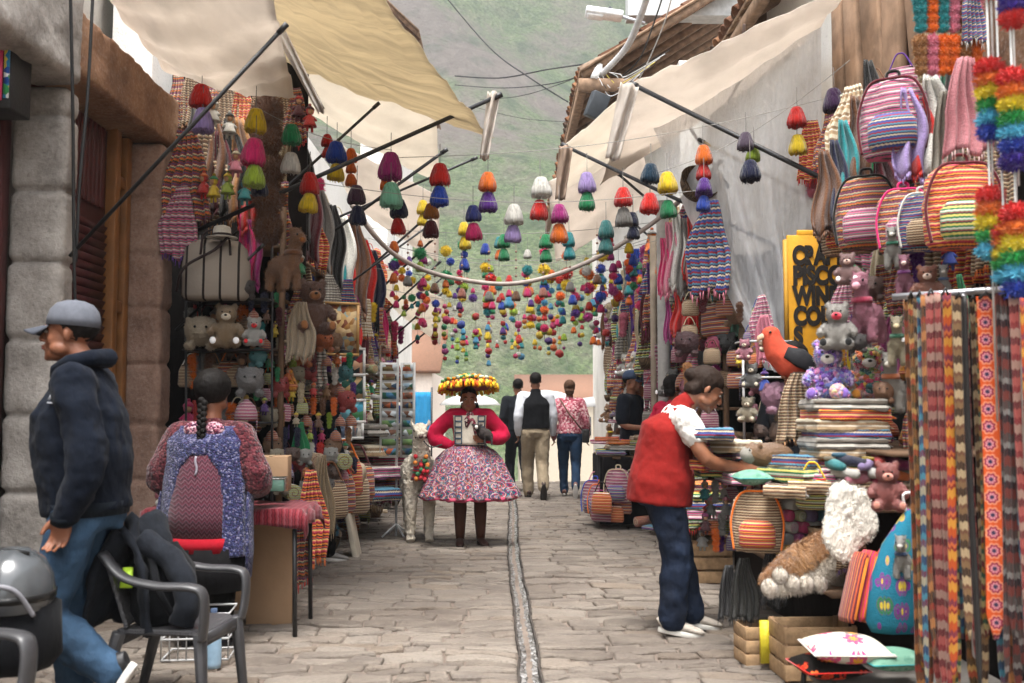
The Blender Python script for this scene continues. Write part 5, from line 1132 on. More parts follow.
# ---- plush toys
def build_toy(name, kind, label=''):
    e = empty(name, (0, 0, 0), 0, label, 'soft toy'); mb = MB()
    if kind == 'bear':      # sits, faces -Y, 1 m tall
        mb.ball((0, 0, .32), (.27, .24, .33), nu=16, nv=10); mb.ball((0, -.03, .76), (.23, .21, .22), nu=16, nv=10)
        for s in (-1, 1): mb.ball((s * .18, .0, .95), (.08, .05, .08)); mb.tube([(s * .22, -.02, .52), (s * .34, -.14, .38), (s * .33, -.26, .30)], [.085, .08, .075], 10); mb.tube([(s * .16, -.08, .12), (s * .24, -.34, .10), (s * .25, -.45, .13)], [.12, .11, .10], 10)
        b = mb.build('body', m_plush, e, mods=[('remesh', .032), ('smooth', 1), ('disp', .06, .05)])
        m2 = MB(); m2.ball((0, -.22, .70), (.11, .09, .085)); m2.build('muzzle', m_felt, e); m3 = MB(); m3.ball((0, -.31, .73), (.035, .02, .025)); m3.build('nose', M('toy_black', (.01, .01, .01), .3), e)
        for s in (-1, 1): m3 = MB(); m3.ball((s * .085, -.225, .81), (.02, .015, .02)); m3.build('eye', M('toy_black'), e)
        for s in (-1, 1): m3 = MB(); m3.ball((s * .25, -.54, .14), (.07, .03, .08)); m3.build('foot_pad', m_felt, e)
    elif kind == 'alpaca':  # stands, faces -Y
        mb.ball((0, .05, .38), (.20, .32, .21), nu=16, nv=10); mb.tube([(0, -.15, .45), (0, -.24, .66), (0, -.25, .80)], [.15, .10, .10], 12); mb.ball((0, -.30, .84), (.12, .15, .12)); mb.ball((0, -.25, .95), (.10, .09, .07))
        for s in (-1, 1):
            mb.tube([(s * .11, -.13, .32), (s * .12, -.15, .0)], [.085, .07], 10); mb.tube([(s * .11, .24, .32), (s * .12, .26, .0)], [.085, .07], 10); mb.tube([(s * .08, -.24, .92), (s * .12, -.24, 1.06)], [.035, .012], 8)
        mb.build('body', m_plush, e, mods=[('remesh', .03), ('smooth', 1), ('disp', .05, .05)]); m2 = MB(); m2.ball((0, -.42, .80), (.065, .06, .055)); m2.build('muzzle', m_felt, e)
        for s in (-1, 1): m3 = MB(); m3.ball((s * .09, -.40, .88), (.018, .015, .02)); m3.build('eye', M('toy_black'), e)
        m2 = MB(); m2.lathe([(.125, .56), (.135, .60), (.12, .64)], (0, -.20, 0), 14); m2.build('collar', m_knit, e, mods=[('solid', .04)])
    elif kind == 'guinea':  # lying long fluffy toy, faces -X
        mb.ball((0, 0, .42), (.85, .46, .42), nu=18, nv=10); mb.ball((-.62, 0, .48), (.38, .36, .34), nu=14, nv=9)
        for s in (-1, 1): mb.ball((-.5, s * .26, .76), (.07, .1, .1))
        mb.build('body', m_plush, e, mods=[('remesh', .035), ('disp', .09, .05)]); m2 = MB(); m2.ball((-.70, 0, .46), (.36, .33, .31), nu=14, nv=9, jit=.03); m2.build('face', m_plush, e)
        for s in (-1, 1): m3 = MB(); m3.ball((-.86, s * .24, .6), .035); m3.build('eye', M('toy_black'), e)
    elif kind == 'doll':    # small hanging doll, 1 m tall, origin at the loop on top
        mb.ball((0, 0, -.22), (.15, .14, .16)); mb.lathe([(.06, -.36), (.13, -.45), (.22, -.7), (.26, -.78), (.1, -.78)], n=12)
        for s in (-1, 1): mb.tube([(s * .08, 0, -.42), (s * .24, -.03, -.56)], [.05, .04], 8); mb.tube([(s * .08, 0, -.75), (s * .09, 0, -.98)], [.05, .045], 8)
        mb.build('body', m_knit, e); m2 = MB(); m2.ball((0, -.05, -.24), (.11, .105, .12)); m2.build('face', m_felt, e); m2 = MB(); m2.lathe([(.0, 0), (.06, -.04), (.15, -.12), (.17, -.18), (.15, -.17)], n=12); m2.build('hat', m_knit, e)
        m2 = MB(); m2.ball((0, 0, 0), .06, jit=.1); m2.build('pompom', m_yarn, e)
    return e
for k in ('bear', 'alpaca', 'guinea', 'doll'):
    o_ = build_toy('soft_toy' if k != 'doll' else 'knitted_doll', k, 'x')
    if k != 'doll': add_fur(o_, 3600, .045)
    H[k] = hide(o_)
def prot(key, name, cat, fn):
    e = empty(name, (0, 0, 0), 0, 'x', cat); fn(e); H[key] = hide(e); return e
def pr_pack(tx, col2):
    def fn(e):   # backpack 1 m tall, hangs from top, faces -Y
        mb = MB(); mb.tube([(0, 0, -1.0), (0, 0, -.92), (0, 0, -.5), (0, 0, -.2), (0, 0, -.06), (0, 0, -.02)], [(.34, .14), (.40, .19), (.40, .20), (.37, .17), (.24, .12), (.08, .05)], 20, ref=(1, 0, 0)); mb.build('bag_body', TX[tx], e, mods=[('remesh', .04), ('disp', .09, .22)])
        mb = MB(); mb.tube([(0, -.19, -.92), (0, -.2, -.86), (0, -.21, -.6), (0, -.19, -.5)], [(.24, .06), (.28, .10), (.28, .10), (.2, .05)], 16, ref=(1, 0, 0)); mb.build('pocket', TX[(tx + 1) % 6], e)
        mb = MB(); mb.tube(crom([Vector((-.36, -.16, -.95)), Vector((-.40, -.13, -.5)), Vector((-.26, -.14, -.1)), Vector((0, -.12, -.04)), Vector((.26, -.14, -.1)), Vector((.40, -.13, -.5)), Vector((.36, -.16, -.95))]), .018, 6); mb.build('piping', m_felt, e)
        mb = MB(); mb.tube(crom([Vector((-.07, 0, -.04)), Vector((-.06, 0, .07)), Vector((.06, 0, .07)), Vector((.07, 0, -.04))]), .02, 6); mb.build('handle', m_felt, e)
        for s in (-1, 1): mb = MB(); mb.tube(crom([Vector((s * .12, .16, -.1)), Vector((s * .22, .3, -.4)), Vector((s * .30, .18, -.9))]), [(.05, .015)] * 17, 8, ref=(1, 0, 0)); mb.build('strap', m_felt, e)
    return fn
for i in range(6): prot('pack%d' % i, 'backpack', 'backpack', pr_pack(i, 0))
def pr_blanket(tx):
    def fn(e):   # folded blanket 1 m wide, .14 high, origin at the bottom
        mb = MB(); rq = random.Random(tx * 7)
        for k in range(3): z = .026 + k * .049; mb.box((rq.uniform(-.012, .012), rq.uniform(-.02, .02), z), (.49, .36, .023), (0, 0, rq.uniform(-.03, .03)))
        mb.build('folded_cloth', TX[tx], e, mods=[('bevel', .02, 3), ('remesh', .018), ('smooth', 2), ('disp', .05, .22)])
        mb = MB(); rr = random.Random(tx)
        for k in range(22): y = -.34 + k * .032; mb.tube([(.49, y, .06), (.55, y + rr.uniform(-.01, .01), .03)], .006, 4)
        mb.build('fringe', m_felt, e)
    return fn
for i in range(8): prot('blanket%d' % i, 'folded_blanket', 'blanket', pr_blanket(i))
def pr_roll(tx):
    def fn(e):   # rolled cloth with its end towards -Y, 1 m in diameter
        mb = MB(); mb.tube([(0, -1.1, 0), (0, -1.05, 0), (0, 1.0, 0)], [.42, .5, .48], 16); mb.build('roll', TX[tx], e, mods=[('disp', .05, .6)])
        mb = MB(); mb.tube([(cos(a * .5) * a * .02, -1.10, sin(a * .5) * a * .02) for a in range(0, 22)], .022, 5); mb.build('spiral_edge', m_felt, e)
    return fn
for i in range(8): prot('roll%d' % i, 'rolled_cloth', 'rolled cloth', pr_roll(i))
def pr_shawl(tx, mat=None, folds=5, w_=.5, fringe=True, seed=0):
    def fn(e):   # shawl hanging, 1 m tall, gathered at the top
        def f(u, v): ww = w_ * (.35 + .65 * min(1, v * 1.8)) ; return ((u - .5) * ww + .02 * sin(v * 7 + seed), .05 * sin(u * folds * 2 * pi) * (.4 + .6 * v) + .03 * sin(v * 5 + u * 4 + seed), -v * (1 - .10 * abs(sin(u * 5 + seed))))
        mb = MB(); mb.grid(f, 30, 16); mb.build('cloth', mat or TX[tx], e, mods=[('solid', .012)])
        if fringe:
            mb = MB()
            for k in range(22): u = (k + .5) / 22; p = Vector(f(u, 1)); mb.tube([p, p + Vector((.005 * sin(k * 3), 0, -.07 - .02 * sin(k * 5)))], .006, 4)
            mb.build('fringe', m_felt, e)
    return fn
for i in range(8): prot('shawl%d' % i, 'woven_shawl', 'shawl', pr_shawl(i, seed=i))
prot('shawlp', 'plain_shawl', 'shawl', pr_shawl(0, m_knit, 4, .5, seed=3)); prot('scarf', 'long_scarf', 'scarf', pr_shawl(0, m_knit, 2, .2, seed=5))
for i in range(6): prot('scarfw%d' % i, 'woven_scarf', 'scarf', pr_shawl(i, None, 2, .2, seed=i + 2))
def pr_hat(e):
    mb = MB(); mb.lathe([(0, .40), (.12, .41), (.25, .37), (.28, .30), (.30, .08), (.31, .06), (.5, .02), (.5, .0), (.3, .0)], n=24, sq=.95); mb.build('felt_hat', m_felt, e); mb = MB(); mb.lathe([(.305, .065), (.30, .14)], n=24, sq=.96); mb.build('band', M('band_dark', (.03, .02, .02)), e, mods=[('solid', .01)])
prot('hat', 'felt_hat', 'hat', pr_hat)
def pr_chullo(tx):
    def fn(e):
        mb = MB(); mb.lathe([(.02, .62), (.10, .55), (.25, .40), (.31, .2), (.32, .0)], n=18); mb.build('cap', TX[tx], e, mods=[('solid', .03)])
        for s in (-1, 1): mb = MB(); mb.tube([(s * .30, 0, .05), (s * .31, 0, -.16), (s * .30, 0, -.28)], [(.13, .02), (.09, .02), (.01, .01)], 8, ref=(0, 1, 0)); mb.tube([(s * .3, 0, -.28), (s * .3, 0, -.6)], .012, 5); mb.build('ear_flap', TX[tx], e)
        mb = MB(); mb.ball((0, 0, .66), .08, jit=.15); mb.build('pompom', m_yarn, e)
    return fn
for i in (0, 1, 2, 4, 5): prot('chullo%d' % i, 'knitted_hat', 'knitted hat', pr_chullo(i))
def pr_pouch(tx):
    def fn(e):
        mb = MB(); mb.tube([(0, 0, -.98), (0, 0, -.9), (0, 0, -.5), (0, 0, -.32)], [(.30, .05), (.36, .12), (.34, .11), (.26, .03)], 16, ref=(1, 0, 0)); mb.build('pouch', TX[tx], e)
        mb = MB(); mb.tube(crom([Vector((-.24, 0, -.34)), Vector((-.1, 0, -.05)), Vector((0, 0, 0)), Vector((.1, 0, -.05)), Vector((.24, 0, -.34))]), .018, 6); mb.build('strap', m_felt, e)
        mb = MB(); mb.tube([(-.26, -.03, -.35), (.26, -.03, -.35)], .016, 6); mb.build('zip', m_felt, e)
    return fn
for i in range(7): prot('pouch%d' % i, 'woven_pouch', 'pouch', pr_pouch(i))
def pr_keych(e):
    mb = MB(); mb.tube([(0, 0, 0), (0, 0, -.9)], .015, 5); mb.build('thread', m_thread, e)
    for k in range(4): r_ = .185 - .014 * k; mb = fuzz_mb(k); mb.xf(Matrix.Translation((0, 0, -.2 - k * .23)) @ Matrix.Scale(r_, 4)); mb.build('pompom', m_pomy, e, smooth=False)
prot('keych', 'pompom_charm', 'pompom charm', pr_keych)
def pr_puff(e):   # fluffy toy head / ornament
    mb = MB(); mb.ball((0, 0, .5), (.45, .42, .42), nu=14, nv=10, jit=.05); mb.ball((0, -.3, .42), (.2, .18, .17))
    for s in (-1, 1): mb.ball((s * .34, .02, .80), (.10, .06, .11)); mb.ball((s * .30, -.12, .06), (.15, .2, .13))
    mb.build('body', m_plush, e, mods=[('remesh', .035), ('disp', .10, .06)])
    for s in (-1, 1): mb = MB(); mb.ball((s * .16, -.40, .6), .04); mb.build('eye', M('toy_black'), e)
    add_fur(e, 2600, .07)
prot('puff', 'small_plush', 'soft toy', pr_puff)
def pr_gourd(e):
    mb = MB(); mb.lathe([(0, 1), (.06, .98), (.12, .85), (.14, .7), (.26, .45), (.32, .25), (.25, .05), (0, 0)], n=16); mb.build('gourd', speckle('gourd_skin', ['#a8702c', '#c98f3a', '#6a3a1a', '#b87d35'], 9), e)
    mb = MB(); mb.lathe([(.325, .22), (.30, .33)], n=16); mb.build('carved_band', TX[4], e, mods=[('solid', .02)])
prot('gourd', 'carved_gourd', 'gourd', pr_gourd)
def pr_basket(e):
    mb = MB(); mb.lathe([(.0, .02), (.38, .0), (.46, .2), (.5, .42), (.52, .42), (.48, .2), (.4, .04), (0, .05)], n=28)
    t = NT('wicker'); v = t.co('Object', (22, 22, 30)); a = t.vor(v, 1.0, rnd=.2); mw_ = t.done(t.bsdf(t.ramp(a.outputs['Distance'], [(.1, '#8a6c48'), (.6, '#3a2a1a')]), .85, t.bump(a.outputs['Distance'], 1, -.02)))
    MATS['wicker'] = mw_; mb.build('basket_wall', mw_, e)
prot('basket', 'wicker_basket', 'basket', pr_basket)
def pr_crate(e):  # slatted crate 1 wide .7 deep .8 tall
    m = M('crate_pine', (.34, .22, .12), .85, var=.3, scale=7); mb = MB()
    for z in (.08, .33, .58): mb.box((0, -.34, z + .04), (.5, .012, .105)); mb.box((0, .34, z + .04), (.5, .012, .105)); mb.box((-.49, 0, z + .04), (.012, .33, .105)); mb.box((.49, 0, z + .04), (.012, .33, .105))
    mb.build('slats', m, e, mods=[('bevel', .008)]); mb = MB()
    for x in (-.46, .46):
        for y in (-.31, .31): mb.box((x, y, .37), (.03, .03, .37))
    mb.build('corner_posts', M('crate_post', (.26, .16, .09), .85), e)
    mb = MB(); mb.box((0, 0, .04), (.47, .31, .012)); mb.build('bottom', m, e)
prot('crate', 'wooden_crate', 'crate', pr_crate)
def pr_cushion(mat, name):
    def fn(e):
        mb = MB(); n = 16
        def f(s): return lambda u, v: ((u - .5) * (1 - .06 * sin(pi * v)), (v - .5) * (.8 - .05 * sin(pi * u)), .14 + s * .17 * (max(0, sin(pi * u)) * max(0, sin(pi * v))) ** .45)
        mb.grid(f(1), n, n); st = len(mb.f); mb.grid(f(-1), n, n)
        for i in range(st, len(mb.f)): mb.f[i] = mb.f[i][::-1]
        mb.build('cover', mat, e); mb = MB(); mb.tube([(-.5, -.4, .14), (.5, -.4, .14), (.5, .4, .14), (-.5, .4, .14), (-.5, -.4, .14)], .01, 6); mb.build('piping', m_felt, e)
    return fn
def embroidered(name, ground, cols, sc=7):
    if name in MATS: return MATS[name]
    t = NT(name); v = t.co('Object'); vo = t.vor(v, sc, rnd=.55); x = t.sep(vo.outputs['Position']); d = vo.outputs['Distance']
    pos = t.n('ShaderNodeVectorMath', operation='SUBTRACT'); sv = t.n('ShaderNodeVectorMath', operation='SCALE'); t.l(v, sv.inputs[0]); sv.inputs['Scale'].default_value = 1.0
    t.l(v, pos.inputs[0]); t.l(vo.outputs['Position'], pos.inputs[1]); q = t.sep(pos.outputs[0]); ang = t.math('ARCTAN2', q[0], q[1]) if True else 0
    pet = t.math('MULTIPLY', t.math('ABSOLUTE', t.math('SINE', t.math('MULTIPLY', ang, 3.5))), .16)
    r = t.math('SUBTRACT', d, pet); c = t.ramp(r, [(0, cols[0]), (.09, cols[1]), (.17, cols[2]), (.25, cols[1]), (.30, ground)], 'CONSTANT')
    c2 = t.ramp(t.sep(vo.outputs['Color'])[0], [(0, cols[1]), (.5, cols[2]), (.8, cols[0])], 'CONSTANT'); c = t.mix(t.math('MULTIPLY', t.math('LESS_THAN', r, .3), t.math('GREATER_THAN', r, .1)), c, t.mix(.6, c, c2))
    MATS[name] = t.done(t.bsdf(c, .9, t.bump(t.noise(v, 120, 3), .6, .006), spec=.15)); return MATS[name]
emb_w = embroidered('embroidery_white', '#c9c4b4', ['#d8a030', '#d8407a', '#2f7a6a'], 3.2); emb_k = embroidered('embroidery_black', '#14110f', ['#c8301c', '#a02018', '#d86a30'], 4); emb_b = embroidered('embroidery_blue', '#256f88', ['#c8b040', '#7a3a8a', '#2f7a4a'], 11); emb_g = embroidered('embroidery_green', '#6f9a86', ['#4a7a68', '#86ac98', '#5a8a78'], 5)
for k, m in (('cush_w', emb_w), ('cush_k', emb_k), ('cush_g', emb_g)): prot(k, 'cushion', 'cushion', pr_cushion(m, k))
def pr_shoe(e):  # knitted slippers/socks bundle
    mb = MB(); mb.tube([(0, .4, .2), (0, 0, .16), (0, -.5, .12)], [.2, .18, .12], 12); mb.build('slipper', m_knit, e)
    mb = MB(); mb.lathe([(.2, .3), (.23, .36), (.18, .4)], (0, .35, 0), 12); mb.build('cuff', m_yarn, e, mods=[('solid', .04)])
prot('slip', 'woollen_slipper', 'slipper', pr_shoe)
BASEH = {'bear': 1.05, 'alpaca': 1.06, 'guinea': .9, 'puff': 1.0, 'hat': .42, 'gourd': 1, 'basket': .42, 'crate': .75, 'slip': .42}
def bh(k):
    if k in BASEH: return BASEH[k]
    if k.startswith('chullo'): return 1.0
    if k.startswith('cush'): return .30
    if k.startswith('blanket'): return .15
    if k.startswith('roll'): return 1.0
    return 1.05
def stand(k, px, pyb, Y, hpx, label, col=None, cols=None, rz=0, group=None, sx=1.0, tilt=0, **kw):
    """stand prototype k with its bottom centre at the pixel, hpx pixels tall"""
    s = hpx / F * Y / bh(k); cc = {a: pc(b) for a, b in (cols or {}).items()}
    return dup(H[k], P(px, pyb, Y), (tilt, 0, rz), (s * sx, s * (sx if sx > 1 else 1), s), label, group, pc(col) if col else None, cc)
def hang(k, px, pyt, Y, hpx, label, col=None, cols=None, rz=0, group=None, sx=1.0, tilt=0):
    return stand(k, px, pyt, Y, hpx, label, col, cols, rz, group, sx, tilt)
# ================================================================ STALLS AND GOODS
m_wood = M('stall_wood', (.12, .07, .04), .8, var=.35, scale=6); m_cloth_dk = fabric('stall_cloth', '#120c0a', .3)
def stall(x_f, x_b, y0, y1, ztop, label, levels=(.45, .85, 1.25, 1.65, 2.05, 2.45), step=.0):
    """open wooden shelving against a dark backing"""
    o = empty('market_stall', ((x_f + x_b) / 2, (y0 + y1) / 2, 0), 0, label, 'stall'); cx, cy = (x_f + x_b) / 2, (y0 + y1) / 2; sg_ = 1 if x_b > x_f else -1
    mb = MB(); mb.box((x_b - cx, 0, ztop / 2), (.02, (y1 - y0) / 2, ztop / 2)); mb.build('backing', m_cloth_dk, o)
    n = len(levels)
    for k, z in enumerate(levels):
        xf = x_f + sg_ * step * k; xf = min(xf, x_b - .15) if sg_ > 0 else max(xf, x_b + .15)
        mb = MB(); mb.box(((xf + x_b) / 2 - cx, 0, z), (abs(x_b - xf) / 2, (y1 - y0) / 2 - .01, .012)); mb.build('shelf', m_wood, o)
    for y in (y0 + .02, y1 - .02):
        mb = MB(); mb.box((x_f - cx + sg_ * .02, y - cy, ztop / 2 if step == 0 else levels[0] / 2), (.02, .02, ztop / 2 if step == 0 else levels[0] / 2)); mb.build('post', m_wood, o)
    return o
LS = [(7.35, 9.3, 2.75), (9.35, 11.3, 2.6), (11.35, 13.1, 2.5), (13.2, 15.2, 2.5)]
nm4 = ['first', 'second', 'third', 'fourth']
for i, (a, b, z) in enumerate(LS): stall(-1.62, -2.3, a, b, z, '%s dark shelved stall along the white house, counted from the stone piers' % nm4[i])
RS = [(7.75, 9.3, 2.7), (9.35, 11.0, 2.6), (11.3, 13.2, 2.6), (13.3, 15.3, 2.5)]
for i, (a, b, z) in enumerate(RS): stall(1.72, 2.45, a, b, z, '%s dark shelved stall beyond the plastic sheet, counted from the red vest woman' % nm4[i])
rnd = random.Random(77)
TXW = ['red', 'pink', 'blue', 'brown', 'orange', 'green', 'grey', 'cream']
tone = ['red', 'orange', 'yellow', 'green', 'teal', 'royal blue', 'purple', 'magenta', 'hot pink', 'white', 'cream', 'brown', 'tan', 'grey', 'black', 'maroon', 'pink', 'cream', 'brown']
SEEN = {}
def uniq(lb_):
    SEEN[lb_] = SEEN.get(lb_, 0) + 1; return lb_
def rand_item(where, pos, size, side, hanging, near):
    """one random article of the kinds the stalls carry"""
    rz = (pi / 2 if side < 0 else -pi / 2) + rnd.uniform(-.5, .5)
    # faces the street, half turned towards the camera
    rz = rz * .45 if near else rz * .6; c1, c2 = rnd.choice(tone), rnd.choice(tone); g = None
    if hanging:
        k = rnd.choice(['shawl', 'scarfw', 'scarf', 'pouch', 'doll', 'keych', 'shawl', 'shawlp', 'keych', 'pouch'])
    else:
        k = rnd.choice(['puff', 'doll0', 'blanket', 'blanket', 'roll', 'chullo', 'hat', 'bear', 'alpaca', 'slip', 'gourd', 'basket', 'puff', 'chullo', 'doll0'])
    i = rnd.randrange(8); s = size * rnd.uniform(.85, 1.15); sc = s
    if k == 'shawl': key = 'shawl%d' % i; lb_ = '%s shawl with %s fringe' % (TXN[i], c1); sc = s * 1.9; cat = 'shawl'
    elif k == 'scarfw': i = i % 6; key = 'scarfw%d' % i; lb_ = '%s scarf with %s fringe' % (TXN[i], c1); sc = s * 2.0
    elif k == 'scarf': key = 'scarf'; lb_ = 'plain %s scarf' % c1; sc = s * 1.9
    elif k == 'shawlp': key = k; lb_ = 'plain %s shawl' % c1; sc = s * 1.8
    elif k == 'pouch': i = i % 7; key = 'pouch%d' % i; lb_ = '%s pouch with %s strap' % (TXN[i], c1)
    elif k == 'doll': key = k; lb_ = 'little doll in %s with a %s hat' % (c1, c2)
    elif k == 'keych': key = k; lb_ = 'charm of four %s pompoms' % c1
    elif k == 'blanket': key = 'blanket%d' % i; lb_ = 'folded %s blanket with %s fringe' % (TXN[i], c1); sc = s * 1.2
    elif k == 'roll': key = 'roll%d' % i; lb_ = 'rolled %s cloth with %s edge' % (TXN[i], c1); sc = s * .4
    elif k == 'chullo': i = [0, 1, 2, 4, 5][i % 5]; key = 'chullo%d' % i; lb_ = '%s knitted hat with %s pompom' % (TXN[i], c1); sc = s * .9
    elif k == 'hat': c1 = rnd.choice(['brown', 'tan', 'black', 'cream', 'grey', 'maroon']); key = k; lb_ = '%s felt hat' % c1
    elif k in ('bear', 'alpaca'): c1 = rnd.choice(['brown', 'tan', 'cream', 'white', 'pink', 'grey']); key = k; lb_ = '%s toy %s with %s trim' % (c1, k, c2)
    elif k == 'slip': key = k; lb_ = '%s woollen slipper with %s cuff' % (c1, c2); sc = s * .7
    elif k == 'gourd': key = k; lb_ = 'carved golden gourd'
    elif k == 'basket': key = k; lb_ = 'small brown wicker basket'
    elif k == 'doll0': key = 'doll'; pos = pos + Vector((0, 0, s)); lb_ = 'little doll in %s with a %s hat' % (c1, c2)
    else: c1 = rnd.choice(['white', 'cream', 'tan', 'pink', 'orange', 'hot pink', 'red', 'yellow', 'sky blue']); key = k; lb_ = 'small %s fluffy toy' % c1; sc = s * .75
    if key.startswith('roll'): pos = pos + Vector((0, 0, sc * .5))
    if key.startswith('chullo'): pos = pos + Vector((0, 0, sc * .35))
    cols = {'face': '#a87858', 'thread': '#444'.ljust(7, '4'), 'fringe': pc(c1), 'strap': pc(c1), 'zip': '#222222', 'pompom': pc(c1), 'hat': pc(c2), 'muzzle': '#c0ac90', 'collar': pc(c2), 'cuff': pc(c2), 'spiral_edge': pc(c1), 'body': pc(c1), 'cloth': pc(c1), 'slipper': pc(c1), 'felt_hat': pc(c1)}
    return dup(H[key], pos, (rnd.uniform(-.06, .06), rnd.uniform(-.06, .06), rz), sc, lb_ + ' ' + where, 'goods on the stalls', None, cols)
SIGN = (775, 836, 228, 345)
def fill(side, y0, y1, z0, z1, dy, dz, x_f, size, where, hanging_from=1.9, lean=0.0, mix=.35):
    z = z0; row = 0
    while z < z1:
        y = y0 + rnd.uniform(0, dy); row += 1
        while y < y1:
            hg = z > hanging_from or rnd.random() < mix
            x = side * (x_f + rnd.uniform(-.10, .10) + lean * (z - z0)); near = y < 9
            ht = 'low' if z < .7 else ('waist-high' if z < 1.2 else ('eye-level' if z < 1.8 else ('high' if z < 2.5 else 'topmost')))
            pier = ['one', 'two', 'three', 'four', 'five', 'six', 'seven', 'eight', 'nine', 'ten', 'eleven', 'twelve'][min(11, max(0, int((y - 4.4) // .9)))]
            pj = proj((x, y, z + (size if hg else size * .5)))
            if SIGN[0] - 8 < pj[0] < SIGN[1] and SIGN[2] - 70 < pj[1] < SIGN[3] + 25 and side > 0: y += dy; continue
            rand_item('%s, %s side, bay %s' % (ht, 'white house' if side < 0 else 'plastic sheet', pier), Vector((x, y, z + (size if hg else 0))), size, side, hg, near); y += dy * rnd.uniform(.75, 1.3)
        z += dz
# side of the white house
fill(-1, 7.35, 9.4, .95, 2.3, .26, .21, 1.58, .20, '', 1.7, .02, .5)
fill(-1, 9.4, 15.1, .46, 2.3, .30, .30, 1.60, .25, '', 1.8, .0)
fill(-1, 7.4, 15.0, 2.3, 3.1, .36, .38, 1.75, .30, '', 1.5)
fill(-1, 8.6, 14.8, .05, .4, .40, .3, 1.52, .26, '', 3, 0, 0)
# beyond the sheet
fill(1, 7.5, 15.1, .46, 1.7, .27, .30, 1.62, .24, '', 1.8)
fill(1, 7.5, 15.1, 1.85, 2.5, .26, .32, 1.66, .34, '', 1.5)
fill(1, 8.3, 14.8, 2.5, 3.0, .30, .4, 1.72, .36, '', 1.5)
fill(1, 8.6, 14.8, .05, .4, .34, .3, 1.55, .26, '', 3, 0, 0)

# ---- near end of the white house stall, facing the camera
es = empty('display_rack', P(232, 560, 7.15), 0, 'black metal rack of shelves full of toys behind the woman with the braid', 'rack')
o0 = es.location
def rel(px, py, Y=7.15): return P(px, py, Y) - o0
mb = MB(); a = rel(168, 60, 7.75); b = rel(300, 640, 7.75); mb.span(a.x, b.x, a.y, a.y + .03, b.z, a.z); mb.build('backing', m_cloth_dk, es)
for py in (300, 350, 422):
    a = rel(188, py); b = rel(272, py); mb = MB(); mb.span(a.x, b.x, a.y - .14, a.y + .2, a.z - .012, a.z); mb.build('shelf', m_iron, es)
for px in (186, 200, 272): a = rel(px, 235); b = rel(px, 600); mb = MB(); mb.tube([a, b], .009, 6); mb.build('upright', m_iron, es)
# striped white bag
bg_ = empty('striped_bag', P(216, 300, 6.95), .2, 'big off-white boxy bag with dark stripes on the top rack shelf', 'bag')
t = NT('bag_canvas'); v = t.co('Object'); x = t.sep(v)[0]; f1 = t.math('PINGPONG', t.math('ADD', x, .02), .115); c = t.mix(t.math('MULTIPLY', t.math('LESS_THAN', t.math('ABSOLUTE', t.math('SUBTRACT', f1, .055)), .008), 1), '#8f867b', '#1c1614')
m_bagc = t.done(t.bsdf(c, .9, t.bump(t.noise(v, 6, 5), .6, .03)))
mb = MB(); mb.tube([(0, 0, .0), (0, 0, .03), (0, 0, .24), (0, 0, .36), (0, 0, .42)], [(.20, .11), (.23, .14), (.235, .14), (.21, .11), (.15, .05)], 24, ref=(1, 0, 0)); mb.build('bag_body', m_bagc, bg_, mods=[('disp', .03, .15)])
mb = MB(); mb.tube(crom([Vector((-.10, -.12, .3)), Vector((-.07, -.10, .46)), Vector((.07, -.10, .46)), Vector((.10, -.12, .3))]), .008, 6); mb.build('handle', M('band_dark', (.03, .02, .02)), bg_)
mb = MB(); mb.tube(crom([Vector((-.26, -.05, .05)), Vector((-.2, -.16, .2)), Vector((0, -.17, .33)), Vector((.1, -.14, .45))]), .010, 6); mb.build('strap', M('band_dark'), bg_)
names8 = ['first', 'second', 'third', 'fourth', 'fifth', 'sixth', 'seventh', 'eighth']
hang('shawl0', 186, 130, 6.95, 105, 'maroon and white patterned poncho hanging beside the rosy stone pier', None, {'fringe': 'maroon'}, sx=1.0)
hang('shawl1', 180, 186, 6.9, 80, 'purple edged patterned cloth hanging under the maroon poncho', None, {'fringe': 'purple'})
hang('shawl3', 206, 125, 7.2, 110, 'brown woven shawl hanging over the striped bag', None, {'fringe': 'tan'})
for k, (px, py, h, c, nm) in enumerate(((212, 108, 110, 'brown', 'scarf'), (222, 132, 90, 'maroon', 'scarf'), (232, 120, 108, 'black', 'scarf'), (241, 118, 112, 'tan', 'scarf'), (250, 160, 78, 'red', 'scarf'), (196, 96, 60, 'grey', 'scarf'), (246, 215, 80, 'hot pink', 'scarf'), (253, 220, 72, 'magenta', 'scarf'), (299, 130, 120, 'black', 'scarf'), (310, 175, 95, 'maroon', 'scarf'), (322, 190, 90, 'grey', 'scarf'), (334, 205, 90, 'black', 'scarf'), (345, 215, 85, 'white', 'scarf'), (358, 225, 95, 'brown', 'scarf'), (366, 240, 80, 'red', 'scarf'), (374, 250, 88, 'navy', 'scarf'))):
    Y = 7.2 if px < 270 else 996 * 1.62 / (503 - px); hang('scarf', px, py, Y, h, '%s scarf hanging %s' % (c, ['above the striped bag', 'beside the brown scarf over the bag', 'between the maroon and tan ones', 'beside the fur column', 'behind the pink pouch', 'at the very edge of the stone pier', 'next to the big brown alpaca toy', 'touching the hot pink one', 'behind the emerald tassel', 'behind the red and mustard tassels', 'behind the mustard tassel', 'under the blue tassel', 'in front of the white wall', 'over the framed tapestry', 'beside the plum tassel', 'above the postcard rack'][k]), None, {'cloth': pc(c), 'fringe': pc(c)}, sx=1.3, rz=.3)
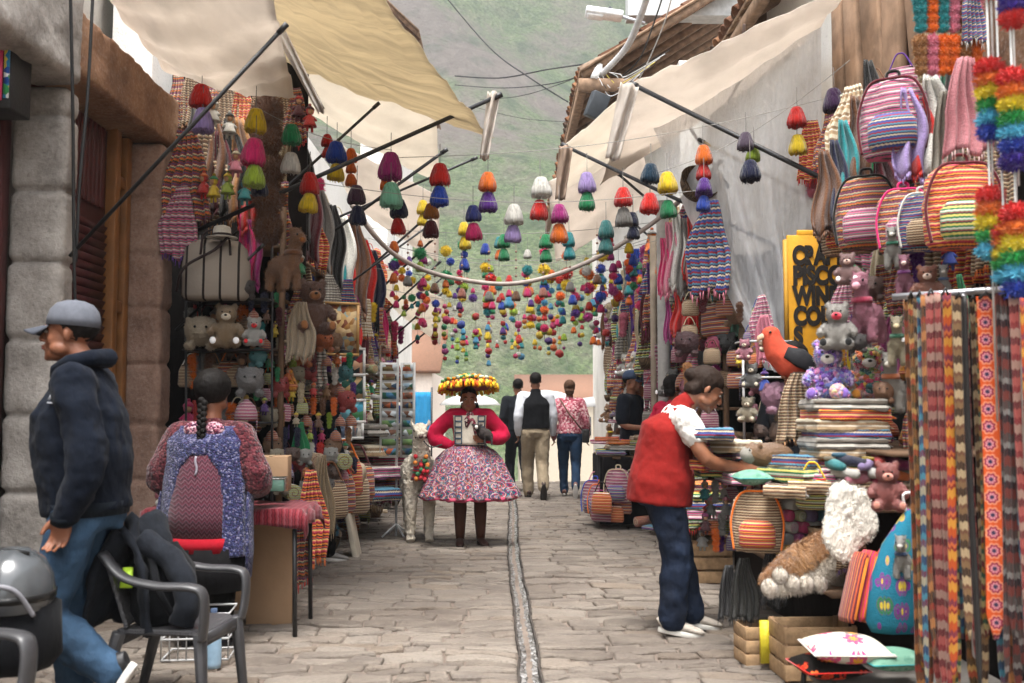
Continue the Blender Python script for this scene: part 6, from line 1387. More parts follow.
for k, (px, py, i, c) in enumerate(((178, 74, 0, 'maroon'), (192, 72, 3, 'tan'), (212, 76, 0, 'red'), (228, 78, 3, 'brown'), (243, 80, 4, 'maroon'), (284, 82, 3, 'brown'), (296, 88, 0, 'red'), (262, 78, 3, 'tan'))):
    hang('shawl%d' % i, px, py, 7.45, 62, '%s shawl with %s fringe high under the near beige awning, %s along' % (TXN[i], c, names8[k]), None, {'fringe': pc(c)}, sx=.75, rz=.2)
for k, (px, py, c, d) in enumerate(((214, 100, 'white', 'white'), (230, 112, 'white', 'black'), (236, 150, 'pink', 'cream'), (204, 172, 'red', 'orange'), (214, 175, 'yellow', 'green'), (228, 172, 'lime green', 'yellow'), (245, 178, 'teal', 'navy'), (299, 95, 'maroon', 'red'), (310, 105, 'red', 'maroon'))):
    hang('doll', px, py, 6.9, 30, 'little doll in %s with %s hat hanging high over the striped bag' % (c, d), None, {'body': pc(c), 'face': '#b08868', 'hat': pc(d), 'pompom': pc(c)}, rz=rnd.uniform(-.5, .5))
stand('alpaca', 285, 290, 6.75, 64, 'large golden brown alpaca toy standing over the rack corner', 'tan', {'body': '#8a5a2c', 'muzzle': '#7a4a22', 'collar': '#6a4020'}, rz=.9)
stand('bear', 312, 335, 7.4, 58, 'brown teddy bear perched over the small dolls', None, {'body': '#6a3c20', 'muzzle': '#8a5c38', 'foot_pad': '#8a5c38'}, rz=.4)
for k, (py, r) in enumerate(((112, 15), (140, 15), (168, 17), (198, 16), (228, 14))):
    p = P(268, py, 7.0); mb = fuzz_mb(k, 4200, .014, .84, 1.0); mb.xf(Matrix.Diagonal((r / F * 7.6, r / F * 7, 19 / F * 7, 1))); tag(mb.build('fur_hat', m_plush, loc=p, col='#6a4226', smooth=False), '%s brown fur bundle of the column behind the tassels' % ['topmost', 'second', 'third', 'fourth', 'lowest'][k], 'fur', 'brown fur bundles')
for (k, px, py, h, lb_, cols, rz) in (
    ('bear', 226, 348, 46, 'tan and cream toy bear on the middle rack shelf', {'body': '#a88a60', 'muzzle': '#cfc4ae'}, .2), ('puff', 200, 348, 34, 'cream fluffy toy beside the tan bear', {'body': '#c4b090'}, .3),
    ('bear', 254, 346, 30, 'white toy bear with red trim on the middle rack shelf', {'body': '#d5d2ca', 'muzzle': '#c92a30', 'foot_pad': '#c92a30'}, .2), ('puff', 246, 298, 20, 'dark brown fluffy toy under the alpaca', {'body': '#3a2416'}, .3),
    ('puff', 213, 420, 30, 'grey and black fluffy toy above the braid', {'body': '#5a5652'}, .1), ('puff', 250, 395, 30, 'black and white fluffy toy beside the braid', {'body': '#8d8a88'}, .2), ('chullo1', 246, 420, 34, 'rainbow knitted hat beside the black and white toy', {'pompom': '#c9a020'}, .2),
    ('puff', 196, 298, 30, 'shaggy brown toy at the bag corner', {'body': '#4a2f1c'}, .4)): stand(k, px, py, 6.98, h, lb_, None, cols, rz)
stand('hat', 222, 238, 6.8, 13, 'white felt hat lying on top of the striped bag', None, {'felt_hat': '#bdb8ac'})
for k in range(44):
    row, cl_ = divmod(k, 11); px = 190 + cl_ * 6 + rnd.uniform(-2, 2); py = (306, 352, 400, 432)[row] + rnd.uniform(-3, 3); c = rnd.choice(['brown', 'tan', 'cream', 'white', 'red', 'maroon', 'grey', 'black', 'orange', 'hot pink']); kk = rnd.choice(['pouch3', 'keych', 'doll', 'pouch0', 'scarf', 'keych'])
    hang(kk, px, py, 7.32, 36, '%s trimmed %s in row %s at the back of the black rack, number %d' % (c, {'k': 'charm', 'd': 'doll', 's': 'scarf', 'p': 'pouch'}[kk[0]], ['one', 'two', 'three', 'four'][row], cl_ + 1), None, {'strap': pc(c), 'body': pc(c), 'pompom': pc(c), 'hat': pc(c), 'face': '#b08868', 'cloth': pc(c), 'fringe': pc(c), 'zip': '#302010'}, rz=rnd.uniform(-.4, .4), group='goods at the back of the black rack')
# curtain of little dolls and charms right of the rack
cc = ['red', 'hot pink', 'orange', 'teal', 'green', 'brown', 'cream', 'white', 'yellow', 'purple', 'navy', 'tan', 'maroon', 'lime green']
bounds = [(248, 302), (250, 326), (252, 340), (252, 350), (256, 354), (262, 356), (268, 356), (272, 356), (278, 356)]
for r_ in range(12):
    y = 292 + r_ * 15; x0, x1 = bounds[min(8, r_ * 9 // 12)]; x = x0 + rnd.uniform(0, 6); q = 0
    while x < x1:
        Y = 7.0 + (x - 245) * .011 + rnd.uniform(-.08, .08); k = rnd.choice(['doll', 'keych', 'doll', 'puff', 'keych', 'keych', 'pouch%d' % rnd.randrange(6), 'chullo0']); c, d = rnd.choice(cc), rnd.choice(cc)
        if k == 'puff': c = rnd.choice(['white', 'cream', 'tan', 'orange', 'hot pink', 'red', 'teal', 'yellow']); 
        nm = {'doll': 'little doll in %s and %s' % (c, d), 'keych': '%s pompom charm' % c, 'puff': '%s fluffy keyring toy' % c, 'chullo0': 'tiny knitted hat with %s pompom' % c}.get(k, 'tiny woven purse with %s strap' % c)
        rw = ['topmost', 'second', 'third', 'fourth', 'fifth', 'sixth', 'seventh', 'eighth', 'ninth', 'tenth', 'eleventh', 'lowest'][r_]
        hang(k, x, y + (14 if k in ('puff', 'chullo0') else 0), Y, rnd.uniform(15, 22), '%s, doll curtain %s row, number %d' % (nm, rw, q + 1), None, {'body': pc(c), 'face': '#b08868', 'hat': pc(d), 'pompom': pc(c), 'strap': pc(c), 'zip': '#333333'}, rz=rnd.uniform(-.7, .7), group='little toys of the doll curtain'); x += rnd.uniform(9, 14); q += 1
hang('shawlp', 301, 302, 7.2, 62, 'cream folded shawl hanging between the bear and the dolls', None, {'cloth': '#a8977e', 'fringe': '#a8977e'})
hang('shawl6', 313, 330, 7.8, 62, 'grey striped shawl hanging under the teddy bear', None, {'fringe': 'grey'})
# framed tapestry, hat, pictures
def frame(px, py, Y, w_, h_, rz, label, fm, pm, name='framed_picture', cat='picture'):
    e = empty(name, P(px, py, Y), rz, label, cat); W, Hh = w_ / 2, h_ / 2
    mb = MB(); 
    for s in (-1, 1): mb.box((0, 0, s * (Hh + .012)), (W + .024, .012, .012)); mb.box((s * (W + .012), 0, 0), (.012, .012, Hh))
    mb.build('frame', fm, e); mb = MB(); mb.box((0, .004, 0), (W, .004, Hh)); mb.build('picture', pm, e); return e
gold = M('gold_frame', (.35, .2, .07), .5); m_wf = M('white_frame', (.6, .6, .58), .5)
frame(341, 329, 8.6, .27, .42, .35, 'golden brown tapestry in a wooden frame above the white framed pictures', gold, speckle('tapestry', ['#8a6030', '#a88a5a', '#b8a078', '#6a3a28', '#b0926a', '#7f8f8a'], 22))
frame(352, 362, 9.2, .20, .22, .35, 'white framed picture of a red poncho figure below the tapestry', m_wf, speckle('pic_a', ['#7a1420', '#a82030', '#c8a080', '#1a2a30', '#5a1018'], 14))
frame(352, 388, 9.2, .20, .22, .35, 'white framed picture of a hut on dark green below the red one', m_wf, speckle('pic_b', ['#16382f', '#204a3e', '#a88a60', '#0f2a24'], 14))
frame(350, 411, 9.0, .24, .17, .35, 'landscape painting of a red and blue valley below the hut picture', m_wf, speckle('pic_c', ['#3f8fa8', '#c8402a', '#4a8a5a', '#7fc0d0', '#b86a3a'], 12))
frame(344, 431, 8.6, .09, .12, .35, 'small pale portrait standing beneath the landscape painting', m_wf, speckle('pic_d', ['#8a96a8', '#b8b8b8', '#5a6880'], 14))
frame(356, 430, 9.0, .09, .12, .35, 'second small pale portrait next to the blue one', m_wf, speckle('pic_e', ['#a8a29a', '#c8c4bc', '#6a7078'], 14))
stand('hat', 334, 352, 8.0, 15, 'dark grey felt hat in front of the framed tapestry', None, {'felt_hat': '#26242a'})
# postcard rack
pr = empty('postcard_rack', G(396, 536), .15, 'tall white wire rack of postcards beside the alpaca', 'postcard rack'); yb = pr.location.y
mr = M('white_wire', (.6, .6, .6), .4); mb = MB(); mb.tube([(0, 0, 0), (0, 0, 1.75)], .012, 8)
for k in range(4): a = k * pi / 2 + .5; mb.tube([(0, 0, .12), (.16 * cos(a), .16 * sin(a), .0)], .010, 6)
mb.build('stand', mr, pr)
rp = random.Random(31)
for col_, (xc, ang, w_) in enumerate(((-.08, .12, .165), (.105, -.5, .13))):
    pn = empty('panel', (xc, -.05, .78), ang); pn.parent = pr
    mb = MB(); mb.box((0, .01, .46), (w_ / 2 + .01, .004, .47)); 
    for s in (-1, 1): mb.box((s * (w_ / 2 + .006), -.005, .46), (.004, .012, .47))
    mb.build('panel_frame', M('rack_white', (.62, .62, .6), .5), pn)
    for k in range(10):
        mb = MB(); mb.box((0, -.008, .05 + k * .092), (w_ / 2 - .012, .002, .032)); c3 = [rp.choice(['#2c5a4a', '#3f6f8f', '#5f7a4a', '#6a4a3a', '#8aa0b0', '#7a6a48', '#284058', '#a85a3a']) for _ in range(3)]
        mb.build('postcard', speckle('card_%d_%d' % (col_, k), c3 + ['#b8c0c4'], 16), pn)
# table with the red cloth, boxes
tb = empty('table', P(232, 640, 5.75), 0, 'narrow table with black metal legs under a red cloth', 'table'); tb.location.z = 0; tz = P(230, 506, 5.75).z
mb = MB(); mb.box((0, 0, tz - .02), (.42, .24, .015)); mb.build('tabletop', m_wood, tb)
for x in (-.4, .40):
    for y in (-.22, .22): mb = MB(); mb.tube([(x * .97, y, tz - .02), (x, y, 0)], .013, 6); mb.build('leg', m_iron, tb)
def tc(u, v):
    x = (u - .5) * 1.04; y = (v - .5) * .66; dx = max(0, abs(x) - .44); dy = max(0, abs(y) - .25); drop = dx + dy; X = max(-.45, min(.45, x)) + .02 * sin(v * 20) * (dx > 0); Yv = max(-.26, min(.26, y)) + .02 * sin(u * 26) * (dy > 0)
    return (X, Yv - .0, tz + .004 - drop * 1.0 - .02 * max(0, sin(u * 9)) * (drop > 0) + .008 * noise.noise(Vector((u * 12, v * 12, 3))))
mb = MB(); mb.grid(tc, 44, 30); o = mb.build('tablecloth', stripes('red_tablecloth', ['#58101c', '#681a24', '#480c16', '#70222a', '#743840'], 26, 0, .1, 60, seed=3), loc=tb.location.copy(), mods=[('solid', .006)]); tag(o, 'crumpled red patterned cloth draped over the narrow table', 'tablecloth')
m_card = M('cardboard', (.30, .19, .11), .85, var=.12, scale=3)
def carton(px, pyb, Y, w_, d_, h_, rz, label, flaps=True):
    e = empty('cardboard_box', P(px, pyb, Y), rz, label, 'cardboard box'); mb = MB(); mb.box((0, 0, h_ / 2), (w_ / 2, d_ / 2, h_ / 2)); mb.build('carton', m_card, e, mods=[('bevel', .004)])
    mb = MB(); mb.box((0, -.0, h_ + .002), (w_ * .04, d_ / 2, .0012)); mb.build('tape', M('tape', (.4, .3, .18), .3), e); return e
carton(272, 490, 5.9, .20, .2, .20, .1, 'small cardboard box standing on the red table cloth')
o = carton(272, 620, 6.05, .26, .35, .68, .12, 'tall cardboard box under the narrow table'); 
carton(262, 622, 6.4, .3, .3, .5, -.1, 'cardboard box tucked behind the tall one under the table')
gt = empty('glass_tray', P(262, 491, 5.62), .1, 'green glass display tray on the narrow table', 'tray'); mb = MB(); mb.box((0, 0, .035), (.13, .08, .034)); mb.build('tray', M('green_glass', (.05, .12, .09), .15, spec=.8), gt, mods=[('bevel', .006)]); mb = MB(); mb.tube([(-.13, -.08, .072), (.13, -.08, .072), (.13, .08, .072), (-.13, .08, .072), (-.13, -.08, .072)], .004, 6); mb.build('rim', M('silver', (.6, .6, .62), .25), gt)
for k, (px, py, c) in enumerate(((165, 506, 'white'), (178, 500, 'teal'), (170, 498, 'pink'))): stand('slip', px, py, 5.65, 14, '%s woollen slipper at the left corner of the red table cloth'.replace('left', 'pier side') % c, None, {'slipper': pc(c), 'cuff': 'white'}, rz=k)
hang('shawl0', 296, 500, 6.0, 90, 'red woven cloth hanging off the table beside the cardboard box', None, {'fringe': 'red'}, sx=.8, rz=.5)
hang('shawl4', 312, 470, 6.6, 100, 'orange and black woven cloth hanging below the small toys', None, {'fringe': 'orange'}, sx=.7, rz=.6)
hang('shawlp', 322, 455, 7.0, 90, 'pale leather hide hanging beneath the doll curtain', None, {'cloth': '#8f7a5c', 'fringe': '#8f7a5c'}, sx=.6, rz=.6)
for k in range(18):
    px = 278 + (k % 6) * 13 + rnd.uniform(-3, 3); py = 462 + (k // 6) * 16 + rnd.uniform(-3, 3); c = rnd.choice(cc)
    stand(rnd.choice(['puff', 'roll%d' % (k % 8), 'chullo%d' % [0, 1, 2, 4, 5][k % 5]]), px, py, 6.9 + (px - 278) * .014, 16, '%s trimmed small ware heaped under the doll curtain, %s row' % (c, ['top', 'middle', 'bottom'][k // 6]), None, {'body': pc(rnd.choice(['cream', 'white', 'grey', 'brown'])), 'pompom': pc(c), 'spiral_edge': pc(c)}, rz=.4)
for k, (px, py, h, c) in enumerate(((330, 462, 60, 'brown'), (337, 455, 62, 'red'), (345, 440, 60, 'orange'), (350, 452, 66, 'tan'), (357, 445, 60, 'maroon'))):
    hang('pouch%d' % [3, 0, 4, 3, 0][k], px, py, 996 * 1.32 / (503 - px), h, 'long %s leather pouch in the bunch above the black trousers' % c, None, {'strap': pc(c), 'zip': '#402010'}, rz=.6)
mb = MB(); mb.tube([(0, 0, 0), (.03, 0, 0)], .0, 3)
dm = empty('leather_drum', P(356, 474, 8.6), 0, 'round leather drum hanging near the pouches', 'drum'); mb = MB(); mb.tube([(-.04, 0, 0), (.04, -.02, 0)], .10, 20); mb.build('shell', M('drum_wood', (.25, .12, .05), .6), dm); mb = MB(); mb.tube([(.041, -.02, 0), (.046, -.022, 0)], .096, 20); mb.build('skin', M('drum_skin', (.5, .42, .3)), dm)
for k, (px, py, i) in enumerate(((372, 436, 6), (376, 446, 3), (372, 456, 7), (378, 466, 1), (370, 478, 1), (374, 490, 0), (366, 500, 2))):
    stand('blanket%d' % i, px, py, 996 * 1.33 / (503 - px), 12, 'folded %s blanket in the pile by the postcard rack, %s from the top' % (TXN[i], ['first', 'second', 'third', 'fourth', 'fifth', 'sixth', 'seventh'][k]), None, {'fringe': 'grey'}, rz=.7, sx=.6)
hang('shawl1', 381, 455, 10.6, 54, 'pink and white cloth draped beside the postcard rack foot', None, {'fringe': 'white'}, sx=.8)
bd = empty('white_board', P(352, 560, 8.6), 0, 'pale board leaning against the stall near the shoes', 'board'); mb = MB(); mb.box((0, 0, .25), (.02, .14, .27), (0, -.2, 0)); mb.build('panel', M('board_pale', (.5, .45, .36)), bd, mods=[('bevel', .01)])
# ================================================================ BIG STALL NEAR THE RED VEST WOMAN
rs = empty('textile_stall', (2.0, 5.6, 0), 0, 'stepped wooden stall piled with textiles, toys and furs', 'stall')
for k, (x0, z, y0, y1) in enumerate(((1.47, .42, 4.5, 6.9), (1.52, .80, 4.5, 7.3), (1.75, 1.05, 4.45, 7.3))):
    mb = MB(); mb.span(x0 - 2.0, .55, y0 - 5.6, y1 - 5.6, z - .02, z); mb.build('shelf', m_wood, rs)
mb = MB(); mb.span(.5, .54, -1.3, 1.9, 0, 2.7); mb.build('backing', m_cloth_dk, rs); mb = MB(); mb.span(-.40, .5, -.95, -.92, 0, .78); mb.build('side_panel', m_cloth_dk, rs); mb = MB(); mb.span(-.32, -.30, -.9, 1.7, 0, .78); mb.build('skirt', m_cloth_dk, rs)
for y in (.9, 1.7): mb = MB(); mb.box((.3, y, 1.3), (.012, .012, 1.3)); mb.build('post', m_wood, rs)
# wire rack near the sheet
wr_ = empty('wire_rack', P(770, 460, 6.3), 0, 'white wire rack with small fluffy toys beside the orange bird', 'rack'); mb = MB()
for s in (-.16, .16):
    mb.tube([(s, 0, 0), (s, 0, .75)], .008, 6)
for z in (.02, .28, .52, .75): mb.tube([(-.16, 0, z), (.16, 0, z)], .007, 6); mb.tube([(-.16, -.0, z), (-.16, .2, z)], .006, 6); mb.tube([(.16, 0, z), (.16, .2, z)], .006, 6)
mb.build('wires', M('rack_grey', (.4, .4, .4), .4), wr_)
for k, (px, py, h, c, lb_) in enumerate(((752, 388, 26, 'grey', 'small grey koala like toy on the wire rack'), (748, 422, 26, 'cream', 'cream and yellow toy on the middle of the wire rack'), (762, 440, 18, 'brown', 'brown toy low on the wire rack'), (745, 360, 22, 'pink', 'pink toy on top of the wire rack'), (768, 352, 22, 'tan', 'tan toy behind the orange bird'))):
    stand('bear' if k != 2 else 'puff', px, py, 6.1, h, lb_, None, {'body': pc(c), 'muzzle': '#cbbfa8', 'foot_pad': '#cbbfa8'}, rz=-.4)
# orange bird with black wing
bd = empty('toy_bird', P(788, 376, 5.15), 0, 'big orange toy bird with a black wing', 'toy bird'); m_or2 = M('bird_orange', '#b84a34', .95, scale=30, bump=.8)
mb = MB(); mb.tube([(-.085, 0, .20), (-.06, 0, .13), (0, 0, .08), (.10, .02, .03), (.15, .02, .0)], [.05, .065, .085, .07, .03], 16); mb.ball((-.085, 0, .215), (.052, .048, .045)); mb.build('body', m_or2, bd, mods=[('remesh', .010), ('smooth', 1)])
mb = MB(); mb.tube([(-.115, -.0, .21), (-.15, -.01, .195), (-.16, -.01, .175)], [.02, .014, .003], 10); mb.build('beak', M('beak', (.45, .3, .2)), bd)
mb = MB(); mb.tube([(-.03, -.075, .12), (.04, -.085, .09), (.13, -.06, .035), (.19, -.04, -.01)], [(.03, .012), (.05, .018), (.035, .014), (.008, .006)], 12, ref=(0, 0, 1)); mb.build('wing', M('wing_black', (.012, .012, .014), .8), bd)
mb = MB(); mb.ball((-.10, -.045, .225), .007); mb.build('eye', M('toy_black'), bd)
# bobble bears
def recol(o, **m):
    for c in o.children_recursive:
        b = c.name.split('.')[0]
        if b in m: c.data = c.data.copy(); c.data.materials[0] = m[b]
    return o
bob1 = speckle('bobble_purple', ['#8a6ac0', '#c0a8d8', '#6a3f9a', '#d07ab0', '#7a86c8'], 14, bdist=.06); bob2 = speckle('bobble_mixed', ['#d8744a', '#e0b45a', '#c84a6a', '#8aa86a', '#d89aa0', '#4a7a7a'], 13, bdist=.06)
recol(stand('bear', 829, 402, 5.0, 64, 'lilac and purple bobble knit bear sitting on the blankets', None, {'muzzle': '#d8d4cc', 'foot_pad': '#8a6ac0'}, rz=-.35), body=bob1)
recol(stand('bear', 868, 402, 5.1, 58, 'orange and pink bobble knit bear leaning back beside the purple one', None, {'muzzle': '#d8d4cc', 'foot_pad': '#d08a3a'}, rz=-.2, sx=1.15), body=bob2)
stand('alpaca', 893, 412, 4.95, 62, 'white alpaca toy with a floral mane above the bobble bears', None, {'body': '#cbc7bc', 'muzzle': '#c9c3b6', 'collar': '#d07a4a'}, rz=-.5)
sb = empty('toy_ball', P(838, 402, 4.85), 0, 'small pink and cream knitted ball by the purple bear', 'ball'); mb = MB(); mb.ball((0, 0, .05), .042, nu=14, nv=10); mb.build('ball', speckle('ball_knit', ['#c8909a', '#c9b48a', '#a8a0b8'], 60), sb)
# stack of blankets under the bears
for k, (py, i, nm) in enumerate(((408, 6, 'black and white checked'), (418, 4, 'flame orange'), (428, 7, 'cream ribbed'), (438, 2, 'navy tartan'), (446, 6, 'dark grey checked'), (454, 7, 'oatmeal fringed'))):
    stand('blanket%d' % i, 842 + k % 2 * 3, py + 3, 4.95, 12, '%s blanket, %s in the stack under the bobble bears' % (nm, ['top', 'second', 'third', 'fourth', 'fifth', 'lowest'][k]), None, {'fringe': ['white', 'orange', 'cream', 'navy', 'grey', 'cream'][k]}, rz=random.uniform(-.1, .1), sx=.92)
hang('shawl3', 800, 372, 5.1, 78, 'dusty pink and brown striped poncho draped below the orange bird', None, {'fringe': 'tan'}, sx=1.3)
stand('puff', 776, 412, 5.2, 32, 'pink and tan fluffy toy beside the striped poncho', None, {'body': '#c98aa8'}, rz=.5); stand('puff', 783, 420, 5.3, 26, 'tan fluffy toy pressed behind the pink one', None, {'body': '#a88458'}, rz=.4)
stand('puff', 781, 446, 5.2, 26, 'brown and white small toy sitting over the large guinea pig toy', None, {'body': '#7a5230'}, rz=.5)
stand('guinea', 770, 468, 5.1, 27, 'golden and white guinea pig toy lying by the seller woman hand', None, {'body': '#a8743a', 'face': '#cfc8ba'}, rz=.25)
# crowded ledge of folded textiles
k = 0
names = ['first', 'second', 'third', 'fourth', 'fifth', 'sixth']
for row, (pyb, Y) in enumerate(((470, 5.0), (482, 4.9), (494, 4.85))):
    for j, px in enumerate(range(800 - row * 6, 905, 21)):
        i = rnd.randrange(8); stand('blanket%d' % i, px, pyb + rnd.uniform(-3, 3), Y, 13, '%s folded cloth, %s along the %s ledge row below the blanket stack' % (TXN[i], names[j % 6], ['upper', 'middle', 'lower'][row]), None, {'fringe': pc(rnd.choice(tone))}, rz=rnd.uniform(-.6, .6), sx=.48)
for j, (px, py, i) in enumerate(((722, 462, 0), (736, 470, 2), (705, 452, 1), (716, 476, 5), (700, 470, 4), (728, 452, 7), (742, 484, 1), (712, 440, 2))):
    stand('blanket%d' % i, px, py, 5.9 - j * .05, 12, '%s folded cloth by the hands of the red vest woman, piece %s' % (TXN[i], ['one', 'two', 'three', 'four', 'five', 'six', 'seven', 'eight'][j]), None, {'fringe': 'pink'}, rz=rnd.uniform(-.7, .7), sx=.5)
for j in range(16):
    px = 705 + (j % 4) * 9 + rnd.uniform(-3, 3); py = 480 + (j // 4) * 16; c = rnd.choice(['red', 'teal', 'hot pink', 'purple', 'white', 'orange', 'grey', 'maroon'])
    kk = rnd.choice(['pouch%d' % rnd.randrange(6), 'keych', 'doll']); hang(kk, px, py, 5.7 + rnd.uniform(-.05, .1), 24, '%s %s dangling between the woman jeans and the woven backpack, row %s' % (c, 'pouch' if kk[0] == 'p' else ('pompom charm' if kk[0] == 'k' else 'doll'), ['a', 'b', 'c', 'd'][j // 4] if 0 else ['top', 'upper', 'lower', 'bottom'][j // 4]), None, {'strap': pc(c), 'body': pc(c), 'pompom': pc(c), 'face': '#b08868', 'hat': pc(rnd.choice(tone))})
# backpack, rolls, pouch
hang('pack3', 757, 488, 4.95, 66, 'tan and crimson woven backpack hanging at the stall front', None, {'piping': 'orange', 'handle': 'maroon', 'strap': 'maroon'}, rz=-.3)
stand('cush_g', 752, 484, 4.95, 14, 'green striped round cushion lying on top of the woven backpack', None, {'piping': 'teal'}, sx=.75)
cl = ['lilac', 'pink', 'grey', 'white', 'purple', 'yellow', 'hot pink', 'sky blue', 'cream', 'magenta']
for r_ in range(6):
    for c_ in range(4):
        px = 783 + c_ * 11.5 + (r_ % 2) * 4 - r_ * .5; py = 492 + r_ * 11.5; c = cl[(r_ * 3 + c_ * 7) % 10]
        o = stand('roll%d' % ((r_ * 2 + c_) % 8), px, py, 4.95 + c_ * .02, 11.5, '%s rolled sock bundle, %s across in the %s tier beside the backpack' % (c, names[c_], names[r_]), None, {'spiral_edge': pc(c)}, rz=.5)
        recol(o, roll=m_knit) if (r_ + c_) % 3 else None
        for ch in o.children:
            if ch.name.startswith('roll'): ch.color = lin(pc(c))
hang('pouch5', 812, 462, 4.75, 52, 'mustard and red woven bag lying across the sock rolls', None, {'strap': 'yellow', 'zip': 'red'}, rz=-.4, tilt=.2)
for j, (px, py, c) in enumerate(((845, 478, 'white'), (858, 484, 'pink'), (872, 478, 'white'), (884, 488, 'hot pink'), (896, 480, 'orange'), (866, 470, 'lilac'), (880, 466, 'red'), (850, 466, 'navy'), (836, 470, 'teal'), (903, 470, 'magenta'))):
    stand('slip', px, py, 4.7, 13, '%s woollen slipper in the heap above the white fur, %s piece' % (c, ['first', 'second', 'third', 'fourth', 'fifth', 'sixth', 'seventh', 'eighth', 'ninth', 'tenth'][j]), None, {'slipper': pc(c), 'cuff': pc(cl[j])}, rz=rnd.uniform(-1.5, 1.5))
# furs
def fur(name, c, loc, rx, rz_, rot, label, mat, seed=0, th=.05, mods=(), hl=1.0):
    e = empty(name, loc, 0, label, 'fur'); e.rotation_euler = rot; mb = MB(); n = 28
    rnd2 = random.Random(seed); ph = rnd2.uniform(0, 6)
    def f(s):
        def g(u, v):
            a = 2 * pi * u; rr = v * (1 + .10 * sin(3 * a + ph) + .07 * sin(5 * a + ph * 2)); x = rx * rr * cos(a); z = rz_ * rr * sin(a); return (x, s * th * math.sqrt(max(0, 1 - v * v)) + .03 * sin(x * 9 + ph) + .02 * cos(z * 12), z)
        return g
    mb.grid(f(1), n, 9); mb.grid(f(-1), n, 9); mb.build('pelt', mat, e, mods=[('remesh', .014), ('disp', .03, .02), ('disp', .012, .008)])
    # long hairs around the rim and over the face
    hb = MB(); 
    for k in range(3200):
        a = rnd2.uniform(0, 2 * pi); v = math.sqrt(rnd2.uniform(0, 1)) * 1.0; q = Vector(f(-1 if rnd2.random() < .7 else 1)(a / 2 / pi, v)); d = Vector((cos(a) * (.3 + v), -1.0 * (1 - v * .6) , sin(a) * (.3 + v) - .7)).normalized(); d += Vector([rnd2.uniform(-.4, .4) for _ in range(3)]); L_ = rnd2.uniform(.010, .024) * hl
        sd = d.cross(Vector((0, 1, .2))).normalized() * .0015; b = len(hb.v); hb.v += [q - sd, q + sd, q + d * L_]; hb.face((b, b + 1, b + 2))
    hb.build('hairs', mat, e, smooth=False); return e
def furm(name, c, c2):
    t = NT(name); v = t.co('Object', (1, 1, .3)); n1 = t.noise(v, 70, 4, .7); n2 = t.noise(v, 5, 3); c_ = t.mix(t.ramp(n2, [(.35, (0, 0, 0)), (.65, (1,) * 3)]), c, c2); return t.done(t.bsdf(t.mix(t.ramp(n1, [(.3, (.35,) * 3), (.6, (0, 0, 0))]), c_, [x * .45 for x in lin(c)[:3]]), .95, t.bump(n1, 1, .02), sheen=.4, spec=.1))
m_fw, m_fb, m_fg = furm('white_fur', '#e6e1d6', '#dcd4c6'), furm('brown_fur', '#8a5c34', '#a87c50'), furm('pale_fur', '#a49684', '#c0b6a8')
fur('fur_pelt', 0, P(850, 520, 4.42), .125, .18, (-.25, .35, 0), 'fluffy white fur pelt propped up at the stall front', m_fw, 1, hl=.45)
fur('fur_pelt', 0, P(803, 556, 4.65), .21, .07, (-.3, -.55, 0), 'golden brown fur pelt lying along the stall edge', m_fb, 2, .05)
fur('fur_pelt', 0, P(818, 572, 4.6), .23, .06, (-.3, -.38, 0), 'pale greyish fur pelt under the golden brown one', m_fg, 3, .05)
fur('fur_pelt', 0, P(860, 565, 4.7), .18, .05, (-.3, -.7, 0), 'tan and pink lined fur pelt beside the pink cloths', m_fg, 4, .04)
for j, (px, py, r) in enumerate(((770, 588, 9), (792, 584, 8), (806, 584, 8), (820, 584, 8), (780, 576, 8))):
    p = P(px, py, 4.5); R2 = r / F * 4.5; e = empty('fur_ball', p, 0, '%s grey white fur ball of the row on the pine crate' % names[j], 'fur ball', 'fur balls on the crate'); mb = MB(); mb.ball((0, 0, 0), R2, nu=14, nv=10, jit=.05); mb.build('ball', m_fg, e)
    hb = MB(); r3 = random.Random(j)
    for k in range(220): d = Vector([r3.gauss(0, 1) for _ in range(3)]).normalized(); q = d * R2; sd = d.cross(Vector((0, .3, 1))).normalized() * .0018; b = len(hb.v); hb.v += [q - sd, q + sd, q + d * .014]; hb.face((b, b + 1, b + 2))
    hb.build('hairs', m_fg, e, smooth=False)
# crates and lower things
def crate(px, pyb, Y, w_, label, rz=0, hk=1.0): return dup(H['crate'], Vector((P(px, pyb, Y).x, Y, 0)), (0, 0, rz), (w_, w_, w_ * hk), label)
crate(812, 640, 4.75, .34, 'pale pine crate under the fur balls', .05); crate(765, 638, 5.0, .26, 'dark slatted crate with a yellow book under the stall corner', .1)
mb = MB(); mb.box((0, 0, .1), (.035, .01, .1)); tag(mb.build('yellow_book', M('book_yellow', (.6, .5, .03), .5), loc=Vector((P(765, 630, 4.9).x, 4.86, .03)), rot=(0, 0, .1)), 'thin yellow book standing in front of the dark crate', 'book')
o = crate(709, 572, 7.3, .30, 'upright pine crate supporting the lilac cloths behind the dark jeans', 0, 1.3)
st_ = empty('stool', G(628, 513), 0, 'small low wooden stool beyond the dark jeans', 'stool'); mb = MB(); mb.box((0, 0, .26), (.15, .10, .014)); mb.build('seat', M('stool_wood', (.28, .14, .07)), st_)
for x in (-.12, .12):
    for y in (-.07, .07): mb = MB(); mb.box((x, y, .123), (.016, .016, .123)); mb.build('leg', M('stool_wood'), st_)
for j, (px, py, i, c) in enumerate(((708, 518, 1, 'purple'), (706, 509, 2, 'teal'), (712, 500, 5, 'green'), (700, 492, 0, 'red'))): stand('blanket%d' % i, px, py, 7.2, 10, 'folded %s cloth, %s up on the upright pine crate' % (c, names[j]), None, {'fringe': pc(c)}, sx=.75)
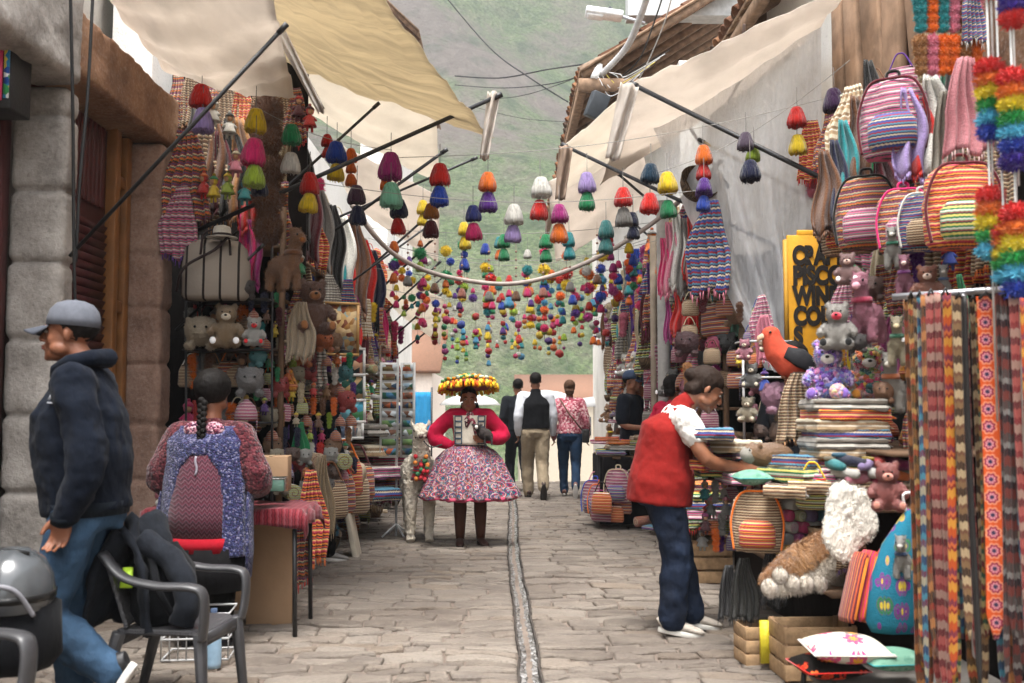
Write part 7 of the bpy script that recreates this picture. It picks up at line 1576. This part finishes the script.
hang('shawlp', 744, 558, 5.05, 66, 'dark green grey cloth hanging beneath the woven backpack', None, {'cloth': '#26261f', 'fringe': '#1c1c16'}, sx=.9)
hang('shawlp', 772, 548, 5.0, 62, 'black cloth hanging between the backpack and the furs', None, {'cloth': '#17151a', 'fringe': '#141216'}, sx=.9)
hang('shawlp', 729, 565, 5.3, 58, 'charcoal cloth hanging closest to the dark jeans', None, {'cloth': '#1f1d1e', 'fringe': '#1f1d1e'}, sx=.8)
for j, (px, py, c, w_) in enumerate(((846, 622, 'maroon', 0), (855, 620, 'hot pink', 0), (864, 622, 'orange', 0), (873, 618, 'red', 0))):
    e = empty('folded_cloth', P(px, py, 4.3), 0, '%s folded cloth leaning in the row beside the blue bag' % c, 'folded cloth', 'bright folded cloths'); e.rotation_euler = (-.12, .28, 0)
    mb = MB(); mb.tube([(0, 0, 0), (0, 0, .02), (0, 0, .27), (0, 0, .30)], [(.010, .08), (.018, .10), (.018, .10), (.012, .08)], 14, ref=(1, 0, 0)); mb.build('cloth', stripes('bright_%d' % j, [pc(c), '#c9501e', pc(c), '#7a1838', '#d87a2a'], 22, 1, .0, 20, seed=j, fine=.1), e, mods=[('disp', .012, .06)])
bb2 = empty('embroidered_bag', P(893, 632, 4.15), 0, 'tall turquoise bag embroidered with purple flowers', 'bag'); mb = MB(); mb.tube([(0, 0, 0), (0, 0, .04), (.01, 0, .2), (.04, 0, .34), (.07, 0, .46), (.08, 0, .5)], [(.09, .05), (.11, .07), (.10, .07), (.075, .06), (.03, .03), (.012, .012)], 18, ref=(1, 0, 0)); mb.build('bag_body', emb_b, bb2, mods=[('disp', .02, .12)])
mb = MB(); mb.tube(crom([Vector((.07, 0, .48)), Vector((.05, -.02, .56)), Vector((.1, -.02, .56)), Vector((.085, 0, .48))]), .006, 6); mb.build('strap', m_felt, bb2)
stand('bear', 888, 510, 4.25, 50, 'coral pink toy bear hanging above the turquoise bag', None, {'body': '#b85a50', 'muzzle': '#c98a7a', 'foot_pad': '#c98a7a'}, rz=-.3)
stand('alpaca', 903, 578, 4.1, 44, 'small white alpaca toy between the turquoise bag and the belts', None, {'body': '#cfccc6', 'muzzle': '#cfccc6', 'collar': '#20406a'}, rz=-.5)
bn = empty('low_bench', (1.62, 4.18, 0), 0, 'low metal bench carrying the cushions', 'bench'); mb = MB(); mb.box((0, 0, .155), (.36, .18, .012)); mb.build('seat', M('bench_top', (.12, .11, .1), .5), bn)
for x in (-.33, .33):
    for y in (-.15, .15): mb = MB(); mb.tube([(x, y, .145), (x * 1.05, y, 0)], .012, 6); mb.build('leg', m_iron, bn)
stand('cush_k', 828, 676, 4.02, 22, 'black cushion with red embroidery, lowest on the bench', None, {'piping': 'red'}, rz=.12, sx=.85)
stand('cush_w', 846, 660, 4.0, 25, 'white cushion embroidered with a big pink flower', None, {'piping': 'white'}, rz=-.05, sx=.92)
stand('cush_g', 893, 668, 3.95, 19, 'sea green quilted cushion sticking out beside the white one', None, {'piping': 'teal'}, rz=.1, sx=1.0)
rnd = random.Random(55)
fill(1, 4.75, 7.2, 1.05, 2.0, .20, .17, 2.15, .17, '', 1.4, 0, .45)
fill(1, 6.1, 7.3, .84, 1.9, .20, .17, 1.75, .16, '', 1.5, 0, .4)
fill(1, 4.5, 6.8, .44, .78, .22, .17, 1.60, .16, '', 3, 0, .1)
fill(1, 4.6, 7.2, 2.1, 3.1, .24, .24, 2.3, .26, '', 1.4)
# ---- yellow wine sign
sg = empty('wine_sign', P(817, 300, 6.6), -.05, 'yellow board with black letters for pisco, wines and cold drinks', 'sign'); sc_ = 6.6 / F
mb = MB(); mb.box((0, .02, 0), (.19, .015, .44)); mb.box((.02, .02, .455), (.14, .015, .02)); mb.build('board', M('sign_yellow', '#c98f1e', .6, scale=5), sg, mods=[('bevel', .006)])
mb = MB(); mb.box((-.20, .02, -.02), (.012, .02, .43)); mb.build('side_strip', M('sign_edge', '#b0822a', .6), sg)
def text(body, size, loc, parent, mat, ex=.004, rot=(pi / 2, 0, 0), sx=1.0, off=.0):
    cu = bpy.data.curves.new('t', 'FONT'); cu.body = body; cu.size = size; cu.extrude = ex; cu.offset = off; tmp = bpy.data.objects.new('t', cu); COL.objects.link(tmp); dg = bpy.context.evaluated_depsgraph_get(); me = bpy.data.meshes.new_from_object(tmp.evaluated_get(dg)); bpy.data.objects.remove(tmp)
    me.materials.clear(); me.materials.append(mat); o = bpy.data.objects.new('lettering', me); COL.objects.link(o); o.parent = parent; o.location = loc; o.rotation_euler = rot; o.scale = (sx, 1.12, 1); return o
m_let = M('letter_black', (.015, .012, .01), .5)
for k, wd in enumerate(('CRAFT', 'PISCO', 'WINES', 'COLD', 'S')): text(wd, .150, (-.155, .0, .245 - k * .136), sg, m_let, sx=[.74, .80, .76, .78, .8][k], off=.009)
# ---- chalk board and shelves behind the vest woman
cb = empty('price_board', P(712, 354, 8.3), -.2, 'small black price board with pale chalk marks behind the red vest woman', 'price board'); mb = MB(); mb.box((0, 0, 0), (.16, .01, .12)); mb.build('board', M('chalk_black', (.012, .016, .015)), cb)
mb = MB(); 
for k in range(5): mb.tube([(-.12, -.012, .08 - k * .035), (-.12 + .16 + .06 * sin(k * 2), -.012, .082 - k * .035)], .004, 5)
mb.box((-.02, -.014, .02), (.10, .002, .006)); mb.box((-.03, -.014, .02), (.006, .002, .05)); mb.build('chalk_marks', M('chalk', (.25, .3, .3)), cb)
# post beside the seller in the cap
mb = MB(); mb.tube([(0, 0, 0), (0, 0, 3.0)], .035, 10); tag(mb.build('wooden_post', M('pale_post', (.33, .27, .21)), loc=(1.52, 10.0, 0)), 'pale round wooden post between the far scarves and the crimson shawl', 'post')
mb = MB(); mb.tube([(0, 0, 0), (0, 0, 3.2)], .06, 12); tag(mb.build('grey_column', M('pole_grey', (.4, .39, .37)), loc=(1.50, 9.25, 0)), 'thick grey column behind the hanging red scarves', 'column')
# ---- hanging scarves around the sheet
for k, (px, py, h, c, sx_) in enumerate(((664, 238, 62, 'hot pink', 1.0), (671, 222, 80, 'pink', 1.2), (678, 214, 80, 'white', 1.2), (686, 218, 84, 'grey', 1.1), (694, 216, 70, 'red', 1.6), (702, 236, 60, 'maroon', 1.6), (710, 252, 60, 'orange', 1.3), (718, 262, 62, 'brown', 1.5), (726, 276, 60, 'lime green', 1.3), (734, 284, 56, 'mint', 1.3), (680, 292, 46, 'red', 2.0), (668, 300, 44, 'magenta', 1.0), (722, 236, 60, 'maroon', 1.4))):
    hang('scarf', px, py, 8.3 - (px - 664) * .008, h, '%s scarf, number %d from the grey column under the plastic sheet' % (c, k + 1), None, {'cloth': pc(c), 'fringe': pc(c)}, sx=sx_, rz=-.3, group='scarves by the grey column')
stand('basket', 696, 192, 7.9, 17, 'shallow wicker basket hung up in front of the white wall', rz=.2, tilt=1.0, sx=1.0)
# brown leather goods behind
for k in range(26):
    px = 690 + (k % 7) * 11 + rnd.uniform(-3, 3); py = 292 + (k // 7) * 24 + rnd.uniform(-4, 4); c = rnd.choice(['brown', 'tan', 'black', 'maroon', 'cream'])
    kk = rnd.choice(['pouch3', 'puff', 'keych', 'pouch0']); hang(kk, px, py + (12 if kk == 'puff' else 0), 7.7 + rnd.uniform(-.2, .2), 26, '%s %s in the dim brown cluster under the plastic sheet' % (c, 'toy' if kk == 'puff' else 'pouch' if kk[0] == 'p' else 'bead charm'), None, {'strap': pc(c), 'body': pc(c), 'pompom': pc(c), 'zip': '#302010'}, rz=-.3, group='brown goods under the sheet')
# ---- pink alpaca and toys under the backpacks
stand('alpaca', 868, 342, 4.9, 72, 'bubblegum pink alpaca toy standing beside the yellow sign', None, {'body': '#c87a90', 'muzzle': '#d8a0ac', 'collar': '#b03050'}, rz=-.7)
for k, (kk, px, py, h, cols, lb_, Y) in enumerate((
    ('bear', 838, 350, 50, {'body': '#c2bcb2', 'muzzle': '#c83a4a', 'foot_pad': '#222222'}, 'white toy dog with a red scarf beside the pink alpaca', 4.9), ('bear', 848, 285, 34, {'body': '#a87a74', 'muzzle': '#c9a89a'}, 'dusty rose toy above the pink alpaca', 4.9),
    ('alpaca', 893, 268, 42, {'body': '#c9c5bb', 'muzzle': '#c9c5bb', 'collar': '#2f8a6a'}, 'white toy rabbit like alpaca with green scarf under the backpacks', 4.8), ('alpaca', 905, 298, 44, {'body': '#b86a86', 'muzzle': '#c9b0a8', 'collar': '#8a3a8a'}, 'rosy alpaca toy with purple collar over the belts', 4.6),
    ('bear', 928, 305, 42, {'body': '#a8582c', 'muzzle': '#c9b0a0', 'foot_pad': '#c05060'}, 'ginger toy bear under the striped backpack', 4.5), ('alpaca', 944, 300, 36, {'body': '#cbc8c2', 'muzzle': '#cbc8c2', 'collar': '#4a6a9a'}, 'tiny white alpaca under the striped backpack', 4.5),
    ('puff', 872, 300, 26, {'body': '#7a4a34'}, 'brown fluffy toy behind the pink alpaca head', 5.1), ('alpaca', 898, 365, 50, {'body': '#c4b590', 'muzzle': '#c4b590', 'collar': '#3a7a5a'}, 'cream alpaca toy beside the belts', 4.6), ('bear', 912, 345, 34, {'body': '#c84a6a', 'muzzle': '#d0a0a8'}, 'raspberry toy bear behind the first belts', 4.6),
    ('puff', 858, 352, 20, {'body': '#3a2a20'}, 'dark brown toy at the feet of the pink alpaca', 4.85), ('puff', 884, 402, 22, {'body': '#c98a5a'}, 'orange and cream toy beside the bobble bears', 4.9))): stand(kk, px, py, Y, h, lb_, None, cols, rz=-.4)
# backpacks
hang('pack1', 893, 78, 5.0, 88, 'magenta backpack with black zips hanging highest', None, {'piping': 'maroon', 'handle': 'black', 'strap': 'magenta'}, rz=-.5)
hang('pack4', 960, 162, 4.3, 94, 'wide backpack striped in yellow, red and turquoise', None, {'piping': 'maroon', 'handle': 'maroon', 'strap': 'maroon'}, rz=-.15, sx=1.05)
hang('pack0', 903, 188, 4.9, 70, 'red woven backpack below the lilac scarf', None, {'piping': 'hot pink', 'handle': 'hot pink', 'strap': 'black'}, rz=-.3)
hang('pack2', 922, 192, 4.8, 64, 'blue and grey small backpack squeezed beside the striped one', None, {'piping': 'white', 'handle': 'white', 'strap': 'navy'}, rz=-.3)
hang('pack0', 866, 175, 5.2, 80, 'dark crimson backpack hanging over the white toy', None, {'piping': 'black', 'handle': 'black', 'strap': 'black'}, rz=-.5)
hang('pack3', 846, 190, 5.6, 70, 'dark brown backpack closest to the mud wall corner', None, {'piping': 'black', 'handle': 'black', 'strap': 'black'}, rz=-.5)
for k, (px, py, h, c, sx_, lb_) in enumerate(((909, 88, 100, 'lilac', 1.3, 'lilac fringed scarf beside the magenta backpack'), (921, 95, 90, 'red', 1.2, 'bright red scarf between lilac and white ones'), (934, 75, 112, 'white', 1.5, 'white woollen shawl with long fringe'), (948, 68, 105, 'mint', 1.1, 'pale mint and white shawl'), (845, 120, 100, 'teal', 1.0, 'dark teal scarf in the shade of the mud wall'), (858, 96, 100, 'brown', 1.2, 'brown scarf by the timber shutters'), (836, 140, 90, 'navy', 1.0, 'navy scarf at the mud wall corner'), (870, 60, 100, 'black', 1.0, 'black strap scarf over the magenta backpack'), (826, 150, 95, 'brown', 1.2, 'brown strip of leather above the yellow sign'), (882, 150, 90, 'maroon', 1.4, 'maroon scarf behind the red backpack'))):
    hang('scarf', px, py, 4.9 if px > 900 else 5.5, h, lb_, None, {'cloth': pc(c), 'fringe': pc(c)}, sx=sx_ * 1.2, rz=-.2)
hang('shawlp', 966, 58, 4.3, 110, 'big dusty pink and white shawl hanging over the striped backpack', None, {'cloth': '#c07a80', 'fringe': '#c9a8a4'}, sx=.95)
hang('shawlp', 945, 92, 4.5, 92, 'cream shawl tucked behind the dusty pink one', None, {'cloth': '#b8b0a0', 'fringe': '#b8b0a0'}, sx=.7)
hang('shawl7', 952, -10, 4.5, 70, 'cream and tan patterned cloth at the very top', None, {'fringe': 'cream'}, sx=1.1); hang('shawl2', 972, -20, 4.3, 72, 'blue diamond patterned cloth at the very top', None, {'fringe': 'white'}, sx=.7)
for k in range(12):
    px = 920 + (k % 6) * 11; py = -8 + (k // 6) * 42; c = rnd.choice(['cream', 'white', 'pink', 'orange', 'tan', 'teal']); hang('keych', px, py, 4.35, 44, '%s pompom charm, number %d in the %s row over the shawls' % (c, k % 6 + 1, ['upper', 'lower'][k // 6]), None, {'pompom': pc(c)}, group='charms above the shawls')
# rainbow pompom strings
RB = ['#dc2420', '#ee7a20', '#f0d828', '#2aa850', '#58c0e0', '#2446b8', '#40269a']
def rainbow(px, pyt, Y, wpx, n, label, start=0, seq=None):
    p = P(px, pyt, Y); r = wpx / 2 / F * Y; e = empty('rainbow_pompoms', p, 0, label, 'pompom string', 'rainbow pompom strings'); mb = MB(); mb.tube([(0, 0, .4), (0, 0, -r * 1.15 * n - .5)], .004, 6); mb.build('cord', M('cord_white', (.5, .5, .48)), e)
    rr = random.Random(px)
    for k in range(n):
        c = (seq or RB)[(k + start) % len(seq or RB)]; o = inst('pompom', PMF[k % 3], e, (0, 0, -r * 1.02 * k), (r * rr.uniform(1.0, 1.12), r * rr.uniform(1.0, 1.12), r * .82), None, (0, 0, rr.uniform(0, 6))); o.color = lin(c)
    hb = MB()
    return e
rainbow(989, 68, 3.3, 26, 6, 'rainbow pompom string closest to the pink shawl, upper bunch'); rainbow(1012, 78, 3.2, 28, 7, 'rainbow pompom string at the picture edge, upper bunch'.replace('picture edge', 'outer end'))
rainbow(990, 196, 3.3, 27, 5, 'short rainbow pompom bunch right above the belts rail'.replace('right ', '')); rainbow(1016, 214, 3.2, 30, 6, 'outer rainbow pompom bunch over the belts rail'); rainbow(1004, 232, 3.25, 22, 5, 'middle rainbow pompom bunch over the belts rail')
rainbow(1012, -6, 3.2, 26, 3, 'royal blue and purple pompoms topping the outer string', 5); rainbow(990, -30, 3.3, 22, 3, 'purple pompoms topping the inner string', 5)
rainbow(999, 92, 3.35, 20, 5, 'thin rainbow pompom string between the two thick ones')
# low table with goods in front of the man in the cap
t2 = empty('table', (1.36, 11.0, 0), 0, 'small black covered table piled with cloths before the man in the blue cap', 'table'); mb = MB(); mb.box((0, 0, .74), (.32, .5, .015)); mb.build('tabletop', m_wood, t2); mb = MB(); mb.grid(lambda u, v: (-.32 + .64 * u, -.5 - .02 * sin(u * 20), .75 - .70 * v), 20, 6); mb.grid(lambda u, v: (-.325 - .015 * sin(u * 24), -.5 + u, .75 - .70 * v), 20, 6); mb.build('black_cover', fabric('black_cover', '#0e0c0e', .3), t2, mods=[('solid', .008)])
rnd = random.Random(91)
for k in range(20):
    x = 1.36 + rnd.uniform(-.26, .26); y = 10.6 + (k % 5) * .17; z = .765 + (k // 5) * .05; i = rnd.randrange(8); c = rnd.choice(tone)
    dup(H['blanket%d' % i], (x, y, z), (0, 0, rnd.uniform(-.5, .5)), rnd.uniform(.25, .38), '%s cloth with %s fringe on the small black table, layer %s' % (TXN[i], c, names[k // 5]), 'cloths on the small black table', None, {'fringe': pc(c)})
for k in range(12):
    kk = rnd.choice(['pouch0', 'pouch1', 'pouch4', 'doll', 'pack0', 'pack1', 'pack4']); c = rnd.choice(tone); s_ = rnd.uniform(.25, .38)
    dup(H[kk], (1.02 + rnd.uniform(-.05, .05) if k < 8 else 1.1 + rnd.uniform(0, .5), 10.35 + k * .13 if k < 8 else 10.42, s_ + rnd.uniform(.02, .3)), (0, 0, -.5), s_, '%s trimmed %s by the small black table, number %d' % (c, 'doll' if kk == 'doll' else 'bag', k + 1), 'bags by the small black table', None, {'strap': pc(c), 'body': pc(c), 'hat': pc(c), 'pompom': pc(c), 'piping': pc(c), 'face': '#b08868', 'handle': pc(c)})
# rail of woven belts
rl = empty('belt_rail', P(965, 294, 3.5), 0, 'horizontal rail on a steel stand holding the woven belts', 'rail'); mb = MB(); mb.tube([(-.22, .1, 0), (.25, -.06, .02)], .012, 8); mb.build('bar', M('rail_steel', (.4, .4, .42), .3, metal=.8), rl); mb = MB(); mb.tube([(0, .02, 0), (0, .02, -1.65)], .014, 8); mb.build('upright', M('rail_steel'), rl)
bm_ = [stripes('belt_%d' % i, [q if q[1] in '0123456' else '#%02x%02x%02x' % tuple(int(int(q[j:j + 2], 16) * .78) for j in (1, 3, 5)) for q in c], p * 1.6, 2, z * .25, 130, seed=i, fine=.45) for i, (c, p, z) in enumerate([
    (['#7a4a2a', '#1c1410', '#a8362a', '#c9a060', '#3a2a20'], 5, .3), (['#5a3a2a', '#c8b08a', '#2a1c16', '#8a6a48'], 7, .4), (['#c9501e', '#e0a03a', '#8a1f2a', '#d8703a', '#5a1c3a'], 6, .5), (['#a01f30', '#d0605a', '#5c1420', '#c8a090'], 6, .3),
    (['#1c1a1e', '#8a8a86', '#3a3634', '#5c2a24'], 6, .3), (['#c98a2a', '#6a1c20', '#d8c080', '#2f4a3a'], 8, .4), (['#26304c', '#b8a888', '#5a2a3a', '#3a6a7a'], 6, .4), (['#54362a', '#8f2a24', '#2c201a', '#b87a4a'], 5, .3)])]
t = NT('flower_belt'); v = t.co('Object', (1, 1, 1)); x = t.sep(v); cmb = t.n('ShaderNodeCombineXYZ'); fz = t.math('SUBTRACT', t.math('FRACT', t.math('MULTIPLY', x[2], 17)), .5); t.l(t.math('MULTIPLY', x[0], 17), cmb.inputs[0]); t.l(fz, cmb.inputs[1])
ln = t.n('ShaderNodeVectorMath', operation='LENGTH'); t.l(cmb.outputs[0], ln.inputs[0]); an = t.math('MULTIPLY', t.math('ABSOLUTE', t.math('SINE', t.math('MULTIPLY', t.math('ARCTAN2', t.math('MULTIPLY', x[0], 17), fz), 4))), .09)
m_fbelt = t.done(t.bsdf(t.ramp(t.math('SUBTRACT', ln.outputs['Value'], an), [(0, '#2a2a48'), (.07, '#d8909a'), (.16, '#8a2440'), (.28, '#d98a6a'), (.38, '#c9501e')], 'CONSTANT'), .9))
def belt(px, Y, wpx, top, bot, mat, label, k):
    p = P(px, top, Y); q = P(px, bot, Y); L_ = p.z - max(.03, q.z); W = wpx / F * Y / 2; e = empty('woven_belt', p, -.15 + .1 * sin(k * 3), label, 'belt', 'woven belts on the rail'); mb = MB(); ph = k * 1.3
    mb.grid(lambda u, v: ((u - .5) * 2 * W * (1 - .85 * max(0, (v - .93) / .07)) + .008 * sin(v * 3 + ph), .012 * sin(v * 5 + ph) + .004 * sin(u * pi), -v * L_), 4, 40); mb.build('band', mat, e, mods=[('solid', .004)])
    if k % 2 == 0: mb = MB(); mb.tube([(-W * .7, -.004, -.01), (0, -.012, .012), (W * .7, -.004, -.01)], .006, 6); mb.build('loop', m_iron, e)
    return e
rb2 = random.Random(12); bx = 908; k = 0; od = ['first', 'second', 'third', 'fourth', 'fifth', 'sixth', 'seventh', 'eighth', 'ninth', 'tenth', 'eleventh', 'twelfth', 'thirteenth', 'fourteenth', 'fifteenth', 'sixteenth', 'seventeenth', 'eighteenth', 'nineteenth', 'twentieth', 'next to last', 'last']
ctn = ['brown and red', 'brown and cream', 'flame orange', 'crimson', 'black and grey', 'mustard and red', 'navy and tan', 'dark chestnut']
od += ['%s in the rear layer, belt' % q for q in od[:20]]
for kk in range(20):
    i = rb2.randrange(8); q_ = belt(910 + kk * 6.2 + rb2.uniform(-2, 2), 3.66 - kk * .02, rb2.choice([7, 9, 11]), 299, rb2.choice([640, 670, 700]), bm_[i], '%s belt, %s from the toys in the rear layer of the rail' % (ctn[i], od[kk]), kk)
while bx < 1030 and k < 22:
    w_ = rb2.choice([5, 6, 8, 9, 4.5]); i = rb2.randrange(8)
    if 962 < bx < 974: m_, nm, w_ = None, None, 9; bx += 9; continue
    if 976 < bx < 996 and not any(o.get('label', '').startswith('broad orange') for o in COL.objects): m_, nm, w_ = m_fbelt, 'broad orange flowered', 18
    else: m_, nm = bm_[i], ctn[i]
    if k in (9, 17): m_, nm, w_ = M('leather_black', (.02, .018, .017), .5), 'plain black leather', 6
    belt(bx + w_ / 2, 3.55 - (bx - 908) * .0035 + rb2.uniform(-.04, .04), w_, 296 + rb2.uniform(-4, 4), rb2.choice([683, 690, 700, 640, 672]) if bx > 930 else rb2.choice([620, 660, 690]), m_, '%s belt, %s along the rail from the toys' % (nm, od[k]), k); bx += w_ + rb2.uniform(-1.5, 1.0); k += 1
# ================================================================ CHAIRS AND BAGS IN THE NEAR CORNER
t = NT('rattan_plastic'); v = t.co('Object'); vo = t.vor(t.co('Object', (1, 1, 1)), 70, rnd=.1); n_ = t.math('SUBTRACT', 1.0, vo.outputs['Distance']); m_rat = t.done(t.bsdf((.045, .044, .047), .42, t.bump(n_, .9, .006), spec=.5))
m_pl = M('dark_plastic', (.040, .040, .043), .38, spec=.5, bump=.15)
def chair(loc, rz, label):
    e = empty('armchair', loc, rz, label, 'plastic armchair', 'dark plastic armchairs')   # faces -Y
    mb = MB(); mb.grid(lambda u, v: ((u - .5) * (.46 - .03 * v), -.24 + v * .46, .42 - .012 * sin(pi * u) - (.05 * max(0, (.12 - v) / .12) ** 2) + .0), 16, 16); mb.build('seat', m_rat, e, mods=[('solid', .03), ('bevel', .008)])
    mb = MB(); mb.grid(lambda u, v: ((u - .5) * (.46 + .05 * v) , .20 + v * .12 - .05 * (2 * u - 1) ** 2 * .8, .44 + v * .40 - .03 * (2 * u - 1) ** 2 * v), 16, 14); mb.build('backrest', m_rat, e, mods=[('solid', .022), ('bevel', .006)])
    for s in (-1, 1):
        mb = MB(); mb.tube(crom([Vector((s * .25, .28, .80)), Vector((s * .285, .16, .70)), Vector((s * .295, -.02, .66)), Vector((s * .29, -.20, .655)), Vector((s * .28, -.26, .62)), Vector((s * .27, -.265, .5)), Vector((s * .255, -.25, .40))], 5), [(.044, .020)] * 31, 10, ref=(1, 0, 0)); mb.build('armrest', m_pl, e)
        mb = MB(); mb.tube([(s * .235, -.23, .42), (s * .265, -.27, 0)], [(.044, .034), (.030, .024)], 8, ref=(1, 0, 0)); mb.build('leg', m_pl, e, mods=[('bevel', .004)])
        mb = MB(); mb.tube([(s * .225, .20, .42), (s * .25, .31, 0)], [(.044, .034), (.030, .024)], 8, ref=(1, 0, 0)); mb.build('leg', m_pl, e, mods=[('bevel', .004)])
    mb = MB(); mb.box((0, -.235, .385), (.21, .012, .03)); mb.box((0, .2, .385), (.21, .012, .03)); mb.build('apron', m_pl, e); return e
c1 = chair((-1.37, 4.27, 0), pi / 2 - .12, 'dark woven plastic armchair with a jacket over its back')
c2 = chair((-1.74, 2.98, 0), pi / 2 - .2, 'dark woven plastic armchair cut by the lower corner, beside the helmet')
c1.scale = (.80, .80, .82); c2.scale = (.85, .85, .82)
# jacket
jk = empty('jacket', (-1.55, 4.34, -.13), 0, 'dark grey jacket thrown over the armchair back', 'jacket')
def jf(u, v):
    a = (v - .5) * 2; x = -.02 + .14 * a * (1 if a > 0 else .8); z = .90 - .42 * abs(a) ** 1.3 - .02 * sin(u * 14); return (x + .03 * sin(u * 9 + a * 3), (u - .5) * .42 * (1 + .2 * abs(a)), z + .02 * noise.noise(Vector((u * 5, v * 5, 8))))
mb = MB(); mb.grid(jf, 26, 34); mb.build('jacket_cloth', fabric('jacket_grey', '#1d2026', .3, 7, .04), jk, mods=[('solid', .03), ('disp', .05, .1)])
mb = MB(); mb.tube(crom([Vector((.06, -.16, .84)), Vector((.2, -.18, .74)), Vector((.26, -.2, .60)), Vector((.24, -.2, .50))]), [.05] * 25, 12); mb.build('sleeve', MATS['jacket_grey'], jk, mods=[('disp', .02, .06)])
bp = empty('daypack', (-1.44, 4.30, .355), 0, 'black daypack with a lime green tag resting on the armchair seat', 'backpack'); mb = MB(); mb.tube([(0, 0, 0), (0, 0, .05), (0, 0, .22), (0, 0, .32)], [(.11, .13), (.14, .16), (.12, .14), (.05, .06)], 18); mb.build('bag_body', fabric('pack_black', '#101114', .3, 9, .02), bp, mods=[('disp', .04, .1)])
mb = MB(); mb.tube([(-.10, -.14, .24), (-.10, -.16, .16)], [(.022, .006), (.028, .008)], 8, ref=(1, 0, 0)); mb.build('green_tag', M('lime_tag', (.42, .65, .04), .5), bp)
mb = MB(); mb.tube(crom([Vector((.0, -.15, .28)), Vector((.05, -.2, .15)), Vector((.12, -.17, .02))]), [(.016, .004)] * 17, 6, ref=(1, 0, 0)); mb.build('strap', fabric('pack_black'), bp)
# crate of bottles behind the chair
pc_ = empty('plastic_crate', (-1.52, 5.1, 0), .1, 'white wire crate of water bottles behind the armchair', 'crate'); mb = MB()
for z in (.02, .12, .24): mb.tube([(-.16, -.12, z), (.16, -.12, z), (.16, .12, z), (-.16, .12, z), (-.16, -.12, z)], .006, 5)
for k in range(9): x = -.16 + k * .04; mb.tube([(x, -.12, .02), (x, -.12, .24)], .004, 5)
mb.build('wires', M('rack_grey'), pc_)
wb = empty('water_bottle', (-1.40, 4.92, 0), 0, 'clear blue water bottle standing behind the armchair', 'bottle'); mb = MB(); mb.lathe([(0, 0), (.038, 0), (.04, .02), (.038, .18), (.016, .23), (.014, .26)], n=16); mb.build('bottle', M('bottle_blue', (.25, .38, .5), .1, spec=.8), wb); mb = MB(); mb.lathe([(.016, .255), (.016, .28), (0, .28)], n=12); mb.build('cap', M('cap_blue', (.05, .2, .5)), wb)
# helmet and bags at the frame corner
hl = empty('helmet', P(12, 592, 3.6), .3, 'glossy dark grey crash helmet on top of the black bags', 'helmet'); mb = MB(); mb.lathe([(.0, .155), (.05, .15), (.10, .115), (.13, .06), (.14, .0), (.135, -.05), (.12, -.06)], n=30, sq=1.15); mb.build('shell', M('helmet_grey', (.06, .065, .07), .18, spec=.7, bump=.05), hl, mods=[('solid', .008)])
mb = MB(); mb.lathe([(.142, -.02), (.144, .005)], n=30, sq=1.15); mb.build('rim', M('toy_black'), hl, mods=[('solid', .006)]); mb = MB(); mb.tube([(-.06, -.02, .148), (0, -.05, .150), (.06, -.06, .14)], .008, 6); mb.build('ridge', M('toy_black'), hl)
b2 = empty('travel_bag', P(4, 668, 3.6), .2, 'black travel bag under the crash helmet', 'bag'); mb = MB(); mb.tube([(0, 0, 0), (0, 0, .04), (0, 0, .22), (0, 0, .27)], [(.15, .12), (.19, .15), (.18, .14), (.10, .08)], 18, ref=(1, 0, 0)); mb.build('bag_body', fabric('pack_black'), b2, mods=[('disp', .05, .12)]); mb = MB(); mb.tube(crom([Vector((-.12, -.12, .2)), Vector((-.06, -.17, .30)), Vector((.06, -.17, .30)), Vector((.12, -.12, .2))]), .009, 6); mb.build('handle', M('strap_grey', (.2, .2, .22)), b2)
for r in PROTOS: drop(r)
# ================================================================ labels that would read alike are told apart by their neighbour
import re
ORD = 'zero first second third fourth fifth sixth seventh eighth ninth tenth eleventh twelfth thirteenth fourteenth fifteenth'.split()
for o in COL.objects:
    if o.get('label'): o['label'] = re.sub(r'number (\d+)', lambda m_: ORD[int(m_.group(1))] + ' along', o['label']).replace('along from', 'from')
tops = [o for o in COL.objects if o.parent is None and o.get('label') and o.get('category')]
seen = {}
for o in tops: seen.setdefault(o['label'], []).append(o)
def short(o):
    return ' '.join(re.split(r', | on a | hanging | beside | behind | in the | over | under | above | between | dangling | number | heaped ', o['label'])[0].split()[:6]).rstrip(',')
import re
for lb_, os_ in list(seen.items()):
    if len(os_) < 2: continue
    for o in os_:
        nb = sorted((q for q in tops if q is not o and short(q) != short(o)), key=lambda q: (q.location - o.location).length)
        for q in nb[:40]:
            new = short(o) + ' next to the ' + short(q)
            if len(new.split()) <= 16 and new not in seen: o['label'] = new; seen[new] = [o]; break
